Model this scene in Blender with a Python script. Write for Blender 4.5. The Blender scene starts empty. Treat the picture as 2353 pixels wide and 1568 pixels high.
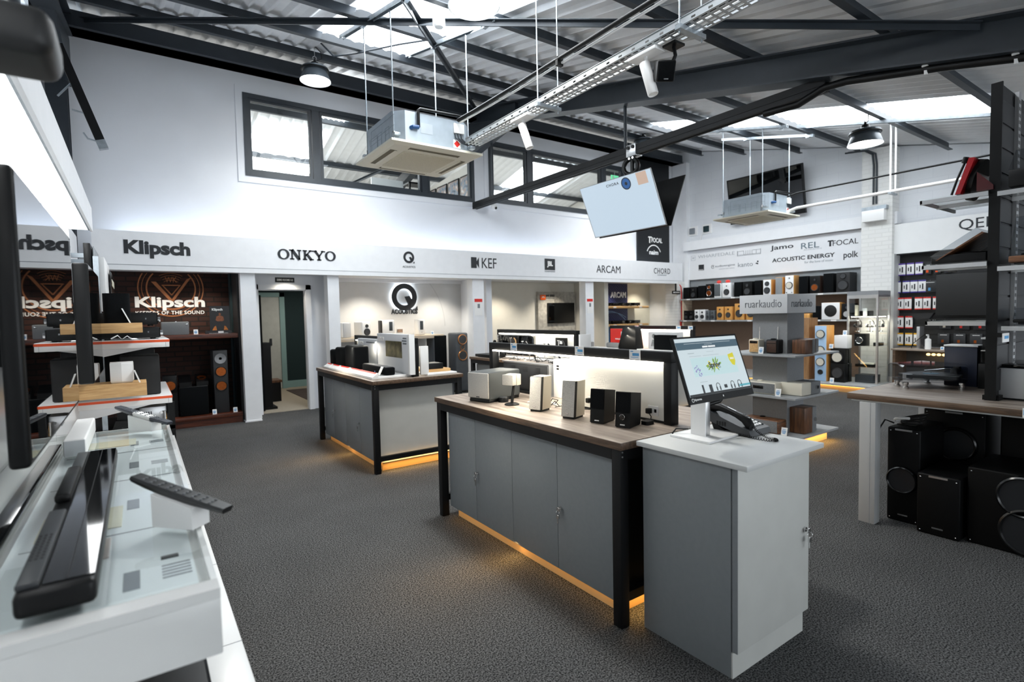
import bpy, bmesh, math, random
from mathutils import Vector, Matrix
random.seed(7)
sc = bpy.context.scene
COL = sc.collection
PI = math.pi
# ---------------------------------------------------------------- camera
cam = bpy.data.cameras.new('camera'); camo = bpy.data.objects.new('camera', cam); COL.objects.link(camo)
XC = (0.81906193, -0.04534361, 0.5719104); YC = (-0.5733161, -0.02798749, 0.81885613); ZC = (-0.02112356, -0.99857932, -0.04891971)
R = Matrix(((XC[0], -XC[1], -XC[2]), (YC[0], -YC[1], -YC[2]), (ZC[0], -ZC[1], -ZC[2])))
camo.matrix_world = Matrix.Translation((0, 0, 1.5)) @ R.to_4x4()
cam.sensor_fit = 'HORIZONTAL'; cam.sensor_width = 36; cam.lens = 1229.54 / 2353 * 36
cam.clip_start = 0.02; cam.clip_end = 100
cam.dof.use_dof = True; cam.dof.focus_distance = 3.6; cam.dof.aperture_fstop = 2.4
sc.camera = camo
# ---------------------------------------------------------------- world and exposure
w = bpy.data.worlds.new('world'); sc.world = w; w.use_nodes = True
w.node_tree.nodes['Background'].inputs[0].default_value = (0.75, 0.87, 1.0, 1); w.node_tree.nodes['Background'].inputs[1].default_value = 1.0
sc.view_settings.view_transform = 'Standard'; sc.view_settings.look = 'None'; sc.view_settings.gamma = 1
sc.view_settings.exposure = 0.3; sc.view_settings.use_curve_mapping = False
sc.cycles.use_denoising = True; sc.cycles.max_bounces = 9; sc.cycles.sample_clamp_indirect = 6; sc.cycles.caustics_reflective = False; sc.cycles.caustics_refractive = False
# ---------------------------------------------------------------- lights the room has, plus one added fill
def lamp(kind, name, loc, power, color=(1, 1, 1), direction=(0, 0, -1), **kw):
    l = bpy.data.lights.new(name, kind); l.energy = power; l.color = color
    for k, v in kw.items(): setattr(l, k, v)
    o = bpy.data.objects.new(name, l); COL.objects.link(o); o.location = loc
    o.rotation_euler = Vector(direction).to_track_quat('-Z', 'Y').to_euler()
    return o
def area(name, loc, power, sx, sy, color=(1, 1, 1), direction=(0, 0, -1), spread=PI):
    return lamp('AREA', name, loc, power, color, direction, shape='RECTANGLE', size=sx, size_y=sy, spread=spread)
SKY = (0.86, 0.94, 1.0); WARM = (1.0, 0.55, 0.16); WW = (1.0, 0.91, 0.77); LEDB = (0.72, 0.83, 1.0)
# daylight under the two rows of roof lights (they carry on over the shop floor behind the camera)
area('daylight_roof_light', (2.65, 5.2, 4.45), 95, 1.0, 4.6, SKY)
area('daylight_roof_light', (9.0, 4.6, 4.3), 75, 1.0, 5.0, SKY)
# added unseen fill behind the camera, brightens the surfaces facing it
area('added_front_fill', (6.0, -3.88, 1.35), 170, 9.0, 1.9, (.93, .97, 1), (0, 1, 0))
# daylight in the upstairs office
area('daylight_office', (5.0, 12.6, 4.9), 60, 8.0, 1.2, (1, 0.98, 0.94))
area('daylight_office', (5.0, 11.0, 3.3), 60, 9.0, 2.0, (1, 0.98, 0.94), (0, .3, 1))
# cove strip behind the top of the long fascia
area('cove_strip', (5.3, 8.80, 2.62), 21, 11.0, 0.05, LEDB, (0, 0.45, 1))
# small recessed downlights of the display bays
for x, y, p in ((0.25, 8.95, 22), (0.85, 8.95, 22), (1.98, 8.95, 12), (3.5, 9.2, 60), (4.95, 9.2, 60), (6.45, 9.2, 55), (7.95, 9.2, 55), (9.55, 9.2, 50), (10.7, 9.2, 35)):
    lamp('SPOT', 'bay_downlight', (x, y, 2.2), p, WW, (0, 0.25, -1), spot_size=1.9, spot_blend=0.7, shadow_soft_size=0.04)
# ---------------------------------------------------------------- materials
MATS = {}
def new_mat(name):
    m = bpy.data.materials.new(name); m.use_nodes = True; MATS[name] = m
    nt = m.node_tree; return m, nt, nt.nodes['Principled BSDF']
def srgb(h):
    if isinstance(h, str):
        h = h.lstrip('#'); c = [int(h[i:i + 2], 16) / 255 for i in (0, 2, 4)]
        return tuple(x / 12.92 if x <= .04045 else ((x + .055) / 1.055) ** 2.4 for x in c)
    return h
def mat(name, col, rough=.5, metal=0, var=.06, scale=8, bump=0, bscale=60, spec=.5, coat=0, stretch=None):
    if name in MATS: return MATS[name]
    m, nt, b = new_mat(name); c = srgb(col)
    tc = nt.nodes.new('ShaderNodeTexCoord'); n = nt.nodes.new('ShaderNodeTexNoise'); n.inputs['Scale'].default_value = scale; n.inputs['Detail'].default_value = 4
    src = tc.outputs['Object']
    if stretch:
        mp = nt.nodes.new('ShaderNodeMapping'); mp.inputs['Scale'].default_value = stretch; nt.links.new(src, mp.inputs[0]); src = mp.outputs[0]
    nt.links.new(src, n.inputs['Vector'])
    r = nt.nodes.new('ShaderNodeValToRGB'); r.color_ramp.elements[0].position = .3; r.color_ramp.elements[1].position = .7
    r.color_ramp.elements[0].color = (*[x * (1 - var) for x in c], 1); r.color_ramp.elements[1].color = (*[min(1, x * (1 + var)) for x in c], 1)
    nt.links.new(n.outputs['Fac'], r.inputs[0]); nt.links.new(r.outputs[0], b.inputs['Base Color'])
    b.inputs['Roughness'].default_value = rough; b.inputs['Metallic'].default_value = metal; b.inputs['Specular IOR Level'].default_value = spec; b.inputs['Coat Weight'].default_value = coat
    if bump:
        n2 = nt.nodes.new('ShaderNodeTexNoise'); n2.inputs['Scale'].default_value = bscale; n2.inputs['Detail'].default_value = 3; nt.links.new(tc.outputs['Object'], n2.inputs['Vector'])
        bp = nt.nodes.new('ShaderNodeBump'); bp.inputs['Strength'].default_value = bump; bp.inputs['Distance'].default_value = .01
        nt.links.new(n2.outputs['Fac'], bp.inputs['Height']); nt.links.new(bp.outputs[0], b.inputs['Normal'])
    return m
def emit(name, col, strength, base=None):
    if name in MATS: return MATS[name]
    m, nt, b = new_mat(name); c = srgb(col)
    b.inputs['Base Color'].default_value = (*(base or c), 1); b.inputs['Emission Color'].default_value = (*c, 1); b.inputs['Emission Strength'].default_value = strength
    b.inputs['Roughness'].default_value = .4
    return m
def glass(name, tint=(1, 1, 1), rough=.02, alpha=.12):
    # thin sheet: mostly clear, with real mirror reflection by angle
    if name in MATS: return MATS[name]
    m, nt, b = new_mat(name)
    tr = nt.nodes.new('ShaderNodeBsdfTransparent'); tr.inputs[0].default_value = (*tint, 1)
    gl = nt.nodes.new('ShaderNodeBsdfGlossy'); gl.inputs['Roughness'].default_value = rough
    fr = nt.nodes.new('ShaderNodeFresnel'); fr.inputs[0].default_value = 1.5; ge = nt.nodes.new('ShaderNodeNewGeometry'); iv = nt.nodes.new('ShaderNodeMath'); iv.operation = 'SUBTRACT'; iv.inputs[0].default_value = 1; nt.links.new(ge.outputs['Backfacing'], iv.inputs[1]); mu = nt.nodes.new('ShaderNodeMath'); mu.operation = 'MULTIPLY'; nt.links.new(fr.outputs[0], mu.inputs[0]); nt.links.new(iv.outputs[0], mu.inputs[1])
    mx = nt.nodes.new('ShaderNodeMixShader'); nt.links.new(mu.outputs[0], mx.inputs[0]); nt.links.new(tr.outputs[0], mx.inputs[1]); nt.links.new(gl.outputs[0], mx.inputs[2])
    nt.links.new(mx.outputs[0], nt.nodes['Material Output'].inputs[0])
    return m
def N(nt, t, **kw):
    n = nt.nodes.new(t)
    for k, v in kw.items(): n.inputs[k].default_value = v
    return n
def wood_mat(name, dark, light, axis='Y', rough=.45, freq=1.0):
    if name in MATS: return MATS[name]
    m, nt, b = new_mat(name); d, l = srgb(dark), srgb(light)
    tc = N(nt, 'ShaderNodeTexCoord'); mp = N(nt, 'ShaderNodeMapping')
    s = {'X': (1.2, 14, 14), 'Y': (14, 1.2, 14), 'Z': (14, 14, 1.2)}[axis]; mp.inputs['Scale'].default_value = tuple(x * freq for x in s)
    n = N(nt, 'ShaderNodeTexNoise', Scale=2.2, Detail=7, Roughness=.62, Distortion=.5)
    r = N(nt, 'ShaderNodeValToRGB'); r.color_ramp.elements[0].position = .32; r.color_ramp.elements[1].position = .68
    r.color_ramp.elements[0].color = (*d, 1); r.color_ramp.elements[1].color = (*l, 1)
    nt.links.new(tc.outputs['Object'], mp.inputs[0]); nt.links.new(mp.outputs[0], n.inputs['Vector']); nt.links.new(n.outputs['Fac'], r.inputs[0]); nt.links.new(r.outputs[0], b.inputs['Base Color'])
    b.inputs['Roughness'].default_value = rough
    return m
def carpet_mat():
    m, nt, b = new_mat('carpet')
    tc = N(nt, 'ShaderNodeTexCoord')
    n1 = N(nt, 'ShaderNodeTexNoise', Scale=135, Detail=2, Roughness=.6); n2 = N(nt, 'ShaderNodeTexNoise', Scale=2.2, Detail=3); wv = N(nt, 'ShaderNodeTexWave', Scale=22, Distortion=6, Detail=2)
    for n in (n1, n2, wv): nt.links.new(tc.outputs['Object'], n.inputs['Vector'])
    r = N(nt, 'ShaderNodeValToRGB'); r.color_ramp.elements[0].position = .40; r.color_ramp.elements[1].position = .62
    r.color_ramp.elements[0].color = (.012, .013, .014, 1); r.color_ramp.elements[1].color = (.16, .162, .163, 1)
    mx = N(nt, 'ShaderNodeMix'); mx.data_type = 'RGBA'; mx.blend_type = 'MULTIPLY'; mx.inputs[0].default_value = .35
    nt.links.new(n1.outputs['Fac'], r.inputs[0]); nt.links.new(r.outputs[0], mx.inputs[6]); nt.links.new(n2.outputs['Fac'], mx.inputs[7]); nt.links.new(mx.outputs[2], b.inputs['Base Color'])
    b.inputs['Roughness'].default_value = .95; b.inputs['Specular IOR Level'].default_value = .15
    bp = N(nt, 'ShaderNodeBump', Strength=.08, Distance=.001); nt.links.new(n1.outputs['Fac'], bp.inputs['Height']); nt.links.new(bp.outputs[0], b.inputs['Normal'])
    return m
def brick_mat(name, c1, c2, mortar, scale=1.0, rough=.85, bump=.6, swap=False, bw=.22, rh=.075, ms=.010):
    m, nt, b = new_mat(name)
    tc = N(nt, 'ShaderNodeTexCoord'); sx = N(nt, 'ShaderNodeSeparateXYZ'); cx = N(nt, 'ShaderNodeCombineXYZ'); nt.links.new(tc.outputs['Object'], sx.inputs[0])
    nt.links.new(sx.outputs['Y' if swap else 'X'], cx.inputs[0]); nt.links.new(sx.outputs['Z'], cx.inputs[1])
    br = N(nt, 'ShaderNodeTexBrick', Scale=1.0); br.inputs['Brick Width'].default_value = bw; br.inputs['Row Height'].default_value = rh; br.inputs['Mortar Size'].default_value = ms
    br.inputs['Color1'].default_value = (*srgb(c1), 1); br.inputs['Color2'].default_value = (*srgb(c2), 1); br.inputs['Mortar'].default_value = (*srgb(mortar), 1)
    nt.links.new(cx.outputs[0], br.inputs['Vector']); nt.links.new(br.outputs['Color'], b.inputs['Base Color']); b.inputs['Roughness'].default_value = rough
    bp = N(nt, 'ShaderNodeBump', Strength=bump, Distance=.01); bp.invert = True; nt.links.new(br.outputs['Fac'], bp.inputs['Height']); nt.links.new(bp.outputs[0], b.inputs['Normal'])
    return m
CARPET = carpet_mat()
WHITE = mat('white_paint', '#e9ebee', .6, var=.02); WALLW = mat('white_wall', '#e4e7ec', .75, var=.02, scale=2)
GLOSSW = mat('white_gloss', '#eceded', .18, var=.01); WHITEP = mat('white_plastic', '#efefee', .35, var=.01)
STEELD = mat('dark_steel', '#2b3239', .45, var=.08); BLACKF = mat('black_frame', '#0f1012', .5, var=.08, spec=.25); BLACK = mat('black_plastic', '#0d0e0f', .4, var=.08, spec=.25)
BLACKG = mat('black_gloss', '#060708', .06, var=.02, coat=.3); BLACKC = mat('black_cloth', '#101214', .95, spec=.1, var=.2, scale=180, bump=.4, bscale=300)
DGREYC = mat('charcoal_cloth', '#2c2f33', .95, var=.25, scale=200, bump=.4, bscale=300); GREYC = mat('grey_cloth', '#7c7e80', .95, var=.2, scale=200, bump=.4, bscale=300)
DOORG = mat('door_grey', '#7b8084', .5, var=.03, scale=40); LGREY = mat('light_grey_laminate', '#c3c5c4', .45, var=.02); PANELG = mat('panel_pale_grey', '#bcbdb9', .5, var=.03)
TOWERG = mat('tower_grey', '#86888b', .6, var=.05, scale=60); SHELFG = mat('shelf_grey', '#a0a3a5', .4, var=.03)
GALV = mat('galvanised', '#a9b2b9', .35, .7, var=.15, scale=20); CHROME = mat('chrome', '#d8d8d8', .12, 1, var=.02); ALU = mat('aluminium', '#c2c3c4', .3, .85, var=.04)
SILVER = mat('silver_paint', '#c4beb0', .35, .45, var=.03); SILGR = mat('silver_grille', '#a7a5a0', .55, .3, var=.2, scale=220); CREAM = mat('cream_plastic', '#e2ddca', .5, var=.02); CREAMD = mat('cream_grille', '#b9b39c', .7, var=.1, scale=90)
SLABW = wood_mat('counter_wood', '#65584e', '#a79a8e', 'Y', .42, .8); SLABE = wood_mat('counter_wood_edge', '#3b2c20', '#6d5541', 'Y', .5, 2)
OAK = wood_mat('oak', '#b68a55', '#d9b27c', 'X', .5, 1.6); OAKY = wood_mat('oak_long', '#c0905a', '#deb983', 'Y', .5, 1.6); PALEW = wood_mat('pale_wood', '#b9a48a', '#dccdb8', 'X', .5, 1.2)
WALNUT = wood_mat('walnut', '#3c2415', '#7d5233', 'Z', .4, 1.6); WALNUTX = wood_mat('walnut_long', '#3c2415', '#8a5a38', 'Y', .4, 1.6); DARKW = wood_mat('dark_brown_wood', '#2c130c', '#6a3420', 'X', .4, 1.2); BROWNP = mat('brown_panel', '#7a6555', .7, var=.08, scale=50)
SATIN = wood_mat('orange_wood', '#c98a3d', '#e8b066', 'Z', .4, 1.2)
COPPER = mat('copper', '#a85a2a', .28, .9, var=.15, scale=30); COPPERP = mat('copper_paint', '#a9683a', .6, var=.15); CONE = mat('cone_grey', '#3a3c3f', .4, var=.1); RUBBER = mat('rubber_black', '#0d0d0e', .6, var=.05); WHITECONE = mat('white_cone', '#d9d4c6', .4, var=.05)
ORANGE = mat('orange_strip', '#e8551c', .4, var=.03); RED = mat('red_print', '#d7281f', .45, var=.03); REDD = mat('red_gloss', '#a5121b', .15, var=.03, coat=.4); PURPLE = mat('purple_print', '#5a3f9c', .4, var=.05); YELLOW = mat('yellow_print', '#e8b02a', .4, var=.05); NAVY = mat('navy', '#0c1730', .35, var=.1); LBLUE = mat('pale_blue', '#a6c6e6', .3, var=.03); PRINTBL = mat('blue_print', '#4f9bd0', .5, var=.05)
INK = mat('black_ink', '#1d2126', .5, var=.02); GINK = mat('grey_ink', '#7d838a', .5, var=.02); WINK = mat('white_ink', '#f2f2f0', .5, var=.01)
TEAL = mat('teal_paint', '#1b3237', .8, var=.04); LTEAL = mat('pale_teal', '#8fb3b6', .6, var=.02); BEIGE = mat('beige_wall', '#d8d4c9', .8, var=.02); DEMOC = mat('demo_carpet', '#a79f90', .95, var=.12, scale=120)
CONCR = mat('concrete_panel', '#a8a49b', .7, var=.25, scale=14, bump=.2); ORANGEB = mat('orange_badge', '#f0641e', .35, var=.02); SCRDARK = mat('dark_screen', '#040506', .015, var=.02)
LEDW = emit('led_warm_white', (1, .93, .78), 14); LEDO = emit('led_amber', (1, .56, .15), 9); LEDC = emit('led_cool', (.9, .96, 1), 16); SKYL = emit('roof_light', (.93, .97, 1), 6); LAMPE = emit('lamp_disc', (1, .98, .93), 18); DOWNE = emit('downlight_disc', (1, .9, .72), 10); LIGHTBOX = emit('lightbox', (.97, .99, 1), 1.8)
AMBERP = mat('amber_plinth', '#d7b07a', .5, var=.02)
GLASS = glass('clear_glass'); GLASSG = glass('green_glass', (.975, .988, .982)); ACRY = glass('smoke_acrylic', (.72, .74, .76), .04); WGLASS = glass('window_glass', (.96, .98, .98))
# ---------------------------------------------------------------- mesh builder
class MB:
    def __init__(s): s.bm = bmesh.new()
    def xf(s, vs, M): bmesh.ops.transform(s.bm, matrix=M, verts=vs)
    def box(s, x0, x1, y0, y1, z0, z1, bev=0, seg=2, M=None):
        r = bmesh.ops.create_cube(s.bm, size=1); vs = r['verts']
        s.xf(vs, Matrix.Translation(((x0 + x1) / 2, (y0 + y1) / 2, (z0 + z1) / 2)) @ Matrix.Diagonal((abs(x1 - x0), abs(y1 - y0), abs(z1 - z0), 1)))
        if bev:
            es = list({e for v in vs for e in v.link_edges}); r2 = bmesh.ops.bevel(s.bm, geom=es, offset=bev, segments=seg, profile=.5, affect='EDGES'); vs = list({v for f in r2['faces'] for v in f.verts} | {v for v in vs if v.is_valid})
        if M is not None: s.xf([v for v in vs if v.is_valid], M)
        return s
    def rbox(s, x0, x1, y0, y1, z0, z1, rad, axis='y', seg=5, M=None):
        # box with only the four edges along one axis rounded
        a = {'x': (y0, y1, z0, z1, x0, x1), 'y': (x0, x1, z0, z1, y0, y1), 'z': (x0, x1, y0, y1, z0, z1)}[axis]
        u0, u1, v0, v1, w0, w1 = a; pts = []
        for cx, cy, st in ((u1 - rad, v1 - rad, 0), (u0 + rad, v1 - rad, 1), (u0 + rad, v0 + rad, 2), (u1 - rad, v0 + rad, 3)):
            for k in range(seg + 1):
                t = (st + k / seg) * PI / 2; pts.append((cx + rad * math.cos(t), cy + rad * math.sin(t)))
        mk = {'x': lambda u, v, q: (q, u, v), 'y': lambda u, v, q: (u, q, v), 'z': lambda u, v, q: (u, v, q)}[axis]
        return s.loft([[mk(u, v, w0) for u, v in pts], [mk(u, v, w1) for u, v in pts]], M=M)
    def loft(s, rings, cap=True, closed=True, M=None):
        vr = [[s.bm.verts.new(Vector(p)) for p in r] for r in rings]; n = len(vr[0])
        for a, b in zip(vr, vr[1:]):
            for i in range(n if closed else n - 1):
                j = (i + 1) % n; s.bm.faces.new((a[i], a[j], b[j], b[i]))
        if cap:
            for r in (vr[0][::-1], vr[-1]):
                try: s.bm.faces.new(r)
                except ValueError: pass
        if M is not None: s.xf([v for r in vr for v in r], M)
        return s
    def prism(s, pts, d, M=None):
        # pts: 3-D outline, d: extrusion vector
        d = Vector(d); return s.loft([[Vector(p) for p in pts], [Vector(p) + d for p in pts]], M=M)
    def cyl(s, p0, p1, r0, r1=None, n=16, M=None):
        return s.lathe(p0, p1, [(0, r0), (1, r0 if r1 is None else r1)], n, M)
    def lathe(s, p0, p1, prof, n=20, M=None, cap=True):
        p0, p1 = Vector(p0), Vector(p1); ax = p1 - p0; q = ax.normalized(); u = q.orthogonal().normalized(); v = q.cross(u)
        rings = [[p0 + ax * t + (u * math.cos(2 * PI * k / n) + v * math.sin(2 * PI * k / n)) * r for k in range(n)] for t, r in prof]
        return s.loft(rings, cap=cap, M=M)
    def tube(s, path, r, n=8, M=None):
        P = [Vector(p) for p in path]; rings = []; up = None
        for i, p in enumerate(P):
            t = (P[min(i + 1, len(P) - 1)] - P[max(i - 1, 0)]).normalized()
            up = t.orthogonal().normalized() if up is None else (up - t * up.dot(t)).normalized()
            v = t.cross(up); rings.append([p + (up * math.cos(2 * PI * k / n) + v * math.sin(2 * PI * k / n)) * r for k in range(n)])
        return s.loft(rings, M=M)
    def torus(s, c, axis, R, r, n=28, m=8, a0=0, a1=2 * PI):
        c = Vector(c); q = Vector(axis).normalized(); u = q.orthogonal().normalized(); v = q.cross(u); full = abs(a1 - a0 - 2 * PI) < 1e-6
        rings = []
        for k in range(n + (0 if full else 1)):
            a = a0 + (a1 - a0) * k / n; d = u * math.cos(a) + v * math.sin(a)
            rings.append([c + d * (R + r * math.cos(2 * PI * j / m)) + q * r * math.sin(2 * PI * j / m) for j in range(m)])
        if full: rings.append(rings[0]); return s.loft(rings, cap=False)
        return s.loft(rings)
    def sphere(s, c, r, n=12, sc_=(1, 1, 1)):
        rr = bmesh.ops.create_uvsphere(s.bm, u_segments=n * 2, v_segments=n, radius=r); s.xf(rr['verts'], Matrix.Translation(c) @ Matrix.Diagonal((*sc_, 1))); return s
    def plate(s, pts, M=None):
        vs = [s.bm.verts.new(Vector(p)) for p in pts]; s.bm.faces.new(vs)
        if M is not None: s.xf(vs, M)
        return s
    def add_mesh(s, me, M):
        k = len(s.bm.verts); s.bm.from_mesh(me); s.bm.verts.ensure_lookup_table(); s.xf(s.bm.verts[k:], M); return s
    def build(s, name, m, parent=None, origin=None, smooth=True, local=False):
        off = Vector((0, 0, 0))
        if parent is not None and not local: off = root_loc(parent)
        if parent is None and origin is not None: off = Vector(origin)
        if off.length: bmesh.ops.translate(s.bm, vec=-off, verts=s.bm.verts)
        bmesh.ops.remove_doubles(s.bm, verts=s.bm.verts, dist=1e-6); bmesh.ops.recalc_face_normals(s.bm, faces=s.bm.faces)
        me = bpy.data.meshes.new(name); s.bm.to_mesh(me); s.bm.free(); me.materials.append(m)
        if smooth:
            for p in me.polygons: p.use_smooth = True
            try: me.set_sharp_from_angle(angle=math.radians(38))
            except Exception: pass
        o = bpy.data.objects.new(name, me); COL.objects.link(o)
        if parent is not None: o.parent = parent
        elif off.length: o.location = off
        return o
def root_loc(o):
    while o.parent is not None: o = o.parent
    return o.location.copy()
def tag(o, label, cat, group=None):
    o['label'] = label; o['category'] = cat
    if group: o['group'] = group
    return o
def thing(name, label, cat, loc, group=None, rz=0):
    o = bpy.data.objects.new(name, None); o.empty_display_size = .05; COL.objects.link(o); o.location = loc; o.rotation_euler = (0, 0, rz)
    return tag(o, label, cat, group)
def struct(o): o['kind'] = 'structure'; return o
def dup(src, label, loc=None, rz=None, group=None):
    def cp(o, par):
        c = o.copy(); COL.objects.link(c)
        if par is not None: c.parent = par
        for ch in o.children: cp(ch, c)
        return c
    r = cp(src, None); r['label'] = label
    if loc is not None: r.location = loc
    if rz is not None: r.rotation_euler = (0, 0, rz)
    if group: r['group'] = group
    return r
def B(name, m, parent, x0, x1, y0, y1, z0, z1, bev=0, local=False): return MB().box(x0, x1, y0, y1, z0, z1, bev).build(name, m, parent, local=local)
# directions for lettering: facing -y, facing -x, facing +x
FY = ((1, 0, 0), (0, 0, 1)); FX = ((0, -1, 0), (0, 0, 1)); FXP = ((0, 1, 0), (0, 0, 1))
FONTC = {}
def text_mesh(s, bold=0.0, ext=.02, space=1.0):
    key = (s, bold, ext, space)
    if key in FONTC: return FONTC[key]
    cu = bpy.data.curves.new('t', 'FONT'); cu.body = s; cu.offset = bold; cu.extrude = ext; cu.space_character = space; cu.resolution_u = 3
    o = bpy.data.objects.new('t', cu); COL.objects.link(o); dg = bpy.context.evaluated_depsgraph_get(); me = bpy.data.meshes.new_from_object(o.evaluated_get(dg))
    COL.objects.unlink(o); bpy.data.objects.remove(o)
    xs = [v.co.x for v in me.vertices]; ys = [v.co.y for v in me.vertices]
    FONTC[key] = (me, min(xs), max(xs), min(ys), max(ys)); return FONTC[key]
def put_text(mb, s, c, face, width, height, bold=0.0, depth=.004, space=1.0):
    me, x0, x1, y0, y1 = text_mesh(s, bold, .02, space); r, u = Vector(face[0]), Vector(face[1]); n = r.cross(u); c = Vector(c)
    sx, sy, sz = width / (x1 - x0), height / (y1 - y0), depth / .04
    M = Matrix((( r.x * sx, u.x * sy, n.x * sz, 0), (r.y * sx, u.y * sy, n.y * sz, 0), (r.z * sx, u.z * sy, n.z * sz, 0), (0, 0, 0, 1)))
    o = c - r * (x0 + x1) / 2 * sx - u * (y0 + y1) / 2 * sy
    mb.add_mesh(me, Matrix.Translation(o) @ M); return mb
def text(s, parent, c, face, width, height, m=None, bold=0.0, name='lettering', depth=.004, space=1.0, local=False):
    return put_text(MB(), s, c, face, width, height, bold, depth, space).build(name, m or INK, parent, smooth=False, local=local)
def flat(pts, c, face, depth, mb=None):
    # 2-D outline (right, up) placed on a face and given thickness towards the viewer
    r, u = Vector(face[0]), Vector(face[1]); n = r.cross(u); mb = mb or MB(); c = Vector(c)
    return mb.prism([c + r * a + u * b for a, b in pts], n * depth)
# ================================================================ the setting
def pb(y): return 3.353 + .2317 * y          # underside of the purlins
SL = Vector((0, 1, .2317)).normalized(); SN = Vector((0, -.2317, 1)).normalized()
def rf(y): return pb(y) + .135                   # underside of the roof sheet
struct(MB().box(-1.0, 11.6, -4, 10.4, -.1, 0).build('floor', CARPET))
struct(MB().box(1.3, 4.2, 9.24, 13.0, -.02, .012).build('floor_demo_room', DEMOC))
# corrugated roof sheet
def roof_sheet():
    mb = MB(); prof = []; x = -1.0
    while x < 11.7:
        prof += [(x, 0), (x + .05, .035), (x + .14, .035), (x + .19, 0)]; x += .2
        YR = 9.35
    def zz(y): return rf(y) if y <= YR else 2 * rf(YR) - rf(y)
    lo = [[(px_, y, zz(y) + pz_) for px_, pz_ in prof] for y in (-4, YR, 18)]
    hi = [[(px_, y, zz(y) + pz_ + .05) for px_, pz_ in prof] for y in (-4, YR, 18)]
    mb.loft([lo[0], lo[1], lo[2], hi[2], hi[1], hi[0], lo[0]], cap=False, closed=False)
    return mb.build('ceiling', mat('roof_sheet', '#eceef0', .45, .0, var=.03), smooth=False)
struct(roof_sheet())
# roof lights (white translucent sheets lit by the sky), between the ribs of the roof
def roof_light(n, x0, x1, y0, y1):
    mb = MB(); k = 5; st = (x1 - x0) / k; pts = []
    for i in range(k): a = x0 + i * st; pts += [(a, 0), (a + st * .25, .02), (a + st * .7, .02), (a + st * .95, 0)]
    zz = (lambda y: rf(y)) if y0 < 9 else (lambda y: 2 * rf(9.35) - rf(y))
    lo = [[(a, y, zz(y) - .03 + b) for a, b in pts] for y in (y0, y1)]; hi = [[(a, y, zz(y) - .02 + b) for a, b in pts] for y in (y0, y1)]
    mb.loft([lo[0], lo[1], hi[1], hi[0], lo[0]], cap=False, closed=False); struct(mb.build('window_%d' % n, SKYL, smooth=False))
roof_light(3, 2.06, 3.10, 1.6, 7.3); roof_light(4, 8.25, 9.2, 2.12, 7.2); roof_light(5, 2.0, 3.35, 11.1, 15.5); roof_light(6, 3.0, 3.5, 9.5, 10.75); roof_light(7, 8.3, 9.9, 10.7, 15.5)
# purlins: Z-section steel beams running the length of the shop
def purlin(y, x0, x1, z=None):
    z = pb(y) if z is None else z; mb = MB(); pts = [(y - .06, z), (y + .005, z), (y + .005, z + .115), (y + .06, z + .115), (y + .06, z + .125), (y - .005, z + .125), (y - .005, z + .01), (y - .06, z + .01)]
    mb.loft([[(x0, a, b) for a, b in pts], [(x1, a, b) for a, b in pts]]); return struct(mb.build('roof_beam', STEELD, smooth=False))
for y in (8.05, 6.95, 5.72, 4.6, 3.25, 2.0, .72, -.55, -1.8): purlin(y, -.9, 11.3)
for y in (10.6, 12.2, 13.8): purlin(y, -.9, 11.5, 2 * pb(9.35) - pb(y) + .01)
struct(MB().box(-.9, 11.45, 8.72, 8.99, 5.2, 5.42).box(-.9, 11.45, 8.66, 8.99, 5.2, 5.215).build('trim_wall_head', STEELD, smooth=False))
# rafters: tapered I-beams down the slope, with a knee at the wall
def rafter(x, ye=-4, hw=.12, d=.29):
    mb = MB()
    def slab(o0, o1, w0):
        mb.loft([[(x - w0, y, pb(y) - o0), (x + w0, y, pb(y) - o0), (x + w0, y, pb(y) - o1), (x - w0, y, pb(y) - o1)] for y in (ye, 8.72)])
    slab(0, .018, hw); slab(.018, d - .018, .012); slab(d - .018, d, hw)
    mb.prism([(x - .07, 8.98, 5.15), (x - .07, 8.98, 4.55), (x - .07, 8.75, 4.55), (x - .07, 7.4, pb(7.4) - d), (x - .07, 7.4, pb(7.4) - .02)], (.14, 0, 0))
    return struct(mb.build('roof_beam', STEELD, smooth=False))
rafter(5.4); rafter(-.62)
struct(MB().box(-.77, -.62, 8.78, 8.98, 0, 5.3).box(-.8, -.59, 8.76, 8.79, 0, 5.3).box(-.8, -.59, 8.97, 8.99, 0, 5.3).build('column_corner', STEELD, smooth=False))
# crossed wind braces below the purlins
def brace(p, q):
    mb = MB(); d = (Vector(q) - Vector(p)).normalized(); s = d.cross(Vector((0, 0, 1))).normalized() * .045; h = Vector((0, 0, .055))
    for a, b in ((s, -h * .15), (s * .15, -h)): mb.loft([[Vector(e) + a, Vector(e) - a * .9, Vector(e) - a * .9 + b, Vector(e) + a + b] for e in (p, q)])
    return struct(mb.build('roof_beam', STEELD, smooth=False))
brace((-.55, 8.95, 5.40), (5.35, 1.36, 3.64)); brace((-.55, 1.3, 3.63), (5.4, 8.75, 5.36))
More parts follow.
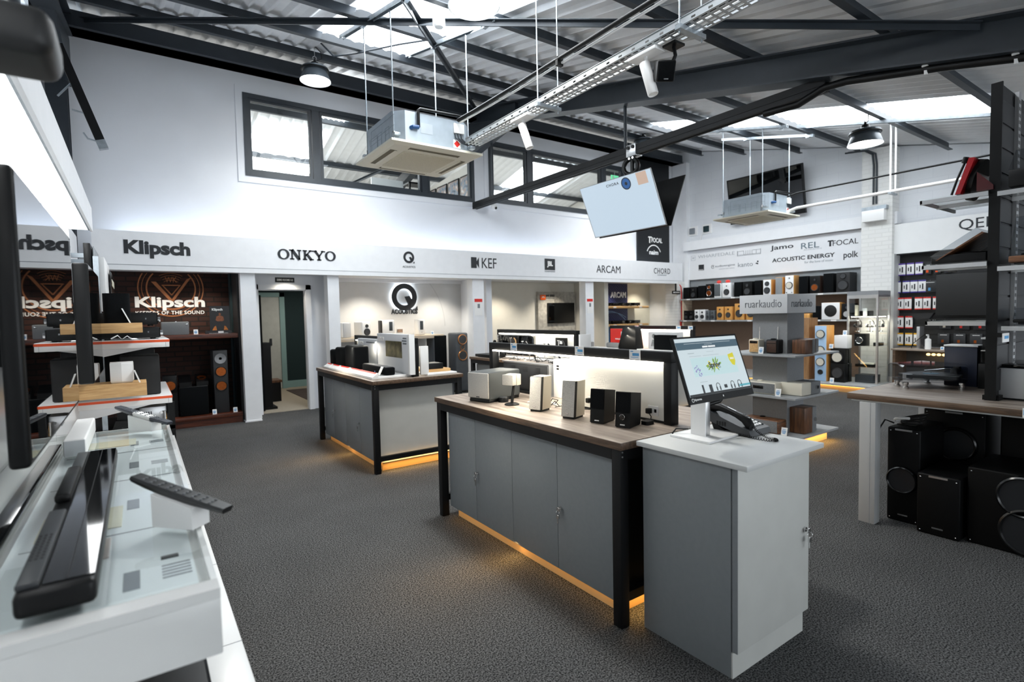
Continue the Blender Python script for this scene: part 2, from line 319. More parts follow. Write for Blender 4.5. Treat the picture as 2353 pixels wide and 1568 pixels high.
# walls
def wall_prism(name, x0, x1, y0, y1, m=WALLW):
    n = 8; top = [(y0 + (y1 - y0) * i / n) for i in range(n + 1)]
    return struct(MB().prism([(x0, y0, 0), (x0, y1, 0)] + [(x0, y, rf(y) - .005) for y in reversed(top)], (x1 - x0, 0, 0)).build(name, m, smooth=False))
wall_prism('wall_left', -1.15, -1.0, -4, 9.0); wall_prism('wall_right', 11.5, 11.65, -4, 9.3, brick_mat('white_block', '#dfe2e6', '#e2e5e9', '#d9dce1', swap=True, bump=.12, bw=.44, rh=.22, ms=.004))
struct(MB().box(-1, 1.5, -4.15, -4, 0, 2.6).box(10.5, 11.6, -4.15, -4, 0, 2.6).box(1.5, 10.5, -4.15, -4, 0, .35).box(1.5, 10.5, -4.15, -4, 2.3, 2.6).build('wall_front', WALLW, smooth=False))
sf = MB(); [sf.box(x, x + .06, -4.1, -4.04, .35, 2.3) for x in (1.5, 3.7, 5.9, 8.1, 10.44)]; w9 = struct(sf.build('window_9', STEELD, smooth=False)); MB().box(1.56, 10.44, -4.075, -4.065, .35, 2.3).build('pane', WGLASS, w9, smooth=False)  # unseen glazing added as a source for the front fill
wb = MB(); W1 = (1.44, 5.46, 3.69, 4.92); W2 = (5.80, 9.62, 3.73, 4.93)
wb.box(-1.0, 11.5, 9.0, 9.14, 2.24, 3.69).box(-1.0, W1[0], 9.0, 9.14, 3.69, 5.43).box(W1[1], W2[0], 9.0, 9.14, 3.69, 5.43).box(W2[1], 11.5, 9.0, 9.14, 3.69, 5.43)
wb.box(W1[0], W1[1], 9.0, 9.14, W1[3], 5.43).box(W2[0], W2[1], 9.0, 9.14, W2[3], 5.43).box(W2[0], W2[1], 9.0, 9.14, 3.69, W2[2]); struct(wb.build('wall_back', WALLW, smooth=False))
def window(n, W, mulls):
    x0, x1, z0, z1 = W; mb = MB(); f = .07
    mb.box(x0, x1, 8.97, 9.08, z0, z0 + f).box(x0, x1, 8.97, 9.08, z1 - f, z1).box(x0, x0 + f, 8.97, 9.08, z0 + f, z1 - f).box(x1 - f, x1, 8.97, 9.08, z0 + f, z1 - f)
    fr = struct(mb.build('window_%d' % n, STEELD, smooth=False)); es = [x0] + mulls + [x1]
    for m_ in mulls: MB().box(m_ - .06, m_ + .06, 8.975, 9.07, z0 + f, z1 - f).build('mullion', STEELD, fr, smooth=False)
    for a, b in zip(es, es[1:]):
        a2, b2 = a + .07, b - .07; s = MB(); g = .035
        s.box(a2, b2, 8.985, 9.06, z0 + f, z0 + f + g).box(a2, b2, 8.985, 9.06, z1 - f - g, z1 - f).box(a2, a2 + g, 8.985, 9.06, z0 + f + g, z1 - f - g).box(b2 - g, b2, 8.985, 9.06, z0 + f + g, z1 - f - g).build('sash', ALU if n == 9 else STEELD, fr, smooth=False)
        MB().box(a2 + g, b2 - g, 9.025, 9.031, z0 + f + g, z1 - f - g).build('pane', WGLASS, fr, smooth=False)
    MB().box(x0 - .1, x1 + .1, 8.985, 8.999, z0 - .1, z0).box(x0 - .1, x1 + .1, 8.985, 8.999, z1, z1 + .1).box(x0 - .1, x0, 8.985, 8.999, z0, z1).box(x1, x1 + .1, 8.985, 8.999, z0, z1).build('window_trim', WALLW, fr, smooth=False)
window(1, W1, [2.5, 4.41]); window(2, W2, [6.8, 8.92])
# upstairs office behind the windows
struct(MB().box(-1, 11.5, 9.14, 18, 3.0, 3.1).build('floor_office', mat('office_floor', '#8a8680', .8)))
struct(MB().box(-1, 11.5, 18, 18.1, 3.1, 4.0).build('wall_office_back', mat('office_wall', '#ece9e2', .8, var=.02), smooth=False))
def zo(y): return 2 * rf(9.35) - rf(y)
for nm_, x_ in (('wall_office_right', 11.3), ('wall_office_left', -.6)): struct(MB().prism([(x_, 9.16, 3.1), (x_, 18, 3.1), (x_, 18, zo(18)), (x_, 9.4, zo(9.4))], (.1, 0, 0)).build(nm_, MATS['office_wall'], smooth=False))
struct(MB().prism([(5.9, 9.4, 3.1), (5.9, 12.1, 3.1), (5.9, 12.1, 4.55), (5.9, 9.4, 4.75)], (.1, 0, 0)).build('wall_office_partition', MATS['office_wall'], smooth=False))
rafter_ = MB(); rafter_.loft([[(5.3 - .08, y, zo(y) - .22), (5.3 + .08, y, zo(y) - .22), (5.3 + .08, y, zo(y) - .45), (5.3 - .08, y, zo(y) - .45)] for y in (9.5, 18)]); struct(rafter_.build('roof_beam', STEELD, smooth=False))
brace((3.6, 13.6, zo(13.6) - .3), (5.3, 10.4, zo(10.4) - .3))
# display bays under the office: ceiling, back walls, wings
struct(MB().box(-1, 11.5, 8.7, 10.25, 2.24, 2.3).build('ceiling_bays', WALLW, smooth=False))
struct(MB().box(-1, 1.30, 9.5, 9.56, 0, 2.24).build('wall_brick_bay', brick_mat('brown_brick', '#3f2218', '#2a1712', '#1c1310', .9, bump=.5), smooth=False))
struct(MB().box(1.22, 1.30, 8.8, 9.5, 0, 2.24).build('wall_brick_bay_side', mat('bay_side', '#1c1d20', .6), smooth=False))
struct(MB().box(1.30, 1.50, 8.86, 9.5, 0, 2.24).build('wall_door_bay_left', WHITE, smooth=False))
db = MB(); db.box(1.50, 1.575, 9.21, 9.3, 0, 2.24).box(2.29, 2.68, 9.21, 9.3, 0, 2.24).box(1.575, 2.29, 9.21, 9.3, 1.99, 2.24); struct(db.build('wall_door_bay', WALLW, smooth=False))
dj = MB(); dj.box(1.50, 1.575, 9.17, 9.21, 0, 2.06).box(2.29, 2.37, 9.17, 9.21, 0, 2.06).box(1.50, 2.37, 9.17, 9.21, 1.985, 2.06).box(1.56, 1.58, 9.2, 9.32, 0, 1.99).box(2.285, 2.305, 9.2, 9.32, 0, 1.99).box(1.56, 2.30, 9.2, 9.32, 1.97, 1.99); struct(dj.build('door_1', WHITE, smooth=False))
struct(MB().box(2.60, 2.68, 8.86, 9.9, 0, 2.24).build('wall_wing_left', WALLW, smooth=False))
struct(MB().box(2.68, 5.75, 9.9, 9.96, 0, 2.24).build('wall_acoustics_bay', mat('bay_grey', '#cfd1d3', .8, var=.02), smooth=False))
struct(MB().box(2.68, 5.75, 9.84, 9.9, 2.17, 2.24).build('trim_acoustics_bay', WALLW, smooth=False))
struct(MB().box(5.62, 5.75, 8.9, 9.9, 0, 2.24).build('wall_wing_middle', WALLW, smooth=False))
struct(MB().box(5.75, 8.8, 9.9, 9.96, 0, 2.24).build('wall_screen_bay', BEIGE, smooth=False))
struct(MB().box(8.8, 8.92, 8.86, 9.9, 0, 2.24).build('wall_wing_right', BEIGE, smooth=False))
struct(MB().box(8.92, 11.5, 9.7, 9.76, 0, 2.24).build('wall_amplifier_bay', mat('bay_olive', '#c4c2b4', .8, var=.02), smooth=False))
for i, (a, b) in enumerate(((1.25, 1.45), (2.50, 2.68), (5.17, 5.42), (8.03, 8.27))):
    mb = MB().box(a, b, 8.66, 8.86, 0, 2.24); mb.box(a - .015, b + .015, 8.645, 8.875, 0, .02) if i == 0 else None
    struct(mb.build('column_%d' % (i + 1), WHITE, smooth=False))
WBR = brick_mat('white_brick', '#dededc', '#e2e2df', '#d6d6d3', bump=.2); WBRY = brick_mat('white_brick_side', '#dededc', '#e2e2df', '#d8d8d5', bump=.18, swap=True)
struct(MB().box(11.08, 11.5, 8.6, 8.98, 0, 2.24).build('column_5', WBR, smooth=False)); struct(MB().box(11.38, 11.5, 8.55, 8.98, 2.24, 5.2).build('column_6', WHITE, smooth=False))
struct(MB().box(11.2, 11.5, 4.02, 4.52, 0, rf(4.0) - .02).build('column_7', WBRY, smooth=False))
struct(MB().box(11.3, 11.5, 3.98, 8.6, 3.02 - .02, 3.22).build('trim_ledge', WHITE, smooth=False))
struct(MB().box(11.32, 11.5, 8.98, 9.76, 0, 2.24).build('wall_amplifier_bay_right', WHITE, smooth=False))
# demo room seen through the doorway
struct(MB().box(1.3, 4.3, 12.4, 12.5, 0, 2.3).build('wall_demo_back', TEAL, smooth=False)); struct(MB().box(1.3, 4.3, 12.38, 12.4, .012, .16).build('baseboard_demo', LTEAL, smooth=False))
struct(MB().box(1.2, 1.3, 9.3, 12.5, 0, 2.3).build('wall_demo_left', TEAL, smooth=False)); struct(MB().box(4.2, 4.3, 9.97, 12.5, 0, 2.3).build('wall_demo_right', TEAL, smooth=False)); struct(MB().box(1.2, 4.3, 9.3, 12.5, 2.3, 2.35).build('ceiling_demo', WALLW, smooth=False))
dd = MB(); dd.box(2.0, 2.06, 12.3, 12.38, .012, 2.08).box(2.52, 2.62, 12.3, 12.38, .012, 2.08).box(2.0, 2.62, 12.3, 12.38, 1.99, 2.08); d2 = struct(dd.build('door_2', LTEAL, smooth=False))
MB().box(2.06, 2.52, 12.33, 12.37, .02, 1.99).build('door_leaf', mat('demo_door', '#c9cfce', .5), d2, smooth=False); MB().box(2.30, 2.34, 12.3, 12.33, .95, 1.1).build('lever_plate', STEELD, d2)
area('demo_room_light', (2.9, 11.0, 2.25), 16, .8, .8, WW)
# pilaster dressing on the right wall
struct(MB().box(11.36, 11.42, 8.5, 8.6, 0, 3.0).build('trim_corner', WHITE, smooth=False))
# ================================================================ reusable builders
def ring(mb, c, face, R0, R1, a0=0, a1=360, depth=.004, n=48):
    r, u = Vector(face[0]), Vector(face[1]); nn = r.cross(u); c = Vector(c); k = max(3, int(n * abs(a1 - a0) / 360)); full = abs(a1 - a0 - 360) < 1e-6
    rings = []
    for i in range(k + 1):
        t = math.radians(a0 + (a1 - a0) * i / k); d = r * math.cos(t) + u * math.sin(t)
        rings.append([c + d * R0, c + d * R1, c + d * R1 + nn * depth, c + d * R0 + nn * depth])
    mb.loft(rings, cap=not full); return mb
def disc(mb, c, face, R, depth=.004, n=28): return flat([(R * math.cos(2 * PI * i / n), R * math.sin(2 * PI * i / n)) for i in range(n)], c, face, depth, mb)
def rect(mb, c, face, w_, h_, depth=.004): return flat([(-w_ / 2, -h_ / 2), (w_ / 2, -h_ / 2), (w_ / 2, h_ / 2), (-w_ / 2, h_ / 2)], c, face, depth, mb)
def driver(par, x, z, r, cone, rim=None, yf=0, name='woofer'):
    # local frame: the baffle is the plane y = yf, looking along -y
    dp = min(.022, .24 * r); y1 = yf - dp
    f = MB().lathe((x, yf + .004, z), (x, y1 - .004, z), [(0, r * 1.06), (.7, r * 1.05), (1, r * .96), (.85, r * .88)], 28, cap=False).build('surround', rim or RUBBER, par, local=True)
    c = MB().lathe((x, y1, z), (x, yf - .001, z), [(0, r * .90), (.3, r * .80), (1, r * .2)], 28, cap=True)
    c.build(name, cone, par, local=True)
    MB().sphere((x, yf - .001, z), r * .3, 8, (1, .35, 1)).build('dust_cap', cone if r > .03 else RUBBER, f, local=True)
def speaker(name, label, loc, w_, d_, h_, rz, cab, drivers=(), group=None, grille=None, rad=.008, cat='speaker', feet=0, baffle=None, badge=None):
    t = thing(name, label, cat, loc, group, rz)
    MB().box(-w_ / 2, w_ / 2, 0, d_, feet, h_, rad, 3).build('cabinet', cab, t, local=True)
    if baffle: MB().box(-w_ / 2 + .004, w_ / 2 - .004, -.006, .004, feet + .004, h_ - .004, .002).build('baffle', baffle, t, local=True)
    yf = -.007 if baffle else -.001
    for dr in drivers: driver(t, dr[0], dr[1], dr[2], dr[3], dr[4] if len(dr) > 4 else None, yf, 'tweeter' if dr[2] < .03 else 'woofer')
    if grille: MB().box(-w_ / 2 + .008, w_ / 2 - .008, -.014, .002, feet + .008 + (badge or 0), h_ - .008, .006).build('grille', grille, t, local=True)
    if feet:
        for sx in (-1, 1):
            for yy in (.03, d_ - .03): MB().cyl((sx * (w_ / 2 - .03), yy, 0), (sx * (w_ / 2 - .03), yy, feet), .014).build('foot', RUBBER, t, local=True)
    return t
def price_card(loc, rz, label, h=.055, w_=.045, group='small white price cards'):
    t = thing('price_card', label, 'price card', loc, group, rz)
    MB().prism([(-w_ / 2, 0, 0), (w_ / 2, 0, 0), (w_ / 2, .018, h), (-w_ / 2, .018, h)], (0, .003, 0)).build('card', WHITEP, t, local=True)
    mb = MB()
    for i, q in enumerate((.75, .55, .4, .25)):
        yy = .018 * q - .0006; ww = w_ * (.3, .38, .36, .25)[i]; mb.box(-ww, ww * .8, yy - .0006, yy + .0005, h * q - .004, h * q + (.004 if i else .002))
    mb.build('printing', PRINTBL, t, local=True); MB().box(-w_ / 2, w_ / 2, .014, .03, 0, .002).build('stand', CHROME, t, local=True)
    return t
def downlight(x, y, z, label):
    t = thing('downlight', label, 'downlight', (x, y, z), 'recessed downlights in the bay ceiling')
    MB().lathe((x, y, z + .004), (x, y, z - .008), [(0, .055), (.6, .055), (1, .048), (1, .038), (.3, .038)], 20, cap=False).build('bezel', WHITE, t); MB().cyl((x, y, z + .002), (x, y, z - .003), .038, n=20).build('lens', DOWNE, t)
def lock(par, c, face_n, key=True):
    # cam lock with a hanging key on a door; face_n is the outward direction
    c = Vector(c); n = Vector(face_n); k = MB().cyl(c, c + n * .008, .011, n=16).build('lock', CHROME, par)
    if key:
        s = n.cross(Vector((0, 0, 1))); mb = MB().box(-.0015, .0015, -.012, .012, -.01, .01, .001, M=Matrix.Translation(c + n * .022) @ n.to_track_quat('X', 'Z').to_matrix().to_4x4())
        mb.cyl(c + n * .006, c + n * .016, .0025, n=8).torus(c + n * .024 + Vector((0, 0, -.018)), s, .012, .0014, 14, 6)
        p = c + n * .024 + Vector((0, 0, -.03)); mb.box(p.x - .004 - abs(s.x) * .006, p.x + .004 + abs(s.x) * .006, p.y - .004 - abs(s.y) * .006, p.y + .004 + abs(s.y) * .006, p.z - .022, p.z, .001); mb.box(p.x - .003, p.x + .003, p.y - .003, p.y + .003, p.z - .05, p.z - .022)
        mb.build('key', CHROME, k)
# ================================================================ long back wall: sign band and display bays
YF = 8.62
fs = thing('fascia_sign', 'long white sign band of black brand lettering above the display bays', 'sign', (5.4, YF, 2.19))
B('board', WHITE, fs, -.43, 11.3, YF, YF + .05, 2.265, 2.70)
B('lower_trim', WHITE, fs, -.43, 11.3, YF - .012, YF + .16, 2.19, 2.255); B('shadow_gap', mat('gap_grey', '#9fa3a8', .6), fs, -.43, 11.3, YF + .012, YF + .05, 2.255, 2.265)
B('top_return', WHITE, fs, -.43, 11.3, YF + .05, YF + .08, 2.3, 2.60)
struct(MB().box(-.43, 11.3, YF + .10, 9.0, 2.3, 2.33).build('trim_cove', WHITE, smooth=False))
ly = YF - .002
text('Klipsch', fs, (.27, ly, 2.468), FY, .745, .235, bold=.045)
def slab_logo(mb, x0, x1, z0, z1):       # wide slab-serif capitals O N K Y O
    h = z1 - z0; w_ = (x1 - x0) / 5; t = w_ * .2; s = h * .12
    def seg(a, b, th): d = (Vector((b[0] - a[0], b[1] - a[1])).normalized()); p = (-d.y * th / 2, d.x * th / 2); flat([(a[0] + p[0], a[1] + p[1]), (a[0] - p[0], a[1] - p[1]), (b[0] - p[0], b[1] - p[1]), (b[0] + p[0], b[1] + p[1])], (x0, ly, z0), FY, .004, mb)
    def ser(cx, z, ww): flat([(cx - ww / 2, z), (cx + ww / 2, z), (cx + ww / 2, z + s), (cx - ww / 2, z + s)], (x0, ly, z0), FY, .004, mb)
    for k in (0, 4):
        cx = w_ * (k + .5); a, b_ = w_ * .49, h * .52; rings = []
        for i in range(41):
            q = 2 * PI * i / 40; rings.append([(x0 + cx + a * math.cos(q) * f, ly - e, z0 + h / 2 + b_ * math.sin(q) * g) for f, g, e in ((.56, .78, 0), (1, 1, 0), (1, 1, .004), (.56, .78, .004))])
        mb.loft(rings, cap=False)
    b = w_ * 1.0
    seg((b + w_ * .2, 0), (b + w_ * .2, h), t * .7); seg((b + w_ * .8, 0), (b + w_ * .8, h), t * .7); seg((b + w_ * .2, h), (b + w_ * .8, 0), t * 1.25)
    for cx, z in ((.2, 0), (.14, h - s), (.8, h - s)): ser(b + w_ * cx, z, w_ * .36)
    b = w_ * 2.0; seg((b + w_ * .28, 0), (b + w_ * .28, h), t); seg((b + w_ * .32, h * .42), (b + w_ * .8, h), t * .55); seg((b + w_ * .45, h * .6), (b + w_ * .84, 0), t * 1.1)
    for cx, z in ((.28, 0), (.28, h - s), (.8, h - s), (.84, 0)): ser(b + w_ * cx, z, w_ * .38)
    b = w_ * 3.0; seg((b + w_ * .5, 0), (b + w_ * .5, h * .5), t); seg((b + w_ * .14, h), (b + w_ * .5, h * .42), t); seg((b + w_ * .86, h), (b + w_ * .5, h * .42), t * .6)
    for cx, z in ((.5, 0), (.14, h - s), (.86, h - s)): ser(b + w_ * cx, z, w_ * .38)
    return mb
slab_logo(MB(), 1.765, 2.635, 2.412, 2.562).build('lettering', INK, fs, smooth=False)
def q_logo(mb, c, R, d=.004):
    ring(mb, c, FY, R * .62, R, -28, 300, d, 60); ring(mb, c, FY, R * .62, R, 300, 332, d, 60)
    flat([(R * .02, R * .02), (R * .40, R * .08), (R * .62, -R * .22), (R * .30, -R * .62)], c, FY, d, mb)
    flat([(R * .74, -R * .98), (R * 1.05, -R * 1.02), (R * 1.02, -R * .68)], c, FY, d, mb); return mb
mb = q_logo(MB(), (3.885, ly, 2.528), .10); put_text(mb, 'ACOUSTICS', (3.885, ly, 2.365), FY, .235, .034); mb.build('lettering', INK, fs, smooth=False)
mb = MB(); rect(mb, (5.185, ly, 2.488), FY, .11, .20); flat([(.062, .02), (.115, .10), (.115, -.10), (.062, -.02), (.062, -.10), (.056, -.10), (.056, .10), (.062, .10)], (5.185, ly, 2.488), FY, .004, mb)
put_text(mb, 'KEF', (5.53, ly, 2.488), FY, .33, .19); mb.build('lettering', INK, fs, smooth=False)
mb = MB(); rect(mb, (7.01, ly, 2.52), FY, .27, .23); mb.build('badge', INK, fs, smooth=False)
text('JBL', fs, (7.01, ly - .005, 2.52), FY, .15, .13, WINK, .05, depth=.003); text('HARMAN', fs, (7.01, ly, 2.375), FY, .26, .03, GINK)
text('ARCAM', fs, (8.70, ly, 2.472), FY, .75, .165); text('CHORD', fs, (10.52, ly, 2.486), FY, .60, .135, space=1.15); text('COMPANY', fs, (10.52, ly, 2.388), FY, .34, .03, GINK)
# tall black banner on the wall above the band
bn = thing('wall_banner', 'tall black banner with two white logos on the wall above the sign band', 'banner', (10.6, 8.99, 2.70)); B('panel', mat('banner_black', '#0c1014', .5), bn, 10.03, 11.2, 8.94, 8.99, 2.70, 5.19)
mb = MB(); put_text(mb, 'FOCAL', (10.72, 8.937, 3.28), FY, .40, .12, .03); flat([(-.05, .08), (.07, .08), (.10, .05), (.02, .05), (.02, -.08), (-.02, -.08), (-.02, .05), (-.06, .05)], (10.45, 8.937, 3.28), FY, .003, mb); mb.build('lettering', WINK, bn, smooth=False)
mb = MB(); put_text(mb, 'naim', (10.60, 8.937, 2.975), FY, .33, .11, .02); ring(mb, (10.60, 8.937, 2.88), FY, .26, .285, 25, 155, .003); mb.build('lettering', WINK, bn, smooth=False)
# --- brick bay
bw = thing('wall_graphic', 'white and copper logo graphic painted on the brown brick wall', 'wall graphic', (.44, 9.5, 1.6)); gy = 9.498
mb = MB(); put_text(mb, 'Klipsch', (.425, gy - .008, 1.775), FY, .885, .205, .035); put_text(mb, 'KEEPERS OF THE SOUND', (.42, gy - .008, 1.64), FY, .87, .055, .02, space=1.1); mb.build('lettering', WINK, bw, smooth=False)
mb = MB(); c = (.44, gy, 2.0)
for R0, R1 in ((.405, .42), (.365, .372), (.30, .318)):
    k = math.degrees(math.asin(min(1, .225 / R1))); ring(mb, c, FY, R0, R1, -248 + 68 - k - (0 if R1 > .4 else 0), k - 0, .003)
flat([(-.25, .1), (-.19, .1), (0, -.16), (.2, .14), (.26, .17), (0, -.22)], c, FY, .004, mb)
flat([(-.12, .04), (.12, .04), (.12, .055), (-.12, .055)], c, FY, .004, mb); flat([(-.12, .05), (-.105, .05), (.005, -.09), (-.005, -.105)], c, FY, .004, mb); flat([(.105, .05), (.12, .05), (.005, -.105), (-.005, -.09)], c, FY, .004, mb)
for k in range(4): ring(mb, (.44, gy, 1.95), FY, .17 + k * .035, .175 + k * .035, 58, 122, .003)
put_text(mb, 'WK', (.44, gy - .002, 2.13), FY, .15, .08, 0); mb.build('emblem', COPPERP, bw, smooth=False)
sh = thing('wall_shelf', 'dark brown wooden shelf across the brick bay', 'shelf', (.4, 9.2, 1.25)); B('board', DARKW, sh, -.5, 1.21, 8.80, 9.5, 1.25, 1.315, .004)
pl = thing('display_plinth', 'low dark red-brown wooden plinth on the floor of the brick bay', 'plinth', (.4, 9.1, 0)); B('top', DARKW, pl, -.5, 1.22, 8.74, 9.5, .10, .15, .003); B('front', DARKW, pl, -.5, 1.22, 8.77, 8.80, 0, .10)
hn = speaker('floor_speaker', 'tall black floor speaker with two copper cones on the brown plinth', (.97, 8.86, .15), .19, .32, .92, 0, mat('black_ash', '#1d1e20', .6, var=.15, scale=30), [(0, .61, .072, COPPER), (0, .40, .072, COPPER)], baffle=mat('baffle_black', '#242629', .5))
MB().lathe((0, -.016, .80), (0, -.006, .80), [(0, .075), (.3, .06), (1, .02), (1, .002)], 24, cap=False).build('horn', mat('horn_grey', '#8d8f92', .3, .3), hn, local=True)
sb = speaker('subwoofer', 'large black subwoofer box on the brown plinth of the brick bay', (.62, 8.88, .15), .36, .4, .42, 0, BLACK, grille=BLACKC)
for x, lb in ((.525, 'black wedge speaker lying on the big subwoofer, left of the pair'), (.735, 'wedge speaker with glowing copper cone on the big subwoofer')):
    t = thing('wedge_speaker', lb, 'speaker', (x, 8.92, .57), 'wedge speakers on the subwoofer')
    MB().prism([(-.075, 0, 0), (.075, 0, 0), (.075, 0, .06), (-.075, 0, .06)], (0, .26, 0)).prism([(-.075, 0, .06), (-.075, .26, .06), (-.075, .26, .15)], (.15, 0, 0)).build('cabinet', BLACK, t, local=True)
    if x > .6:
        M_ = Matrix.Translation((0, .12, .105)) @ Matrix.Rotation(math.radians(-71), 4, 'X')
        MB().lathe((0, 0, 0), (0, 0, .012), [(0, .06), (1, .06), (1, .05), (0, .03)], 24, cap=False, M=Matrix.Translation((0, .12, .103)) @ Matrix.Rotation(math.radians(19), 4, 'X')).build('woofer', COPPER, t, local=True)
speaker('bookshelf_speaker', 'black bookshelf speaker with one copper cone low in the brick bay', (.34, 8.92, .50), .17, .22, .24, 0, BLACK, [(0, .10, .07, COPPER)])
tag(MB().box(.26, .42, 8.93, 9.13, .15, .50).build('speaker_stand', BLACK, origin=(.34, 9.03, .15)), 'black block stand under the copper bookshelf speaker', 'stand')
gs = thing('tabletop_speaker', 'grey fabric covered speaker lying on the brown shelf', 'speaker', (.44, 8.9, 1.315)); B('cabinet', GREYC, gs, .27, .60, 8.88, 9.06, 1.315, 1.50, .012); MB().cyl((.45, 8.97, 1.5), (.45, 8.97, 1.508), .012).build('knob', CHROME, gs); B('badge', CHROME, gs, .555, .585, 8.874, 8.88, 1.455, 1.475, .004)
price_card((.68, 8.86, 1.315), 0, 'white price card on the brown shelf between the grey speaker and the poster', .07, .055)
price_card((.86, 8.79, .15), 0, 'white price card at the foot of the copper cone floor speaker', .07, .055); price_card((1.13, 8.79, .15), 0, 'white price card at the right end of the brown plinth', .07, .055)
po = thing('counter_poster', 'black advertising card of a seated person with white lettering on the brown shelf', 'poster', (1.0, 8.95, 1.315)); B('card', mat('poster_black', '#0d0b0c', .4), po, .87, 1.13, 8.95, 8.956, 1.33, 1.72); B('base', mat('poster_base', '#161213', .4), po, .80, 1.14, 8.90, 8.955, 1.315, 1.36)
text('Klipsch', po, (.97, 8.947, 1.665), FY, .14, .045, WINK, .04)
mb = MB(); py_ = 8.947; flat([(.014 * math.cos(a_ * PI / 8), .019 * math.sin(a_ * PI / 8)) for a_ in range(16)], (1.0, py_, 1.60), FY, .004, mb); flat([(-.055, -.035), (-.03, -.05), (.03, -.05), (.055, -.035), (.045, .02), (.012, .034), (-.012, .034), (-.045, .02)], (1.0, py_, 1.545), FY, .004, mb); mb.build('figure', mat('bronze_print', '#8d5130', .5, var=.3, scale=60), po, smooth=False)
for k in (-1, 1): flat([(k * -.03, -.055), (k * .03, -.055), (k * .0, .0), (k * -.02, .01)], (1.0 + k * .075, 8.947, 1.42), FY, .004).build('flame', mat('flame_print', '#c9762c', .5, var=.4, scale=40), po, smooth=False)
mb = MB(); rect(mb, (1.0, 8.894, 1.337), FY, .07, .03); put_text(mb, 'THE LEGEND OF SOUND', (.97, 8.897, 1.323), FY, .25, .008); mb.build('printing', WINK, po, smooth=False)
# --- doorway bay
sg = thing('door_sign', 'small black sign reading demo rooms above the doorway', 'sign', (1.98, 9.2, 2.10)); B('plate', BLACK, sg, 1.835, 2.125, 9.195, 9.21, 2.10, 2.178); text('DEMO ROOMS 1-2', sg, (1.98, 9.193, 2.139), FY, .24, .032, WINK, .03)
fl = thing('tower_speaker', 'dark floor speaker standing just inside the demo room doorway', 'speaker', (1.70, 9.75, .012)); B('cabinet', BLACK, fl, 1.63, 1.80, 9.6, 9.95, .05, 1.12); B('plinth', BLACK, fl, 1.60, 1.86, 9.55, 10.0, .012, .05)
hs = thing('hanging_curtain', 'black curtain edge hanging inside the doorway on its left', 'curtain', (1.63, 9.45, .02))
mb = MB(); pts = [(1.60 + .018 * math.sin(k * 1.9), 9.33 + k * .02) for k in range(12)]; mb.loft([[(a, b, z) for a, b in pts] + [(a + .02, b, z) for a, b in reversed(pts)] for z in (.03, 1.9)]); mb.build('cloth', BLACKC, hs)
rg = tag(MB().box(2.5, 3.9, 10.2, 11.9, .012, .022).build('rug', mat('dark_rug', '#4a4240', .95, var=.3, scale=12), origin=(3.2, 11, .012)), 'dark patterned rug on the pale demo room carpet', 'rug')
sv = thing('side_table', 'small dark wooden unit on the demo room floor behind the speaker', 'table', (1.98, 10.6, .012)); B('top', WALNUT, sv, 1.85, 2.12, 10.4, 10.8, .36, .40); B('body', BLACK, sv, 1.87, 2.10, 10.42, 10.78, .012, .36)
# --- white speaker bay
lg = thing('wall_logo', 'large black Q shaped logo glowing on the grey bay wall', 'sign', (4.32, 9.9, 1.6)); lc = (4.32, 9.86, 1.895)
q_logo(MB(), lc, .265, .02).build('emblem', INK, lg, smooth=False); text('ACOUSTICS', lg, (4.335, 9.893, 1.61), FY, .56, .10, INK, .035, depth=.01)
mb = MB(); ring(mb, (4.32, 9.885, 1.895), FY, .19, .255, 0, 360, .006); mb.build('halo_strip', LEDC, lg, smooth=False)
tag(ring(MB(), (3.9, 9.899, 1.3), FY, 1.32, 1.33, 0, 160, .002, 90).build('wall_arc', mat('arc_grey', '#b9bcbf', .8), origin=(3.9, 9.9, 1.3), smooth=False), 'thin pale circle line painted on the grey bay wall', 'wall graphic')
s2 = thing('wall_shelf', 'pale wooden shelf of white speakers under the glowing logo', 'shelf', (3.7, 9.5, 1.10)); B('board', PALEW, s2, 2.70, 4.80, 9.15, 9.88, 1.09, 1.155, .004); B('brace', PALEW, s2, 3.9, 4.0, 9.6, 9.88, .85, 1.09)
WS = mat('white_satin', '#eeeeec', .3, var=.01)
speaker('bookshelf_speaker', 'white speaker with its pale grey grille on, left end of the pale shelf', (2.98, 9.28, 1.155), .17, .26, .27, .3, WS, rad=.03, grille=mat('pale_grille', '#b3b6b9', .8, var=.1, scale=150), group='white speakers on the pale shelf')
speaker('bookshelf_speaker', 'white speaker showing two black cones on the pale shelf', (3.33, 9.28, 1.155), .18, .26, .28, .25, WS, [(.01, .20, .03, CONE), (.01, .095, .06, CONE)], rad=.02, group='white speakers on the pale shelf')
for x, lb, ww in ((3.76, 'wide white wireless speaker with dark panel left of the photo card', .24), (4.42, 'white wireless speaker with dark panel at the right end of the pale shelf', .15)):
    t = thing('wireless_speaker', lb, 'speaker', (x, 9.3, 1.155), 'white speakers on the pale shelf'); B('cabinet', WS, t, -ww / 2, ww / 2, 0, .2, 0, .30, .028, True)
    o = t.children[-1]; B('control_panel', mat('panel_dark', '#3b4145', .3), t, ww / 2 - .115, ww / 2 - .05, -.004, .004, .10, .265, .002, True); MB().cyl((ww / 2 - .08, 0, .05), (ww / 2 - .08, -.004, .05), .008).build('button', CHROME, t, local=True)
    if ww > .2: MB().box(-ww / 2 - .012, -ww / 2 + .002, .02, .19, .01, .29, .006).build('back_plate', BLACK, t, local=True)
cd = thing('photo_card', 'small photo card leaning on the pale shelf behind the wide white speaker', 'card', (4.02, 9.4, 1.155)); B('card', WHITEP, cd, 3.95, 4.09, 9.42, 9.426, 1.155, 1.30); rect(MB(), (4.02, 9.418, 1.245), FY, .11, .06).build('picture', mat('card_photo', '#9a7f6b', .6, var=.6, scale=40), cd, smooth=False)
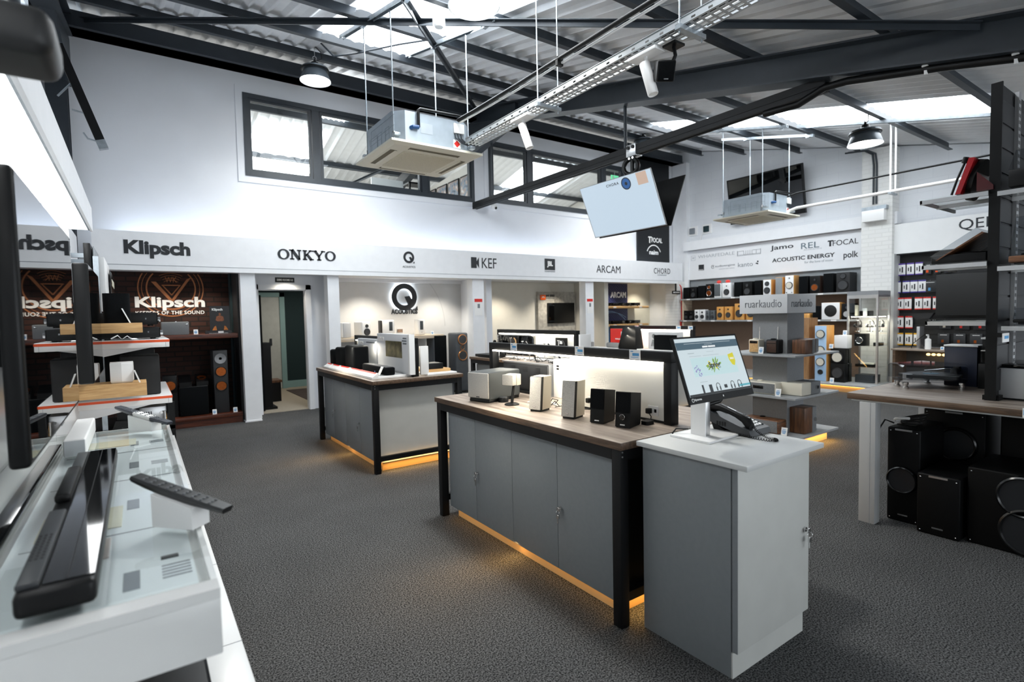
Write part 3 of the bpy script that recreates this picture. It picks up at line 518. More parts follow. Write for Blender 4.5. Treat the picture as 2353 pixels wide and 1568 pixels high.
price_card((4.60, 9.22, 1.155), 0, 'white price card at the right end of the pale shelf', .07, .06)
CR = mat('copper_ring', '#c98a55', .3, .7)
speaker('floor_speaker', 'grey floor speaker with copper ringed cones in the white speaker bay', (5.17, 9.1, .02), .27, .34, 1.15, 0, mat('graphite', '#4b4f54', .55, var=.1), [(0, 1.02, .095, CONE, CR), (0, .865, .045, CONE, CR), (0, .71, .095, CONE, CR)], rad=.03)
speaker('floor_speaker', 'floor speaker behind a black cloth grille in the white speaker bay', (4.72, 9.15, .02), .27, .34, 1.12, 0, mat('graphite', '#4b4f54', .55, var=.1), grille=BLACKC, badge=.48, rad=.03)
# --- screen bay
jp = thing('media_backboard', 'tall mottled concrete look panel carrying the wall television', 'panel', (8.2, 9.88, 0)); B('slab', CONCR, jp, 7.62, 8.76, 9.82, 9.9, .2, 2.02)
jt = thing('television', 'switched off television on the concrete look panel', 'television', (8.28, 9.8, 1.3)); B('bezel', BLACK, jt, 7.88, 8.69, 9.77, 9.815, 1.28, 1.76, .004); B('screen', SCRDARK, jt, 7.89, 8.68, 9.766, 9.772, 1.295, 1.75); B('cable', BLACK, jt, 8.115, 8.12, 9.812, 9.82, 1.76, 1.84)
jb = thing('brand_badge', 'square orange badge on the concrete look panel', 'sign', (7.74, 9.8, 1.83)); B('badge', ORANGEB, jb, 7.67, 7.83, 9.79, 9.82, 1.83, 1.95, .015); text('JBL', jb, (7.75, 9.786, 1.895), FY, .09, .035, WINK, .03); text('BAR SERIES', jb, (7.98, 9.815, 1.93), FY, .26, .05, INK, .03); text('IMMERSIVE SURROUND SOUND', jb, (7.98, 9.815, 1.87), FY, .26, .012, GINK)
tag(MB().box(7.9, 8.65, 9.72, 9.82, 1.04, 1.10, .02).build('soundbar', BLACK, origin=(8.27, 9.75, 1.04)), 'black soundbar on the concrete look panel below the television', 'soundbar')
# --- amplifier bay
ap = thing('wall_graphic', 'dark blue patterned graphic panel with white lettering behind the amplifiers', 'wall graphic', (9.8, 9.68, .3))
def blue_graphic():
    m, nt, b = new_mat('blue_graphic'); tc = N(nt, 'ShaderNodeTexCoord'); sx = N(nt, 'ShaderNodeSeparateXYZ'); nt.links.new(tc.outputs['Object'], sx.inputs[0])
    r = N(nt, 'ShaderNodeValToRGB'); e = r.color_ramp.elements; e[0].position = .15; e[0].color = (.03, .16, .42, 1); e[1].position = .80; e[1].color = (.012, .016, .05, 1); n2 = e.new(.5); n2.color = (.01, .02, .09, 1); n3 = e.new(.34); n3.color = (.06, .25, .5, 1)
    mp = N(nt, 'ShaderNodeMath'); mp.operation = 'MULTIPLY'; mp.inputs[1].default_value = .5; nt.links.new(sx.outputs['Z'], mp.inputs[0]); nt.links.new(mp.outputs[0], r.inputs[0])
    wv = N(nt, 'ShaderNodeTexWave', Scale=9, Distortion=3, Detail=1); wv.bands_direction = 'DIAGONAL'; nt.links.new(tc.outputs['Object'], wv.inputs['Vector'])
    mx = N(nt, 'ShaderNodeMix'); mx.data_type = 'RGBA'; mx.blend_type = 'ADD'; mx.inputs[0].default_value = .5; r2 = N(nt, 'ShaderNodeValToRGB'); r2.color_ramp.elements[0].position = .75; r2.color_ramp.elements[0].color = (0, 0, 0, 1); r2.color_ramp.elements[1].color = (.12, .11, .28, 1)
    nt.links.new(wv.outputs['Fac'], r2.inputs[0]); nt.links.new(r.outputs[0], mx.inputs[6]); nt.links.new(r2.outputs[0], mx.inputs[7]); nt.links.new(mx.outputs[2], b.inputs['Base Color']); b.inputs['Roughness'].default_value = .3; return m
B('panel', blue_graphic(), ap, 9.0, 10.42, 9.66, 9.7, .3, 2.235); text('ARCAM', ap, (10.08, 9.655, 1.95), FY, .56, .15, WINK, .04)
mb = MB(); ring(mb, (9.75, 9.655, .7), FY, .83, .842, 40, 145, .003, 90); ring(mb, (9.85, 9.655, .5), FY, 1.0, 1.01, 60, 128, .003, 90); mb.build('light_arc', mat('pale_arc', '#9fc4ea', .4), ap, smooth=False)
for z, lb in ((1.60, 'upper pale wooden shelf of amplifiers before the blue graphic'), (1.16, 'lower pale wooden shelf of amplifiers before the blue graphic')):
    t = thing('wall_shelf', lb, 'shelf', (9.8, 9.45, z), 'amplifier shelves'); B('board', OAK, t, 8.93, 10.72, 9.22, 9.66, z, z + .055, .004)
    for k in (9.5, 10.42): rect(MB(), (k, 9.218, z + .028), FY, .1, .035, .003).build('price_strip', WHITEP, t, smooth=False)
def amplifier(label, x, z, wd, knobx, y=9.28, h=.085, group='amplifiers on the pale wooden shelves'):
    t = thing('amplifier', label, 'amplifier', (x, y, z), group); B('case', BLACK, t, -wd / 2, wd / 2, 0, .3, .012, h, .006, True); B('fascia', BLACKG, t, -wd / 2, wd / 2, -.006, .004, .012, h, .002, True)
    if knobx is not None: MB().cyl((knobx, -.004, h * .58), (knobx, -.024, h * .58), .026, n=20).build('knob', CHROME, t, local=True)
    for sx in (-1, 1):
        for yy in (.04, .26): MB().cyl((sx * wd * .4, yy, 0), (sx * wd * .4, yy, .014), .016, n=12).build('foot', RUBBER, t, local=True)
    return t
amplifier('black amplifier at the left end of the upper pale shelf', 9.22, 1.655, .42, None); amplifier('black amplifier with silver knob in the middle of the upper pale shelf', 9.72, 1.655, .43, .12); amplifier('black amplifier at the right end of the upper pale shelf', 10.24, 1.655, .45, -.16)
amplifier('black amplifier at the left end of the lower pale shelf', 9.20, 1.215, .42, .1); amplifier('black amplifier right of centre on the lower pale shelf', 9.70, 1.215, .43, .14); amplifier('black amplifier at the right end of the lower pale shelf', 10.24, 1.215, .45, -.16)
cn = thing('exit_sign', 'small black hanging sign on a bracket at the right end of the bays', 'sign', (11.02, 8.62, 1.95)); B('plate', BLACK, cn, 10.86, 11.16, 8.585, 8.6, 1.93, 2.01); text('DEMO ROOM 3', cn, (11.01, 8.583, 1.97), FY, .24, .03, WINK, .02); B('bracket', BLACK, cn, 11.0, 11.02, 8.59, 8.62, 2.01, 2.19)
rc = thing('fire_cable', 'red fire alarm conduit running down the white brick pier', 'cable', (11.25, 8.59, 1.2)); MB().tube([(11.15, 8.61, 2.17), (11.19, 8.585, 2.12), (11.21, 8.585, 2.0), (11.21, 8.585, 1.25)], .012).build('conduit', RED, rc); B('call_point', RED, rc, 11.16, 11.27, 8.55, 8.6, 1.13, 1.25, .006)
for x, lb in ((5.29, 'red headed notice on the white post left of the screen bay'), (8.15, 'red headed notice on the white post right of the screen bay')):
    t = thing('notice', lb, 'notice', (x, 8.655, 1.5), 'notices on the white posts'); B('sheet', WHITEP, t, x - .085, x + .085, 8.654, 8.659, 1.50, 1.82); B('header', RED, t, x - .085, x + .085, 8.651, 8.654, 1.755, 1.815); B('pictogram', GINK, t, x - .02, x + .03, 8.651, 8.654, 1.64, 1.72)
for x, lb in ((.25, 'left downlight over the brick bay'), (.85, 'right downlight over the brick bay'), (1.98, 'downlight over the demo room doorway'), (3.5, 'left downlight over the white speaker bay'), (4.95, 'right downlight over the white speaker bay'), (6.45, 'left downlight over the screen bay'), (7.95, 'right downlight over the screen bay'), (9.55, 'left downlight over the amplifier bay'), (10.7, 'right downlight over the amplifier bay')): downlight(x, 8.95, 2.24, lb)
cm = thing('security_camera', 'white dome security camera on the wall below the upstairs windows', 'security camera', (5.83, 8.97, 3.6)); MB().lathe((5.83, 9.0, 3.70), (5.83, 8.86, 3.66), [(0, .05), (.5, .05), (1, .04)], 18).build('bracket', WHITEP, cm); MB().sphere((5.83, 8.86, 3.61), .065, 10).build('dome', WHITEP, cm); MB().sphere((5.835, 8.81, 3.59), .028, 8).build('lens', BLACKG, cm)
# ================================================================ display counters
T = .897
def counter(label, x0, x1, y0, y1, seams, locks, front=True, group='wood topped display counters', end_black=False):
    t = thing('display_counter', label, 'counter', ((x0 + x1) / 2, (y0 + y1) / 2, 0), group)
    B('worktop', SLABE, t, x0, x1, y0, y1, T - .036, T - .002, .001); B('worktop_surface', SLABW, t, x0 + .0005, x1 - .0005, y0 + .0005, y1 - .0005, T - .003, T)
    L = .055; a0, a1, b0, b1 = x0 + .01, x1 - .01, y0 + .015, y1 - .015; zt = T - .036
    mb = MB(); mb.box(a0, a0 + L * .6, b0 + L, b1 - L, zt - .055, zt).box(a1 - L * .6, a1, b0 + L, b1 - L, zt - .055, zt).box(a0 + L, a1 - L, b0, b0 + L * .6, zt - .055, zt).box(a0 + L, a1 - L, b1 - L * .6, b1, zt - .055, zt)
    mb.box(a0 + L, a1 - L, b0 + .01, b0 + .045, .115, .16).box(a0 + L, a1 - L, b1 - .045, b1 - .01, .115, .16); mb.build('frame', BLACKF, t, smooth=False)
    for xa in (a0, a1 - L):
        for ya in (b0, b1 - L): lg_ = B('leg', BLACKF, t, xa, xa + L, ya, ya + L, 0, zt, .003)
    for z in (zt - .014, zt - .036): MB().cyl((a0 + .015, b0, z), (a0 + .015, b0 - .003, z), .004, n=8).build('rivet', ALU, t)
    c0, c1, d0, d1 = a0 + .055, a1 - .055, b0 + .075, b1 - .075
    B('cabinet_body', BLACKF if end_black else PANELG, t, c0 + .02, c1 - .02, d0, d1, .085, zt - .06)
    if end_black: B('end_panel', BLACKF, t, c0, c1, b0 + .045, b0 + .06, .14, zt - .03)
    ys = sorted([d0] + seams + [d1])
    for i, (p, q) in enumerate(zip(ys, ys[1:])):
        dr = B('door', DOORG, t, c0, c0 + .019, p + .0015, q - .0015, .08, zt - .072, .001); e = [l for l in locks if p < l[0] <= q]
        for l in e: lock(dr, (c0, l[0] if q - l[0] > .03 else q - .03, l[1]), (-1, 0, 0))
        dr2 = B('door', DOORG, t, c1 - .019, c1, p + .0015, q - .0015, .08, zt - .072, .001)
    B('plinth', AMBERP, t, c0 + .05, c1 - .05, d0 + .03, d1 - .03, .0, .085)
    mb = MB(); mb.box(c0 + .028, c0 + .036, d0 + .02, d1 - .02, .079, .084).box(c1 - .036, c1 - .028, d0 + .02, d1 - .02, .079, .084).box(c0 + .05, c1 - .05, b0 + .052, b0 + .06, .104, .113); mb.build('led_strip', LEDO, t, smooth=False)
    for xx, dx in ((c0 + .026, -1), (c1 - .026, 1)): area('plinth_led', (xx, (d0 + d1) / 2, .076), 3.2 * (y1 - y0) / 1.9, .03, d1 - d0 - .1, WARM, (dx * .55, 0, -1))
    area('plinth_led', ((c0 + c1) / 2, b0 + .055, .10), 1.3, c1 - c0 - .1, .03, WARM, (0, -.25, -1))
    return t
def divider(label, x, y0, y1, panel, z=1.285, w2=.03, strips=True):
    t = thing('counter_divider', label, 'divider', (x, (y0 + y1) / 2, T), 'black framed dividers with lit panels on the counters')
    B('frame_top', BLACKF, t, x - w2, x + w2, y0, y1, z - .055, z, .002)
    for ya in (y0, y1 - .05): B('post', BLACKF, t, x - w2, x + w2, ya, ya + .05, T, z - .055, .002)
    B('led_strip', LEDW, t, x - w2 - .004, x - w2 + .012, y0 + .055, y1 - .055, z - .066, z - .056); B('led_strip', LEDW, t, x + w2 - .012, x + w2 + .004, y0 + .055, y1 - .055, z - .066, z - .056)
    for p in panel: B('back_panel', mat('lit_panel', '#f1efe8', .5, var=.01), t, x - .008, x + .008, p[0], p[1], T + .012, z - .056); B('panel_foot', BLACKF, t, x - .014, x + .014, p[0], p[1], T, T + .012)
    for s in (-1, 1): area('divider_led', (x + s * (w2 - .004), (y0 + y1) / 2, z - .072), 5.5 * (y1 - y0) / 1.77, .02, y1 - y0 - .12, (1, .92, .76), (s * -.12, 0, -1))
    return t
counter('nearest wood topped counter with grey doors and amber glow beneath', 1.80, 2.82, 1.72, 3.61, [2.262, 2.70, 3.138], [(3.135, .42), (2.258, .43)], end_black=True)
counter('second wood topped counter by the doorway post with amber glow beneath', 1.79, 2.77, 4.87, 6.82, [5.45, 5.92, 6.36], [(6.33, .42), (5.47, .40)])
counter('wood topped headphone counter behind the nearest lit divider', 4.0, 5.05, 4.78, 6.84, [5.3, 5.8, 6.3], [])
counter('farthest wood topped counter carrying the red box and black subwoofer', 6.02, 7.05, 4.72, 6.5, [5.1, 5.6, 6.05], [])
divider('black framed divider with the lit cream panel on the nearest counter', 2.31, 1.815, 3.585, [(1.865, 2.64)])
divider('black framed divider edge on at the right end of the second counter', 2.28, 4.96, 6.72, [(5.01, 6.67)])
divider('black framed lit divider behind the row of headphones', 4.5, 5.0, 6.79, [(5.05, 5.86)])
divider('farthest black framed lit divider behind the red box', 6.55, 4.8, 6.45, [(4.85, 6.4)])
def shelf_tag(x, y, z, label, w_=.08):
    t = thing('price_tag', label, 'price tag', (x, y, z), 'price tags clipped to divider tops'); MB().prism([(x, y - w_ / 2, z), (x, y + w_ / 2, z), (x, y + w_ / 2, z + .055), (x, y - w_ / 2, z + .055)], (-.003, 0, 0)).build('card', WHITEP, t)
    mb = MB(); rect(mb, (x - .003, y - .008, z + .028), FX, w_ * .6, .016, .001); rect(mb, (x - .003, y + .02, z + .045), FX, w_ * .25, .005, .001); rect(mb, (x - .003, y, z + .012), FX, w_ * .7, .003, .001); mb.build('printing', PRINTBL, t, smooth=False)
shelf_tag(2.278, 3.24, 1.235, 'price tag nearest the left end of the nearest divider'); shelf_tag(2.278, 2.52, 1.237, 'price tag in the middle of the nearest divider'); shelf_tag(2.278, 2.06, 1.235, 'price tag nearest the monitor on the nearest divider')
shelf_tag(6.518, 5.85, 1.232, 'price tag above the red box on the farthest divider'); shelf_tag(6.518, 5.05, 1.232, 'price tag third from the left on the farthest divider'); shelf_tag(6.518, 4.84, 1.232, 'price tag at the right end of the farthest divider')
# --- till pedestal
tp = thing('till_pedestal', 'grey pedestal cabinet with pale top carrying the monitor and phone', 'cabinet', (2.19, 1.43, 0))
B('worktop', LGREY, tp, 1.882, 2.487, 1.145, 1.70, .878, .90, .0015); B('carcass', DOORG, tp, 1.915, 2.475, 1.235, 1.69, .0, .877, .001); B('door', PANELG, tp, 1.917, 2.478, 1.205, 1.229, .115, .868, .0015)
d_ = tp.children[-1]; lock(d_, (2.44, 1.205, .50), (0, -1, 0)); B('kickboard', PANELG, tp, 1.917, 2.475, 1.2285, 1.2355, 0, .108); B('hinge_edge', DOORG, tp, 1.9145, 1.9165, 1.2055, 1.2285, .115, .868)
# --- things on the nearest counter
t = thing('subwoofer', 'grey box subwoofer with silver front at the left end of the nearest counter', 'subwoofer', (1.915, 3.17, T), None, math.radians(-76))
MB().box(-.10, .10, .012, .34, .018, .21, .012, 3).build('cabinet', mat('sub_grey', '#494d4e', .5, .2, var=.05), t, local=True); MB().box(-.098, .098, 0, .014, .03, .205, .006).build('grille', SILGR, t, local=True); MB().box(-.095, .095, .012, .33, 0, .02, .004).build('foot', BLACK, t, local=True); MB().box(-.015, .015, -.002, 0, .036, .042).build('badge', INK, t, local=True)
t = thing('satellite_speaker', 'small silver cube speaker leaning on a black stand beside the grey subwoofer', 'speaker', (2.035, 2.93, T), None, math.radians(-72))
MB().lathe((0, 0, 0), (0, 0, .012), [(0, .05), (.5, .05), (1, .035)], 24).build('base', BLACK, t, local=True); MB().tube([(0, 0, .01), (0, .012, .07), (0, .03, .15)], .010, 10).build('stem', BLACK, t, local=True)
MB().box(-.045, .045, -.045, -.003, .135, .205, .004).build('grille', SILGR, t, local=True); MB().box(-.047, .047, -.001, .045, .133, .207, .004).build('body', SILVER, t, local=True)
t = thing('volume_dial', 'small black volume dial beside the cube speaker stand', 'control dial', (2.06, 3.07, T)); MB().lathe((2.06, 3.07, T), (2.06, 3.07, T + .03), [(0, .036), (.8, .036), (1, .033)], 26).build('body', BLACK, t); MB().cyl((2.06, 3.07, T + .03), (2.06, 3.07, T + .033), .030, n=26).build('cap', CONE, t)
def desk_speaker(label, x, y, rz):
    t = thing('desk_speaker', label, 'speaker', (x, y, T), 'silver desk speakers on the nearest counter', math.radians(rz))
    MB().prism([(-.043, 0, .012), (-.043, .11, .012), (-.043, .125, .215), (-.043, .022, .215)], (.086, 0, 0)).build('body', SILVER, t, local=True)
    MB().prism([(-.041, -.012, .014), (-.041, -.004, .014), (-.041, .018, .213), (-.041, .010, .213)], (.082, 0, 0)).build('grille', SILGR, t, local=True)
    MB().prism([(-.0435, -.006, .012), (-.0435, .012, .012), (-.0435, .034, .216), (-.0435, .016, .216)], (.087, 0, 0)).build('black_band', BLACK, t, local=True)
    MB().box(-.04, .04, .0, .10, 0, .012, .003).build('foot', RUBBER, t, local=True); MB().box(-.008, .008, -.014, -.010, .03, .036).build('badge', CHROME, t, local=True); return t
desk_speaker('left one of the two silver desk speakers on the nearest counter', 2.0, 2.625, -72); desk_speaker('right one of the two silver desk speakers on the nearest counter', 2.0, 2.315, -72)
def black_speaker(label, x, y, rz, knob):
    t = thing('desk_speaker', label, 'speaker', (x, y, T), 'black desk speakers on the nearest counter', math.radians(rz))
    MB().prism([(-.042, .0, .004), (-.042, .135, .004), (-.042, .145, .17), (-.042, .018, .188)], (.084, 0, 0)).build('body', BLACK, t, local=True)
    MB().prism([(-.040, -.001, .08), (-.040, .002, .08), (-.040, .016, .186), (-.040, .010, .186)], (.08, 0, 0)).build('grille', BLACKC, t, local=True)
    MB().box(-.038, .038, .004, .13, 0, .005).build('foot', RUBBER, t, local=True); MB().box(-.013, .013, -.0015, .002, .014, .019).build('badge', WINK, t, local=True)
    if knob: MB().cyl((0, .005, .058), (0, -.012, .056), .012, n=18).build('knob', BLACKG, t, local=True); MB().torus((0, -.004, .058), (0, 1, 0), .014, .0015, 20, 6).build('knob_ring', CHROME, t, local=True)
    return t
black_speaker('black desk speaker without a knob, second from the right on the nearest counter', 2.03, 2.115, -72, False); black_speaker('black desk speaker with a chrome ringed knob nearest the monitor', 2.05, 1.945, -72, True)
t = thing('screen', 'back of a black display screen standing behind the nearest divider', 'screen', (2.45, 3.32, T)); B('housing', mat('screen_back', '#26282b', .6, var=.15, scale=25), t, 2.43, 2.46, 3.03, 3.61, .915, 1.125, .006); B('rim', ALU, t, 2.425, 2.465, 3.02, 3.62, 1.12, 1.13); B('rim', ALU, t, 2.425, 2.465, 3.012, 3.03, .905, 1.125); B('foot', BLACK, t, 2.40, 2.50, 3.2, 3.42, T, .915)
mb = MB()
for k in range(3):
    for q in range(5): mb.box(2.4285, 2.4305, 3.12 + k * .16, 3.18 + k * .16, 1.06 + q * .009, 1.063 + q * .009)
mb.build('vent', RUBBER, t, smooth=False); mb = MB(); mb.box(2.4275, 2.431, 3.20, 3.245, .985, 1.015).box(2.4275, 2.431, 3.205, 3.245, .945, .97); mb.build('sticker', WHITEP, t, smooth=False)
t = thing('media_player', 'tall narrow white device standing behind the nearest divider', 'device', (2.47, 2.92, T)); B('body', GLOSSW, t, 2.45, 2.56, 2.885, 2.995, T, 1.175, .004); B('side', WHITEP, t, 2.45, 2.56, 2.858, 2.883, T, 1.172, .003); B('port', BLACK, t, 2.448, 2.452, 2.93, 2.955, 1.12, 1.132); B('port', BLACK, t, 2.448, 2.452, 2.93, 2.955, 1.10, 1.112)
t = thing('cable_tangle', 'tangle of thin black and white cables behind the cube speaker', 'cables', (2.2, 2.85, T)); rr = random.Random(3)
for k in range(7):
    p = [(2.14 + rr.random() * .1, 3.0 - rr.random() * .3, T + .006)]
    for j in range(9): p.append((min(2.25, max(2.12, p[-1][0] + rr.uniform(-.05, .05))), p[-1][1] - rr.uniform(-.02, .06), T + .004 + abs(rr.gauss(0, .016))))
    MB().tube(p, .0028, 6).build('cable', BLACK if k % 3 else WHITEP, t)
for y, lb in ((1.95, 'white double power socket with a plug on the lit panel near the monitor'), (2.43, 'white power socket on the lit panel behind the black speakers')):
    t = thing('power_socket', lb, 'socket', (2.298, y, .955), 'power sockets on the lit panel'); B('plate', GLOSSW, t, 2.294, 2.301, y - .035, y + .035, .93, .985, .002); B('switch', BLACK, t, 2.291, 2.295, y - .025, y - .012, .95, .968); B('plug', BLACK, t, 2.265, 2.295, y + .004, y + .03, .942, .972, .005)
t = thing('power_adapter', 'flat black power adapter with cable at the foot of the lit panel', 'power adapter', (2.22, 1.93, T)); MB().rbox(2.19, 2.25, 1.90, 1.95, T, T + .02, .012, 'z').build('body', BLACK, t); MB().tube([(2.25, 1.93, T + .01), (2.28, 1.95, T + .03), (2.272, 1.965, .955)], .003, 6).build('cable', BLACK, t)
# --- monitor on the pedestal
mo = thing('monitor', 'tilted desktop monitor showing a web shop page on a white square foot', 'monitor', (2.2, 1.55, .90))
MB().prism([(2.07, 1.655, .9005), (2.075, 1.445, .9005), (2.36, 1.46, .9005), (2.325, 1.665, .9005)], (0, 0, .009)).build('foot', WHITEP, mo); B('column', ALU, mo, 2.165, 2.20, 1.525, 1.605, .909, 1.13, .003); MB().box(2.160, 2.166, 1.525, 1.605, .909, 1.12).build('column_face', WHITEP, mo)
# screen panel: four measured corners
def SE(name, col, k=1.0): return emit('scr_' + name, srgb(col), 0.72 * k, base=(.02, .02, .02))
U = Vector((0, .101, .290)).normalized(); FS = ((1, 0, 0), tuple(U)); NS = Vector((1, 0, 0)).cross(U); SO = Vector((1.95, 1.448, 1.092)); SWd, SHt = .49, .307
def sp(a, b, k=0): return SO + Vector((1, 0, 0)) * a * SWd + U * b * SHt + NS * k
mb = MB(); mb.prism([sp(0, 0, -.012), sp(1, 0, -.012), sp(1, 1, -.012), sp(0, 1, -.012)], NS * .012); mb.prism([sp(.12, .1, -.04), sp(.88, .1, -.04), sp(.88, .85, -.04), sp(.12, .85, -.04)], NS * .03); mb.build('bezel', BLACK, mo)
scn = MB().prism([sp(.022, .105, 0), sp(.978, .105, 0), sp(.978, .972, 0), sp(.022, .972, 0)], NS * .0012).build('screen', SE('page', '#d3e2e8'), mo, smooth=False)
def scr(name, m, items, k=.0016):
    mb = MB()
    for a0, a1, b0, b1 in items: mb.prism([sp(a0, b0, k - .001), sp(a1, b0, k - .001), sp(a1, b1, k - .001), sp(a0, b1, k - .001)], NS * .0008)
    mb.build(name, m, scn, smooth=False)
scr('banner', SE('navy', '#46606f'), [(.022, .978, .80, .915)]); scr('buttons', SE('white', '#f4f8f9'), [(.40, .48, .815, .84), (.49, .60, .815, .84)], .003); scr('banner_text', SE('lt', '#b9c6cc'), [(.14, .86, .886, .892), (.44, .56, .862, .868)], .003)
scr('menu_text', SE('grey', '#a5b4ba'), [(.16, .25, .735, .745), (.44, .55, .745, .749), (.17, .34, .69, .695), (.37, .62, .69, .695), (.80, .82, .752, .758), (.22, .33, .295, .301)], .002); scr('hero', SE('hero', '#c6e3e7'), [(.17, .86, .38, .665)], .002)
rr = random.Random(5)
def blobs(n, ca, cb, ra, rb, s0, s1, seed, pointy=False):
    q = random.Random(seed); mb = MB()
    for i in range(n):
        an = q.random() * 2 * PI; rad = q.random() ** .5; a, b = ca + ra * rad * math.cos(an), cb + rb * rad * math.sin(an); s = q.uniform(s0, s1); th = an if pointy else q.random() * PI
        pts = [(s * math.cos(th + k * PI / 3) * (1.8 if pointy and k % 3 == 0 else .6), s * math.sin(th + k * PI / 3) * (1.8 if pointy and k % 3 == 0 else .6)) for k in range(6)]
        flat(pts, sp(a, b, .0018 + i * .00002), FS, .0006, mb)
    return mb
blobs(30, .50, .53, .11, .095, .003, .008, 1, True).build('leaves', SE('green', '#7fa83a'), scn, smooth=False); blobs(9, .49, .54, .085, .07, .006, .012, 2).build('lemons', SE('yellow', '#eedc2e'), scn, smooth=False)
blobs(34, .235, .46, .05, .09, .002, .006, 4).build('blossom', SE('violet', '#8f86c4'), scn, smooth=False)
mb = MB(); put_text(mb, 'Spring', sp(.50, .525, .004), FS, .085, .034, .02, .0012); mb.build('lettering', SE('ink', '#20262c'), scn, smooth=False)
flat([(-.022, .022), (.022, .03), (.026, -.012), (.012, -.034), (-.006, -.028), (-.02, -.004)], sp(.80, .60, .002), FS, .0008).build('price_burst', SE('gold', '#d9d22a'), scn, smooth=False)
put_text(MB(), 'SALE', sp(.805, .607, .0036), FS, .03, .010, .02, .0008).build('lettering', SE('white', '#f4f8f9'), scn, smooth=False)
for i in range(6):
    c = sp(.235 + i * .115, .19, .002); mb = MB()
    if i in (0, 1, 3): rect(mb, c, FS, .012 if i == 0 else .022, .04 if i == 0 else (.034 if i == 1 else .016), .0008)
    else: ring(mb, c + U * .006, FS, .012, .015, -20, 200, .0008, 30); rect(mb, c + Vector((-.0125, 0, 0)) - U * .006, FS, .008, .018, .0008); rect(mb, c + Vector((.0125, 0, 0)) - U * .006, FS, .008, .018, .0008)
    mb.build('product', SE('ink', '#20262c'), scn, smooth=False)
scr('chat_bar', SE('cyan', '#56aebd'), [(.80, .978, .155, .185)], .003); scr('taskbar', SE('bar', '#101418'), [(.022, .978, .105, .135)], .003)
mb = MB(); put_text(mb, 'iiyama', sp(.12, .055, .0012), FS, .05, .012, .02, .001); ring(mb, sp(.045, .055, .001), FS, .006, .0085, 0, 360, .001, 20); rect(mb, sp(.5, .055, .001), FS, .006, .008, .001); mb.build('maker_mark', WINK, mo, smooth=False)
MB().tube([(2.2, 1.56, 1.06), (2.24, 1.56, 1.05), (2.30, 1.545, 1.06), (2.33, 1.53, 1.10), (2.335, 1.52, 1.16), (2.30, 1.53, 1.2), (2.22, 1.535, 1.22)], .011, 10).build('cable_arm', BLACK, mo); MB().tube([(2.16, 1.62, .93), (2.12, 1.66, .93), (2.11, 1.675, .905)], .004, 6).build('cable', BLACK, mo); B('neck', ALU, mo, 2.165, 2.20, 1.535, 1.59, 1.12, 1.25)
# --- desk phone
ph = thing('desk_phone', 'dark grey desk telephone with coiled cord on the pedestal', 'telephone', (2.41, 1.52, .90)); PH = mat('phone_grey', '#3a3d40', .4, var=.04)
MB().prism([(2.325, 1.395, .905), (2.325, 1.405, .93), (2.325, 1.66, 1.01), (2.325, 1.685, .995), (2.325, 1.665, .96), (2.325, 1.45, .905)], (.175, 0, 0)).build('body', PH, ph)
MB().prism([(2.34, 1.52, .90), (2.34, 1.62, .95), (2.34, 1.60, .90)], (.14, 0, 0)).build('stand', BLACK, ph)
pu = Vector((0, .255, .08)).normalized(); pn = Vector((1, 0, 0)).cross(pu)
def pp(x, s, k=0): return Vector((x, 1.405, .93)) + pu * s + pn * k
mb = MB()
rings = []
for s, ww, hh, k in ((.012, .020, .018, .012), (.03, .024, .026, .02), (.06, .021, .018, .03), (.10, .018, .014, .034), (.15, .018, .014, .034), (.19, .021, .018, .03), (.225, .024, .026, .02), (.245, .020, .018, .012)):
    rings.append([pp(2.362 + ww * math.cos(2 * PI * i / 12), s, k + hh * math.sin(2 * PI * i / 12)) for i in range(12)])
mb.loft(rings).build('handset', BLACK, ph)
mb = MB()
for i in range(3):
    for j in range(5): rect(mb, pp(2.425 + i * .022, .035 + j * .021, .001), ((1, 0, 0), tuple(pu)), .015, .013, .004)
mb.build('keypad', WHITEP, ph); mb = MB()
for j in range(6): rect(mb, pp(2.487, .03 + j * .02, .001), ((1, 0, 0), tuple(pu)), .010, .010, .004)
mb.build('side_keys', BLACK, ph); rect(MB(), pp(2.445, .20, .001), ((1, 0, 0), tuple(pu)), .08, .05, .003).build('display', mat('lcd_dark', '#15181a', .1), ph)
for i in range(4): rect(MB(), Vector((2.3245, 1.53 + i * .014, .945)), FX, .008, .022, .001).build('speaker_slot', BLACK, ph)
mb = MB(); path = []
base = [(2.37, 1.41, .945), (2.36, 1.375, .925), (2.365, 1.34, .908), (2.37, 1.305, .906), (2.35, 1.285, .906), (2.325, 1.30, .906), (2.32, 1.36, .906), (2.325, 1.42, .906), (2.325, 1.47, .908)]
def cr(p, t):
    n = len(p) - 1; f = min(t * n, n - 1e-6); i = int(f); f -= i; P = [Vector(p[max(0, min(n, i + k))]) for k in (-1, 0, 1, 2)]
    return .5 * ((2 * P[1]) + (P[2] - P[0]) * f + (2 * P[0] - 5 * P[1] + 4 * P[2] - P[3]) * f * f + (3 * P[1] - P[0] - 3 * P[2] + P[3]) * f ** 3)
for i in range(420):
    t = i / 419; c = cr(base, t); d = (cr(base, min(1, t + .004)) - cr(base, max(0, t - .004))).normalized(); u = d.orthogonal().normalized() if i == 0 else (u - d * u.dot(d)).normalized(); v = d.cross(u); a = i * .62; path.append(c + (u * math.cos(a) + v * math.sin(a)) * .0048)
mb.tube(path, .0016, 5).build('coiled_cord', BLACK, ph)
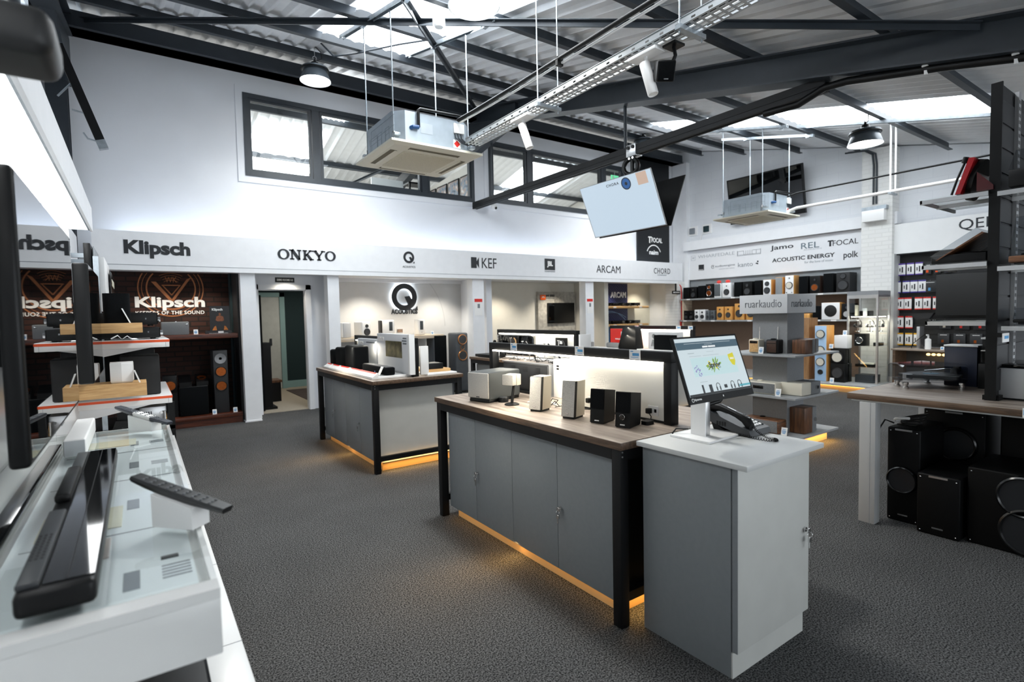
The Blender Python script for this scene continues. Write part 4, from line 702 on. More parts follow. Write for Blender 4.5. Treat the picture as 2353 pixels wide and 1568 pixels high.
# --- second counter: boxed audio display
d1 = thing('display_tray', 'white display tray with red edged price fronts on the second counter', 'display tray', (2.0, 5.9, T)); B('tray', GLOSSW, d1, 1.84, 2.25, 5.02, 6.72, T, T + .025, .003); B('inlay', mat('tray_grey', '#8d9093', .6), d1, 1.90, 2.24, 5.06, 6.70, T + .025, T + .028)
for a, b in ((5.02, 5.80), (5.83, 6.16), (6.19, 6.45), (6.48, 6.68)):
    MB().prism([(1.84, a, T + .02), (1.90, a, T + .06), (1.905, a, T + .06), (1.905, a, T + .02)], (0, b - a, 0)).build('price_front', GLOSSW, d1); MB().prism([(1.8855, a + .03, T + .0515), (1.90, a + .03, T + .0612), (1.902, a + .03, T + .0612), (1.902, a + .03, T + .0515)], (0, b - a - .04, 0)).build('red_edge', RED, d1)
t = thing('display_board', 'tall pale board with a photograph on the second counter', 'display board', (2.23, 5.35, T + .02)); B('board', mat('board_grey', '#c9ccd0', .5, var=.01), t, 2.20, 2.255, 4.96, 5.80, T + .025, 1.325, .004); B('edge', GLOSSW, t, 2.198, 2.257, 4.93, 4.96, T + .025, 1.325)
rect(MB(), (2.198, 5.33, 1.165), FX, .43, .17, .002).build('photograph', mat('room_photo', '#5b5536', .5, var=.8, scale=9), t, smooth=False); text('DENON', t, (2.198, 5.68, 1.265), FX, .17, .05, WINK, .05); text('AMAZING', t, (2.198, 5.04, 1.285), FX, .09, .016, GINK, .02); text('EXPERIENCE', t, (2.198, 5.05, 1.258), FX, .11, .016, GINK, .02); text('EVERY DAY', t, (2.198, 5.04, 1.231), FX, .09, .016, GINK, .02)
t = thing('display_board', 'lower pale board standing behind the black cube speakers', 'display board', (2.23, 6.15, T + .02)); B('board', MATS['board_grey'], t, 2.20, 2.25, 5.83, 6.45, T + .025, 1.255, .004); text('DENON', t, (2.198, 6.33, 1.20), FX, .16, .045, WINK, .05); text('AMAZING EXPERIENCE EVERY DAY', t, (2.198, 6.0, 1.215), FX, .30, .016, GINK, .02)
for i, (x, y, s, h, lb) in enumerate(((2.0, 6.57, .13, .20, 'leftmost and smallest black cloth wireless speaker on the white tray'), (2.0, 6.33, .17, .235, 'middle black cloth wireless speaker on the white tray'), (2.02, 5.97, .30, .265, 'widest black cloth wireless speaker on the white tray'))):
    t = thing('wireless_speaker', lb, 'speaker', (x, y, T + .028), 'black cloth speakers on the white tray'); MB().box(x - .09, x + .09, y - s / 2, y + s / 2, T + .03, T + .028 + h, .02, 3).build('body', BLACKC, t); B('top_panel', BLACK, t, x - .07, x + .07, y - s / 2 + .02, y + s / 2 - .02, T + .027 + h, T + .031 + h); B('light', SE('blue', '#6fa8ff'), t, x - .0915, x - .089, y - .008, y + .008, T + .045, T + .052)
t = thing('soundbar', 'short black soundbar lying on the white tray of the second counter', 'soundbar', (2.04, 5.36, T + .028)); MB().box(1.99, 2.09, 5.04, 5.72, T + .03, T + .105, .012, 3).build('body', BLACKC, t); B('top_panel', mat('bar_top', '#3c3e41', .6), t, 2.0, 2.08, 5.06, 5.70, T + .104, T + .108); B('light', MATS['scr_blue'], t, 1.9885, 1.992, 5.33, 5.345, T + .045, T + .052)
t = thing('price_card', 'white price card leaning on the short soundbar of the second counter', 'price card', (1.96, 5.12, T + .028)); MB().prism([(1.945, 5.09, T + .03), (1.945, 5.15, T + .03), (1.985, 5.15, T + .11), (1.985, 5.09, T + .11)], (.004, 0, .001)).build('card', WHITEP, t)
t = thing('display_board', 'narrow white board at the right end of the second counter', 'display board', (2.36, 5.0, T)); B('board', mat('lit_panel', '#f1efe8', .5), t, 2.315, 2.33, 5.02, 6.5, T + .012, 1.22) if False else B('board', WHITEP, t, 2.34, 2.43, 4.98, 5.01, T + .012, 1.20, .003)
t = thing('display_tray', 'white tray with a wooden block at the right end of the second counter', 'display tray', (2.56, 5.1, T)); B('tray', GLOSSW, t, 2.40, 2.74, 4.95, 5.5, T, T + .02, .003); B('block', OAK, t, 2.44, 2.72, 5.05, 5.45, T + .02, T + .05, .003)
t = thing('streamer_box', 'small flat black box on the wooden block of the second counter', 'device', (2.55, 5.15, T + .05)); B('body', BLACK, t, 2.46, 2.64, 5.06, 5.26, T + .05, T + .11, .006); B('foot', RUBBER, t, 2.48, 2.62, 5.08, 5.24, T + .048, T + .052)
# --- headphone counter
t = thing('disc_player', 'flat black player at the far end of the headphone counter', 'player', (4.1, 6.5, T)); B('case', BLACK, t, 4.03, 4.3, 6.3, 6.72, T + .008, T + .045, .004); B('foot', RUBBER, t, 4.06, 4.27, 6.33, 6.69, T, T + .008)
def headphones(label, x, y, z, rz, band, cup, pad, stand=True, s=1.0, top=None):
    t = thing('headphones', label, 'headphones', (x, y, z), 'headphones on the headphone counter', rz); Rr = .075 * s; h = .17 * s if top is None else top - z - Rr - .009
    MB().torus((0, 0, h), (0, 1, 0), Rr, .009 * s, 20, 8, -.15 if True else 0, PI + .15).build('headband', band, t, local=True)
    for sg in (-1, 1):
        MB().lathe((sg * Rr * 1.02, 0, h - .045 * s), (sg * Rr * .62, 0, h - .05 * s), [(0, .026 * s), (.1, .036 * s), (.5, .040 * s), (1, .032 * s)], 18).build('ear_cup', cup, t, local=True); MB().torus((sg * Rr * .62, 0, h - .05 * s), (1, 0, 0), .028 * s, .010 * s, 18, 8).build('ear_pad', pad, t, local=True)
    st = MB().cyl((0, 0, 0), (0, 0, .01), .05, n=20).cyl((0, 0, .01), (0, 0, h + Rr - .012 * s), .006, n=8).box(-.018, .018, -.014, .014, h + Rr - .02 * s, h + Rr - .009 * s, .003).build('stand', CHROME, t, local=True)
    return t
HPW = mat('headphone_white', '#dfdedb', .35); TAN = mat('tan_leather', '#b98a5a', .6)
for a in ((4.42, 6.69, 1.222, -.9, BLACK, BLACK, BLACKC, 'large black headphones at the left end of the raised row'), (4.40, 6.33, 1.19, -.9, mat('oak_band', '#c89a66', .5), SILVER, TAN, 'tan and silver headphones second in the raised row'), (4.40, 6.04, 1.147, -.9, CONE, SILVER, BLACKC, 'grey and silver headphones third in the raised row'), (4.40, 5.55, 1.131, -.9, BLACK, CONE, BLACKC, 'small black headphones fourth in the raised row'), (4.40, 5.26, 1.178, -.9, CONE, CONE, BLACKC, 'dark grey headphones at the right end of the raised row'), (4.2, 5.62, 1.0, -.6, BLACK, HPW, HPW, 'white and black headphones left in the front row of the headphone counter'), (4.2, 5.1, 1.0, -.6, BLACK, HPW, HPW, 'white and black headphones right in the front row of the headphone counter')):
    x, y, z, rz, b_, c_, p_, lb = a
    o = headphones(lb, x, y, T, rz, b_, c_, p_, top=z)
t = thing('headphone_plinth', 'low white plinth under the raised row of headphones', 'plinth', (4.4, 5.9, T))
t.name = 'display_strip'; B('board', GLOSSW, t, 4.28, 4.36, 5.02, 6.75, T, T + .02, .002); tag(t, 'low white strip along the front of the raised row of headphones', 'display strip')
t = thing('screen', 'black screen fixed to the divider behind the headphones', 'screen', (4.48, 6.3, .93)); B('panel', SCRDARK, t, 4.46, 4.475, 5.87, 6.70, .92, 1.20, .003); B('rim', ALU, t, 4.458, 4.478, 5.86, 6.71, 1.20, 1.212)
t = thing('small_screen', 'small dark control screen on the lit panel behind the headphones', 'screen', (4.48, 5.3, 1.1)); B('panel', BLACK, t, 4.47, 4.49, 5.19, 5.41, 1.02, 1.19, .003); B('sticker', WHITEP, t, 4.467, 4.471, 5.27, 5.32, 1.11, 1.15)
t = thing('cable_tangle', 'loose headphone cables lying on the headphone counter', 'cables', (4.15, 5.6, T)); rr = random.Random(11)
for k in range(9):
    p = [(4.08 + rr.random() * .12, 6.2 - rr.random() * 1.2, T + .005)]
    for j in range(9): p.append((min(4.24, max(4.05, p[-1][0] + rr.uniform(-.06, .06))), p[-1][1] - rr.uniform(-.03, .10), T + .004 + abs(rr.gauss(0, .02))))
    MB().tube(p, .004, 6).build('cable', BLACK if k % 2 else CONE, t)
price_card((4.08, 6.22, T), -1.2, 'white price card at the far end of the headphone counter', .11, .07)
t = thing('display_board', 'plain white board standing at the right end of the headphone counter', 'display board', (4.45, 4.82, T)); B('board', WHITEP, t, 4.36, 4.54, 4.81, 4.835, T, 1.245, .002)
# --- farthest counter
t = thing('display_board', 'red board with white lettering on the farthest counter', 'display board', (6.12, 5.9, T)); B('board', RED, t, 6.20, 6.235, 5.62, 6.12, T + .012, 1.245, .003); text('polk', t, (6.198, 5.78, 1.17), FX, .22, .12, WINK, .03); text('MAGNIFI MAX', t, (6.198, 5.86, 1.085), FX, .3, .022, WINK, .02); text('HOME THEATRE', t, (6.198, 5.86, 1.0), FX, .3, .022, WINK, .02); B('base', RED, t, 6.10, 6.24, 5.55, 6.12, T, T + .012)
t = thing('subwoofer', 'tapered black subwoofer in front of the red board', 'subwoofer', (6.13, 5.6, T + .012)); mb = MB(); mb.loft([[(6.02 + k, 5.78 - k, z), (6.02 + k, 5.43 + k, z), (6.19, 5.43 + k, z), (6.19, 5.78 - k, z)] for z, k in ((T + .02, .02), (T + .07, 0), (1.27, .05), (1.285, .065))]); mb.build('cabinet', BLACK, t); B('foot', RUBBER, t, 6.07, 6.17, 5.5, 5.7, T + .012, T + .022)
t = thing('display_tray', 'white tray under the small grey soundbar on the farthest counter', 'display tray', (6.1, 6.1, T)); B('tray', GLOSSW, t, 6.05, 6.085, 5.83, 6.42, T + .002, T + .06, .003) if False else B('tray', GLOSSW, t, 6.03, 6.19, 5.80, 6.43, T, T + .055, .003)
tag(MB().box(6.05, 6.15, 5.80, 6.08, T + .055, T + .135, .025, 3).build('soundbar_end', GREYC, origin=(6.1, 5.95, T + .055)), 'small grey soundbar end on the white tray left of the black subwoofer', 'soundbar'); bpy.data.objects['soundbar_end'].name = 'soundbar'
t = thing('smart_speaker', 'little grey speaker at the left end of the farthest counter', 'speaker', (6.1, 6.46, T)); B('body', GREYC, t, 6.07, 6.15, 6.44, 6.50, T, T + .13, .01)
t = thing('display_tray', 'white raised tray under the pictured box on the farthest counter', 'display tray', (6.1, 5.1, T)); B('tray', GLOSSW, t, 6.03, 6.40, 4.74, 5.42, T, T + .06, .004); B('slot', mat('gap_grey', '#9fa3a8'), t, 6.027, 6.031, 5.2, 5.4, T + .012, T + .035)
t = thing('product_box', 'white box printed with a person wearing headphones on the farthest counter', 'box', (6.3, 5.1, T + .06)); B('box', mat('box_white', '#d8d9da', .5), t, 6.24, 6.38, 4.86, 5.38, T + .06, 1.20, .003); mb = MB(); disc(mb, (6.238, 5.27, 1.14), FX, .035, .002); flat([(-.06, -.07), (.05, -.07), (.03, .02), (-.03, .03)], (6.238, 5.27, 1.06), FX, .002, mb); mb.build('picture', mat('print_grey', '#8f9294', .5, var=.4, scale=30), t, smooth=False)
tag(MB().box(6.10, 6.22, 4.84, 5.16, T + .06, 1.165, .008).build('wireless_speaker', BLACKC, origin=(6.16, 5.0, T + .06)), 'black cloth speaker in front of the white pictured box', 'speaker')
# ================================================================ hung from the roof
def cassette(label, cx, cy, z, rods):
    t = thing('air_conditioner', label, 'air conditioner', (cx, cy, z), 'ceiling cassette air conditioners'); L = dict(local=True)
    GB = mat('galv_body', '#aab6c0', .4, .35, var=.06, scale=12); CRM = mat('ac_cream', '#e8e4d3', .5, var=.01)
    h, c = .43, .10; o = [(-h + c, -h), (h - c, -h), (h, -h + c), (h, h - c), (h - c, h), (-h + c, h), (-h, h - c), (-h, -h + c)]
    MB().loft([[(a, b, q) for a, b in o] for q in (.035, .34)]).build('body', GB, t, smooth=False, **L)
    mb = MB(); P_, q_ = .505, .20
    mb.loft([[(-P_, -P_, .03), (P_, -P_, .03), (P_, P_, .03), (-P_, P_, .03)], [(-P_, -P_, .008), (P_, -P_, .008), (P_, P_, .008), (-P_, P_, .008)], [(-P_ + .05, -P_ + .05, -.012), (P_ - .05, -P_ + .05, -.012), (P_ - .05, P_ - .05, -.012), (-P_ + .05, P_ - .05, -.012)]]); mb.build('fascia_panel', CRM, t, smooth=False, **L)
    B('intake_grille', mat('ac_grille', '#cfc9b4', .7, var=.15, scale=160), t, -.29, .29, -.29, .29, -.02, -.011, .004, True)
    for k in range(4):
        M_ = Matrix.Rotation(k * PI / 2, 4, 'Z'); MB().box(-.28, .28, -.425, -.36, -.0135, -.0105, M=M_).build('air_slot', mat('ac_slot', '#6b6450', .7), t, smooth=False, **L); MB().box(-.27, .27, -.375, -.345, -.018, -.010, .002, M=M_).build('louvre', CRM, t, **L)
        a = M_ @ Vector((-.42, -.42, 0)); MB().box(a.x - .03, a.x + .03, a.y - .03, a.y + .03, .08, .11, .002).build('lug', GALV, t, **L)
    for p in rods: MB().cyl((p[0], p[1], .06), (p[0], p[1], p[2]), .007, n=8).build('hanger_rod', GALV, t, **L); MB().cyl((p[0], p[1], .10), (p[0], p[1], .14), .014, n=10).build('nut', CHROME, t, **L)
    MB().box(.20, .32, -.455, -.43, .21, .31, .004).build('control_box', WHITEP, t, **L); mb = MB()
    for k in range(3): mb.tube([(.22 + k * .035, -.44, .21), (.22 + k * .035, -.45, .16), (.28 + k * .03, -.47, .11), (.36, -.46, .10)], .008, 8)
    mb.build('cable_gland', STEELD, t, **L)
    mb = MB(); rect(mb, (.24, -.432, .105), FY, .085, .085, .002); mb.build('label', WHITEP, t, **L); flat([(0, -.036), (.036, 0), (0, .036), (-.036, 0)], (.24, -.4345, .105), FY, .0015).build('warning_mark', RED, t, smooth=False, **L)
    mb = MB()
    rect(mb, (-.10, -.431, .20), FY, .13, .10, .001); mb.build('access_plate', mat('galv_plate', '#b9c3cb', .35, .4), t, **L)
    for a, b, w_, h_ in ((-.1, .19, .62, .2), (-.22, .15, .1, .13), (-.02, .15, .1, .13), (.15, .15, .2, .13)): ring_ = rect(MB(), (-.4315, a, b), FX, w_, .003, .001); rect(ring_, (-.4315, a, b + h_ / 2), FX, w_, .004, .001); rect(ring_, (-.4315, a - w_ / 2, b), FX, .004, h_, .001); rect(ring_, (-.4315, a + w_ / 2, b), FX, .004, h_, .001); ring_.build('pressed_line', mat('galv_line', '#8794a0', .4, .4), t, smooth=False, **L)
    MB().tube([(-.27, -.43, .18), (-.26, -.455, .185), (-.20, -.46, .19)], .02, 12).build('drain_pump', mat('pipe_blue', '#1f4f85', .4), t, **L)
    MB().tube([(-.20, -.46, .19), (-.20, -.46, .355), (-.18, -.46, .37), (.33, -.46, .385)], .014, 10).build('drain_pipe', BLACK, t, **L); return t
def channel(name, label, x, y0, y1, group=None, z=None, off=0):
    z0 = (pb(y0) + off if z is None else z); z1 = (pb(y1) + off if z is None else z); t = thing(name, label, 'metal channel', (x, (y0 + y1) / 2, (z0 + z1) / 2), group)
    mb = MB(); w_, h_ = .024, .045; mb.loft([[(x - w_, y, z_ - .001), (x + w_, y, z_ - .001), (x + w_, y, z_ - h_), (x + w_ - .006, y, z_ - h_), (x + w_ - .006, y, z_ - .006), (x - w_ + .006, y, z_ - .006), (x - w_ + .006, y, z_ - h_), (x - w_, y, z_ - h_)] for y, z_ in ((y0, z0), (y1, z1))]); mb.build('profile', GALV, t, smooth=False)
    for yy in (4.6, 5.72, 6.95):
        if y0 < yy < y1: zz = z0 + (z1 - z0) * (yy - y0) / (y1 - y0); B('clamp', GALV, t, x - .02, x + .02, yy - .03, yy + .03, zz - .06, zz + .02)
    return t
r1 = [(-.42, -.36, pb(4.985) - 3.17), (-.42, .36, pb(5.7) - 3.17), (.42, -.36, pb(4.985) - 3.17), (.42, .36, pb(5.7) - 3.17)]
cassette('large ceiling cassette air conditioner hanging before the upstairs windows', 2.55, 5.345, 3.17, r1)
cassette('smaller looking cassette air conditioner hanging before the right wall television', 8.93, 5.27, 3.08, [(a, b, pb(5.27 + b) - 3.08) for a, b, _ in r1])
channel('steel_channel', 'galvanised channel under the roof beams, left one above the large air conditioner', 2.13, 4.4, 6.45, 'hanging channels above the large air conditioner'); channel('steel_channel', 'galvanised channel under the roof beams, right one above the large air conditioner', 2.97, 4.4, 6.45, 'hanging channels above the large air conditioner')
channel('steel_channel', 'pale channel under the roof beams, left one above the right hand air conditioner', 8.51, 4.5, 6.2, 'hanging channels above the right hand air conditioner'); channel('steel_channel', 'pale channel under the roof beams, right one above the right hand air conditioner', 9.35, 4.5, 6.2, 'hanging channels above the right hand air conditioner')
channel('steel_channel', 'long pale channel running down the slope beside the right hand roof lights', 8.62, 1.9, 4.4)
def pendant(label, x, y, z, R_=.21, cable=True):
    t = thing('pendant_lamp', label, 'lamp', (x, y, z), 'high bay pendant lamps'); top = z + .22
    MB().lathe((x, y, z), (x, y, z + .22), [(0, R_), (.03, R_ * 1.0), (.45, R_ * .84), (.62, R_ * .74), (.64, R_ * .86), (.82, R_ * .86), (.84, R_ * .5), (1, R_ * .3), (1, .01)], 32, cap=False).build('shade', mat('lamp_shade', '#4a5259', .35, .3, var=.04), t)
    MB().lathe((x, y, z + .215), (x, y, z + .30), [(0, .06), (.5, .05), (.6, .02), (1, .015)], 18).build('driver_housing', BLACK, t); MB().torus((x, y, z + .15), (0, 0, 1), R_ * .865, .012, 32, 8).build('heat_ring', BLACK, t)
    MB().lathe((x, y, z + .006), (x, y, z + .010), [(0, R_ * .96), (1, R_ * .96)], 32).build('diffuser', LAMPE, t)
    MB().torus((x, y, z + .32), (0, 1, 0), .025, .005, 16, 6).build('hook', CHROME, t); zt = max(pb(y) + .15, z + .36)
    MB().tube([(x, y, z + .345), (x, y, zt)], .004, 6).build('chain', CHROME, t); MB().tube([(x + .03, y, z + .29), (x + .10, y, z + .34), (x + .09, y, z + .42), (x + .02, y, z + .48), (x + .01, y, min(zt, z + .6))], .006, 8).build('cable', BLACK, t)
    lamp('SPOT', 'pendant_light', (x, y, z - .01), 320 if 'very bright' in label else 190, (1, .97, .9), spot_size=2.3, spot_blend=.8, shadow_soft_size=R_ * .9); return t
pendant('dark pendant lamp hanging before the left upstairs window', 2.22, 7.90, 4.86); pendant('very bright pendant lamp cut by the top edge of the photo', 2.33, 3.77, 3.98, .21); pendant('dark pendant lamp hanging over the right wall shelving', 8.14, 3.25, 3.69); pendant('small far pendant lamp behind the hanging televisions', 9.07, 7.92, 5.02)
# cable tray
ct = thing('cable_tray', 'long perforated galvanised cable tray hung on rods across the shop', 'cable tray', (2.93, 2.6, 3.27)); xa, xb, zt = 2.85, 3.01, 3.27
TR = mat('tray_metal', '#b9bec2', .35, .6, var=.08); mb = MB(); y0, y1, p = .9, 4.84, .06
for k in range(5): c = xa + (xb - xa) * k / 4; mb.box(c - .0085, c + .0085, y0, y1, zt, zt + .0016)
y = y0
while y < y1: mb.box(xa, xb, y, y + .018, zt + .0002, zt + .0014); y += p
mb.build('base', TR, ct, smooth=False); sd = MB()
for x in (xa, xb): sd.box(x - .001, x + .001, y0, y1, zt, zt + .012).box(x - .001, x + .001, y0, y1, zt + .026, zt + .05).box(x - .006, x + .006, y0, y1, zt + .048, zt + .051)
y = y0
while y < y1:
    for x in (xa, xb): sd.box(x - .001, x + .001, y, y + .09, zt + .012, zt + .026)
    y += .12
sd.build('side', TR, ct, smooth=False)
for yb in (2.17, 3.6):
    B('bracket', GALV, ct, xa - .04, xb + .06, yb - .02, yb + .02, zt - .03, zt - .001)
    for x in (xa - .02, xb + .04): MB().cyl((x, yb, zt - .05), (x, yb, pb(yb) + .1), .005, n=8).build('hanger_rod', GALV, ct)
MB().tube([(2.98, 4.86, zt + .05), (2.97, 4.6, zt + .05), (2.96, 3.0, zt + .02), (2.95, .9, zt + .02)], .018, 8).build('cable', WHITEP, ct); MB().tube([(2.90, 4.9, zt + .05), (2.89, 4.4, zt + .025), (2.88, .9, zt + .02)], .012, 8).build('cable', BLACK, ct)
pi = thing('pipe', 'black insulated pipe running beside the cable tray from the air conditioner', 'pipe', (2.9, 3.4, 3.55)); MB().tube([(2.78, 4.87, 3.50), (2.86, 4.7, 3.55), (2.90, 4.0, 3.57), (2.98, 1.2, 3.62)], .018, 10).build('pipe_run', BLACK, pi); MB().tube([(2.80, 4.87, 3.48), (2.88, 4.7, 3.525), (2.93, 4.0, 3.545), (3.01, 1.2, 3.595)], .010, 10).build('pipe_run', WHITEP, pi); B('clip', BLACK, pi, 2.9, 2.96, 3.42, 3.45, 3.53, 3.60)
def track_spot(label, x, y, top, aim):
    t = thing('spotlight', label, 'spotlight', (x, y, top), 'white spotlights under the cable tray'); MB().box(x - .05, x + .05, y - .12, y + .12, top - .022, top, .003).build('adapter', WHITEP, t); MB().cyl((x, y, top - .02), (x, y, top - .09), .012, n=12).build('stem', WHITEP, t)
    a = Vector(aim).normalized(); c = Vector((x, y, top - .10)); MB().lathe(c - a * .04, c + a * .19, [(0, .034), (.02, .036), (.97, .036), (1, .033), (.97, .026)], 22).build('head', WHITEP, t); return t
track_spot('white spotlight under the cable tray beside the black speaker', 2.90, 2.50, 3.246, (.1, -.25, -1)); track_spot('white spotlight under the cable tray before the right upstairs window', 2.88, 3.88, 3.246, (.15, -.3, -1))
bs = thing('ceiling_speaker', 'small black cube loudspeaker on a bracket under the cable tray', 'speaker', (2.95, 2.33, 3.25)); MB().box(2.90, 3.0, 2.26, 2.36, 3.225, 3.24).build('mount_plate', BLACK, bs); MB().tube([(2.95, 2.31, 3.23), (2.955, 2.30, 3.17), (2.95, 2.32, 3.13)], .012, 8).build('bracket', BLACK, bs)
M_ = Matrix.Translation((2.93, 2.37, 3.09)) @ Matrix.Rotation(-.6, 4, 'Z') @ Matrix.Rotation(.42, 4, 'X'); MB().box(-.06, .06, -.05, .06, -.065, .065, .012, 3, M=M_).build('cabinet', BLACK, bs); MB().box(-.052, .052, -.058, -.048, -.057, .057, .006, M=M_).build('grille', BLACKC, bs); MB().box(-.015, .015, -.0595, -.058, -.05, -.043, M=M_).build('badge', CHROME, bs)
# television rail, with two televisions back to back
rl = thing('hanging_rail', 'long black rail hung below the roof beam carrying the televisions', 'rail', (5.44, 4.9, 3.55)); mb = MB(); x = 5.44
mb.box(x - .05, x + .05, 2.5, 8.95, 3.66, 3.675).box(x - .05, x - .036, 2.5, 8.95, 3.55, 3.66).box(x + .036, x + .05, 2.5, 8.95, 3.55, 3.66).box(x - .036, x - .012, 2.5, 8.95, 3.55, 3.558).box(x + .012, x + .036, 2.5, 8.95, 3.55, 3.558).box(x - .056, x - .05, 2.5, 8.95, 3.60, 3.612); mb.build('channel', BLACKF, rl, smooth=False)
for y in (5.05, 8.3): MB().cyl((x, y, 3.67), (x, y, pb(y) - .28), .022, n=12).build('drop_rod', STEELD, rl)
MB().tube([(5.38, .3, pb(.3) - .31), (5.38, 1.6, pb(1.6) - .31), (5.38, 2.3, pb(2.3) - .33), (5.39, 2.5, 3.57), (5.40, 2.75, 3.50), (5.41, 3.1, 3.52)], .035, 10).build('cable_bundle', BLACK, rl)
for y in (.6, 1.15, 1.7): MB().box(5.33, 5.43, y - .02, y + .02, pb(y) - .30, pb(y) - .288).box(5.35, 5.37, y - .01, y + .01, pb(y) - .36, pb(y) - .30).build('clip', WHITEP, rl)
tm = thing('television_mount', 'black and silver double television mount clamped on the hanging rail', 'mount', (5.44, 4.9, 3.5)); B('trolley', ALU, tm, 5.375, 5.505, 4.82, 4.98, 3.535, 3.69, .004)
for yy in (4.86, 4.94): MB().cyl((5.375, yy, 3.65), (5.358, yy, 3.65), .022, n=14).build('wheel', BLACK, tm)
MB().cyl((5.44, 4.93, 3.55), (5.44, 4.93, 2.66), .03, n=14).build('pole', BLACK, tm); MB().torus((5.43, 4.95, 3.42), (1, .3, 0), .10, .03, 22, 10).build('cable_loop', BLACK, tm); B('cross_bar', BLACK, tm, 5.31, 5.57, 4.88, 4.98, 3.02, 3.06); B('cross_bar', BLACK, tm, 5.36, 5.52, 4.88, 4.98, 2.66, 2.70)
for yy in (4.84, 4.9): MB().cyl((5.36, yy, 3.50), (5.34, yy, 3.50), .014, n=10).build('bolt', CHROME, tm)
def hung_tv(label, sx, on):
    # sx = -1 faces the camera side; leans out at the top
    t = thing('television', label, 'television', (5.44 + sx * .2, 4.96, 2.57), 'televisions hung on the rail'); y0, y1 = 4.345, 5.60
    bot, top = Vector((5.44 + sx * .045, 0, 2.565)), Vector((5.44 + sx * .335, 0, 3.222)); u = (top - bot).normalized(); Hh = (top - bot).length; r = Vector((0, sx, 0)); n = r.cross(u)
    def q(a, b, k): return bot + u * b * Hh + Vector((0, y1 if sx < 0 else y0, 0)) + r * a * (y1 - y0) + n * k
    def slab(a0, a1, b0, b1, k0, k1): return MB().prism([q(a0, b0, k0), q(a1, b0, k0), q(a1, b1, k0), q(a0, b1, k0)], n * (k1 - k0))
    slab(0, 1, 0, 1, -.012, 0).build('bezel', ALU if on else BLACK, t, smooth=False); slab(.25, .75, .08, .6, -.06, -.011).build('back_housing', BLACK, t); slab(.003, .997, .003, .997, -.014, -.010).build('back_cover', BLACK, t)
    s = slab(.008, .992, .016, .992, 0, .0012).build('screen', SE('tvpage', '#c9dcec', 1.05) if on else SCRDARK, t, smooth=False)
    if on:
        fc = (tuple(r), tuple(u)); text('CHORA', s, q(.48, .905, .002), fc, .22, .035, SE('ink', '#20262c'), .02, depth=.001, space=1.3, local=False)
        mb = MB(); disc(mb, q(.66, .86, .0015), fc, .075, .001); mb.build('picture', SE('conebl', '#2a5f9e'), s, smooth=False); mb = MB(); ring(mb, q(.66, .86, .003), fc, .065, .078, 0, 360, .001); disc(mb, q(.66, .86, .003), fc, .022, .001); mb.build('picture', SE('ink', '#20262c'), s, smooth=False); rect(MB(), q(.87, .88, .0015), fc, .16, .15, .001).build('picture', SE('tan', '#d2b7a6'), s, smooth=False)
    return t
hung_tv('hanging television with a pale blue page on its screen', -1, True); hung_tv('hanging television seen from behind, back to back with the lit one', 1, False)
# right side pipes, channel, conduit
for z, m_, r_, lb in ((3.45, BLACK, .014, 'thin dark pipe along the right side, upper of the two runs'), (3.20, WHITEP, .026, 'thick white pipe along the right side, lower of the two runs')):
    t = thing('pipe', lb, 'pipe', (9.3, 3.0, z), 'pipe runs from the right hand air conditioner'); MB().tube([(9.15, 4.85, z - .05), (9.2, 4.7, z), (9.2, -1.0, z)], r_, 10).build('pipe_run', m_, t)
    if r_ > .02:
        for yy in (1.9, 3.3):
            for dx in (-.09, .09): MB().cyl((9.2 + dx, yy, z - .04), (9.2 + dx, yy, pb(yy) + .1), .012, n=8).build('hanger_rod', WHITEP, t)
            B('bracket', GALV, t, 9.08, 9.32, yy - .02, yy + .02, z - .05, z - .026)
t = thing('cable_conduit', 'pair of black cables bending down the white pier into a grey box', 'conduit', (11.18, 4.3, 3.4))
for k in (0, .05): MB().tube([(11.05, 4.75 - k, 4.40), (11.12, 4.45 - k, 4.38), (11.18, 4.34 - k, 4.3), (11.185, 4.32 - k, 4.1), (11.185, 4.32 - k, 3.39)], .016, 10).build('cable', STEELD, t)
t = thing('junction_box', 'pale grey electrical box on the white pier below the black cables', 'electrical box', (11.12, 4.28, 3.07)); B('case', WHITEP, t, 11.06, 11.2, 4.10, 4.46, 3.07, 3.27, .004); B('gland_bar', GALV, t, 11.1, 11.2, 4.08, 4.48, 3.27, 3.34)
t = thing('television', 'dark television tilted on the right wall behind the air conditioner', 'television', (11.3, 6.45, 3.5)); MB().prism([(11.36, 5.62, 3.47), (11.36, 7.32, 3.47), (11.20, 7.32, 4.46), (11.20, 5.62, 4.46)], (.05, 0, .008)).build('bezel', BLACK, t); MB().prism([(11.356, 5.65, 3.50), (11.356, 7.29, 3.50), (11.198, 7.29, 4.43), (11.198, 5.65, 4.43)], (.002, 0, 0)).build('screen', SCRDARK, t); B('bracket', BLACK, t, 11.35, 11.5, 6.3, 6.6, 3.7, 4.1)
for y, lb, m_ in ((8.45, 'small grey box high on the right wall, left of two', GINK), (8.05, 'small dark green box high on the right wall, right of two', TEAL)):
    t = thing('control_box', lb, 'electrical box', (11.48, y, 3.44)); B('plate', WHITEP, t, 11.47, 11.5, y - .14, y + .1, 3.38, 3.60); B('case', m_, t, 11.43, 11.48, y - .08, y + .06, 3.42, 3.56, .006); MB().tube([(11.47, y + .06, 3.45), (11.46, y + .12, 3.36), (11.48, y + .16, 3.25)], .008, 6).build('cable', WHITEP, t)
t = thing('smoke_detector', 'white smoke detector on the crossed braces below the roof light', 'smoke detector', (2.5, 4.69, 4.3)); MB().lathe((2.5, 4.69, 4.40), (2.5, 4.69, 4.27), [(0, .03), (.4, .03), (.42, .06), (.8, .06), (1, .04)], 20).build('body', WHITEP, t)
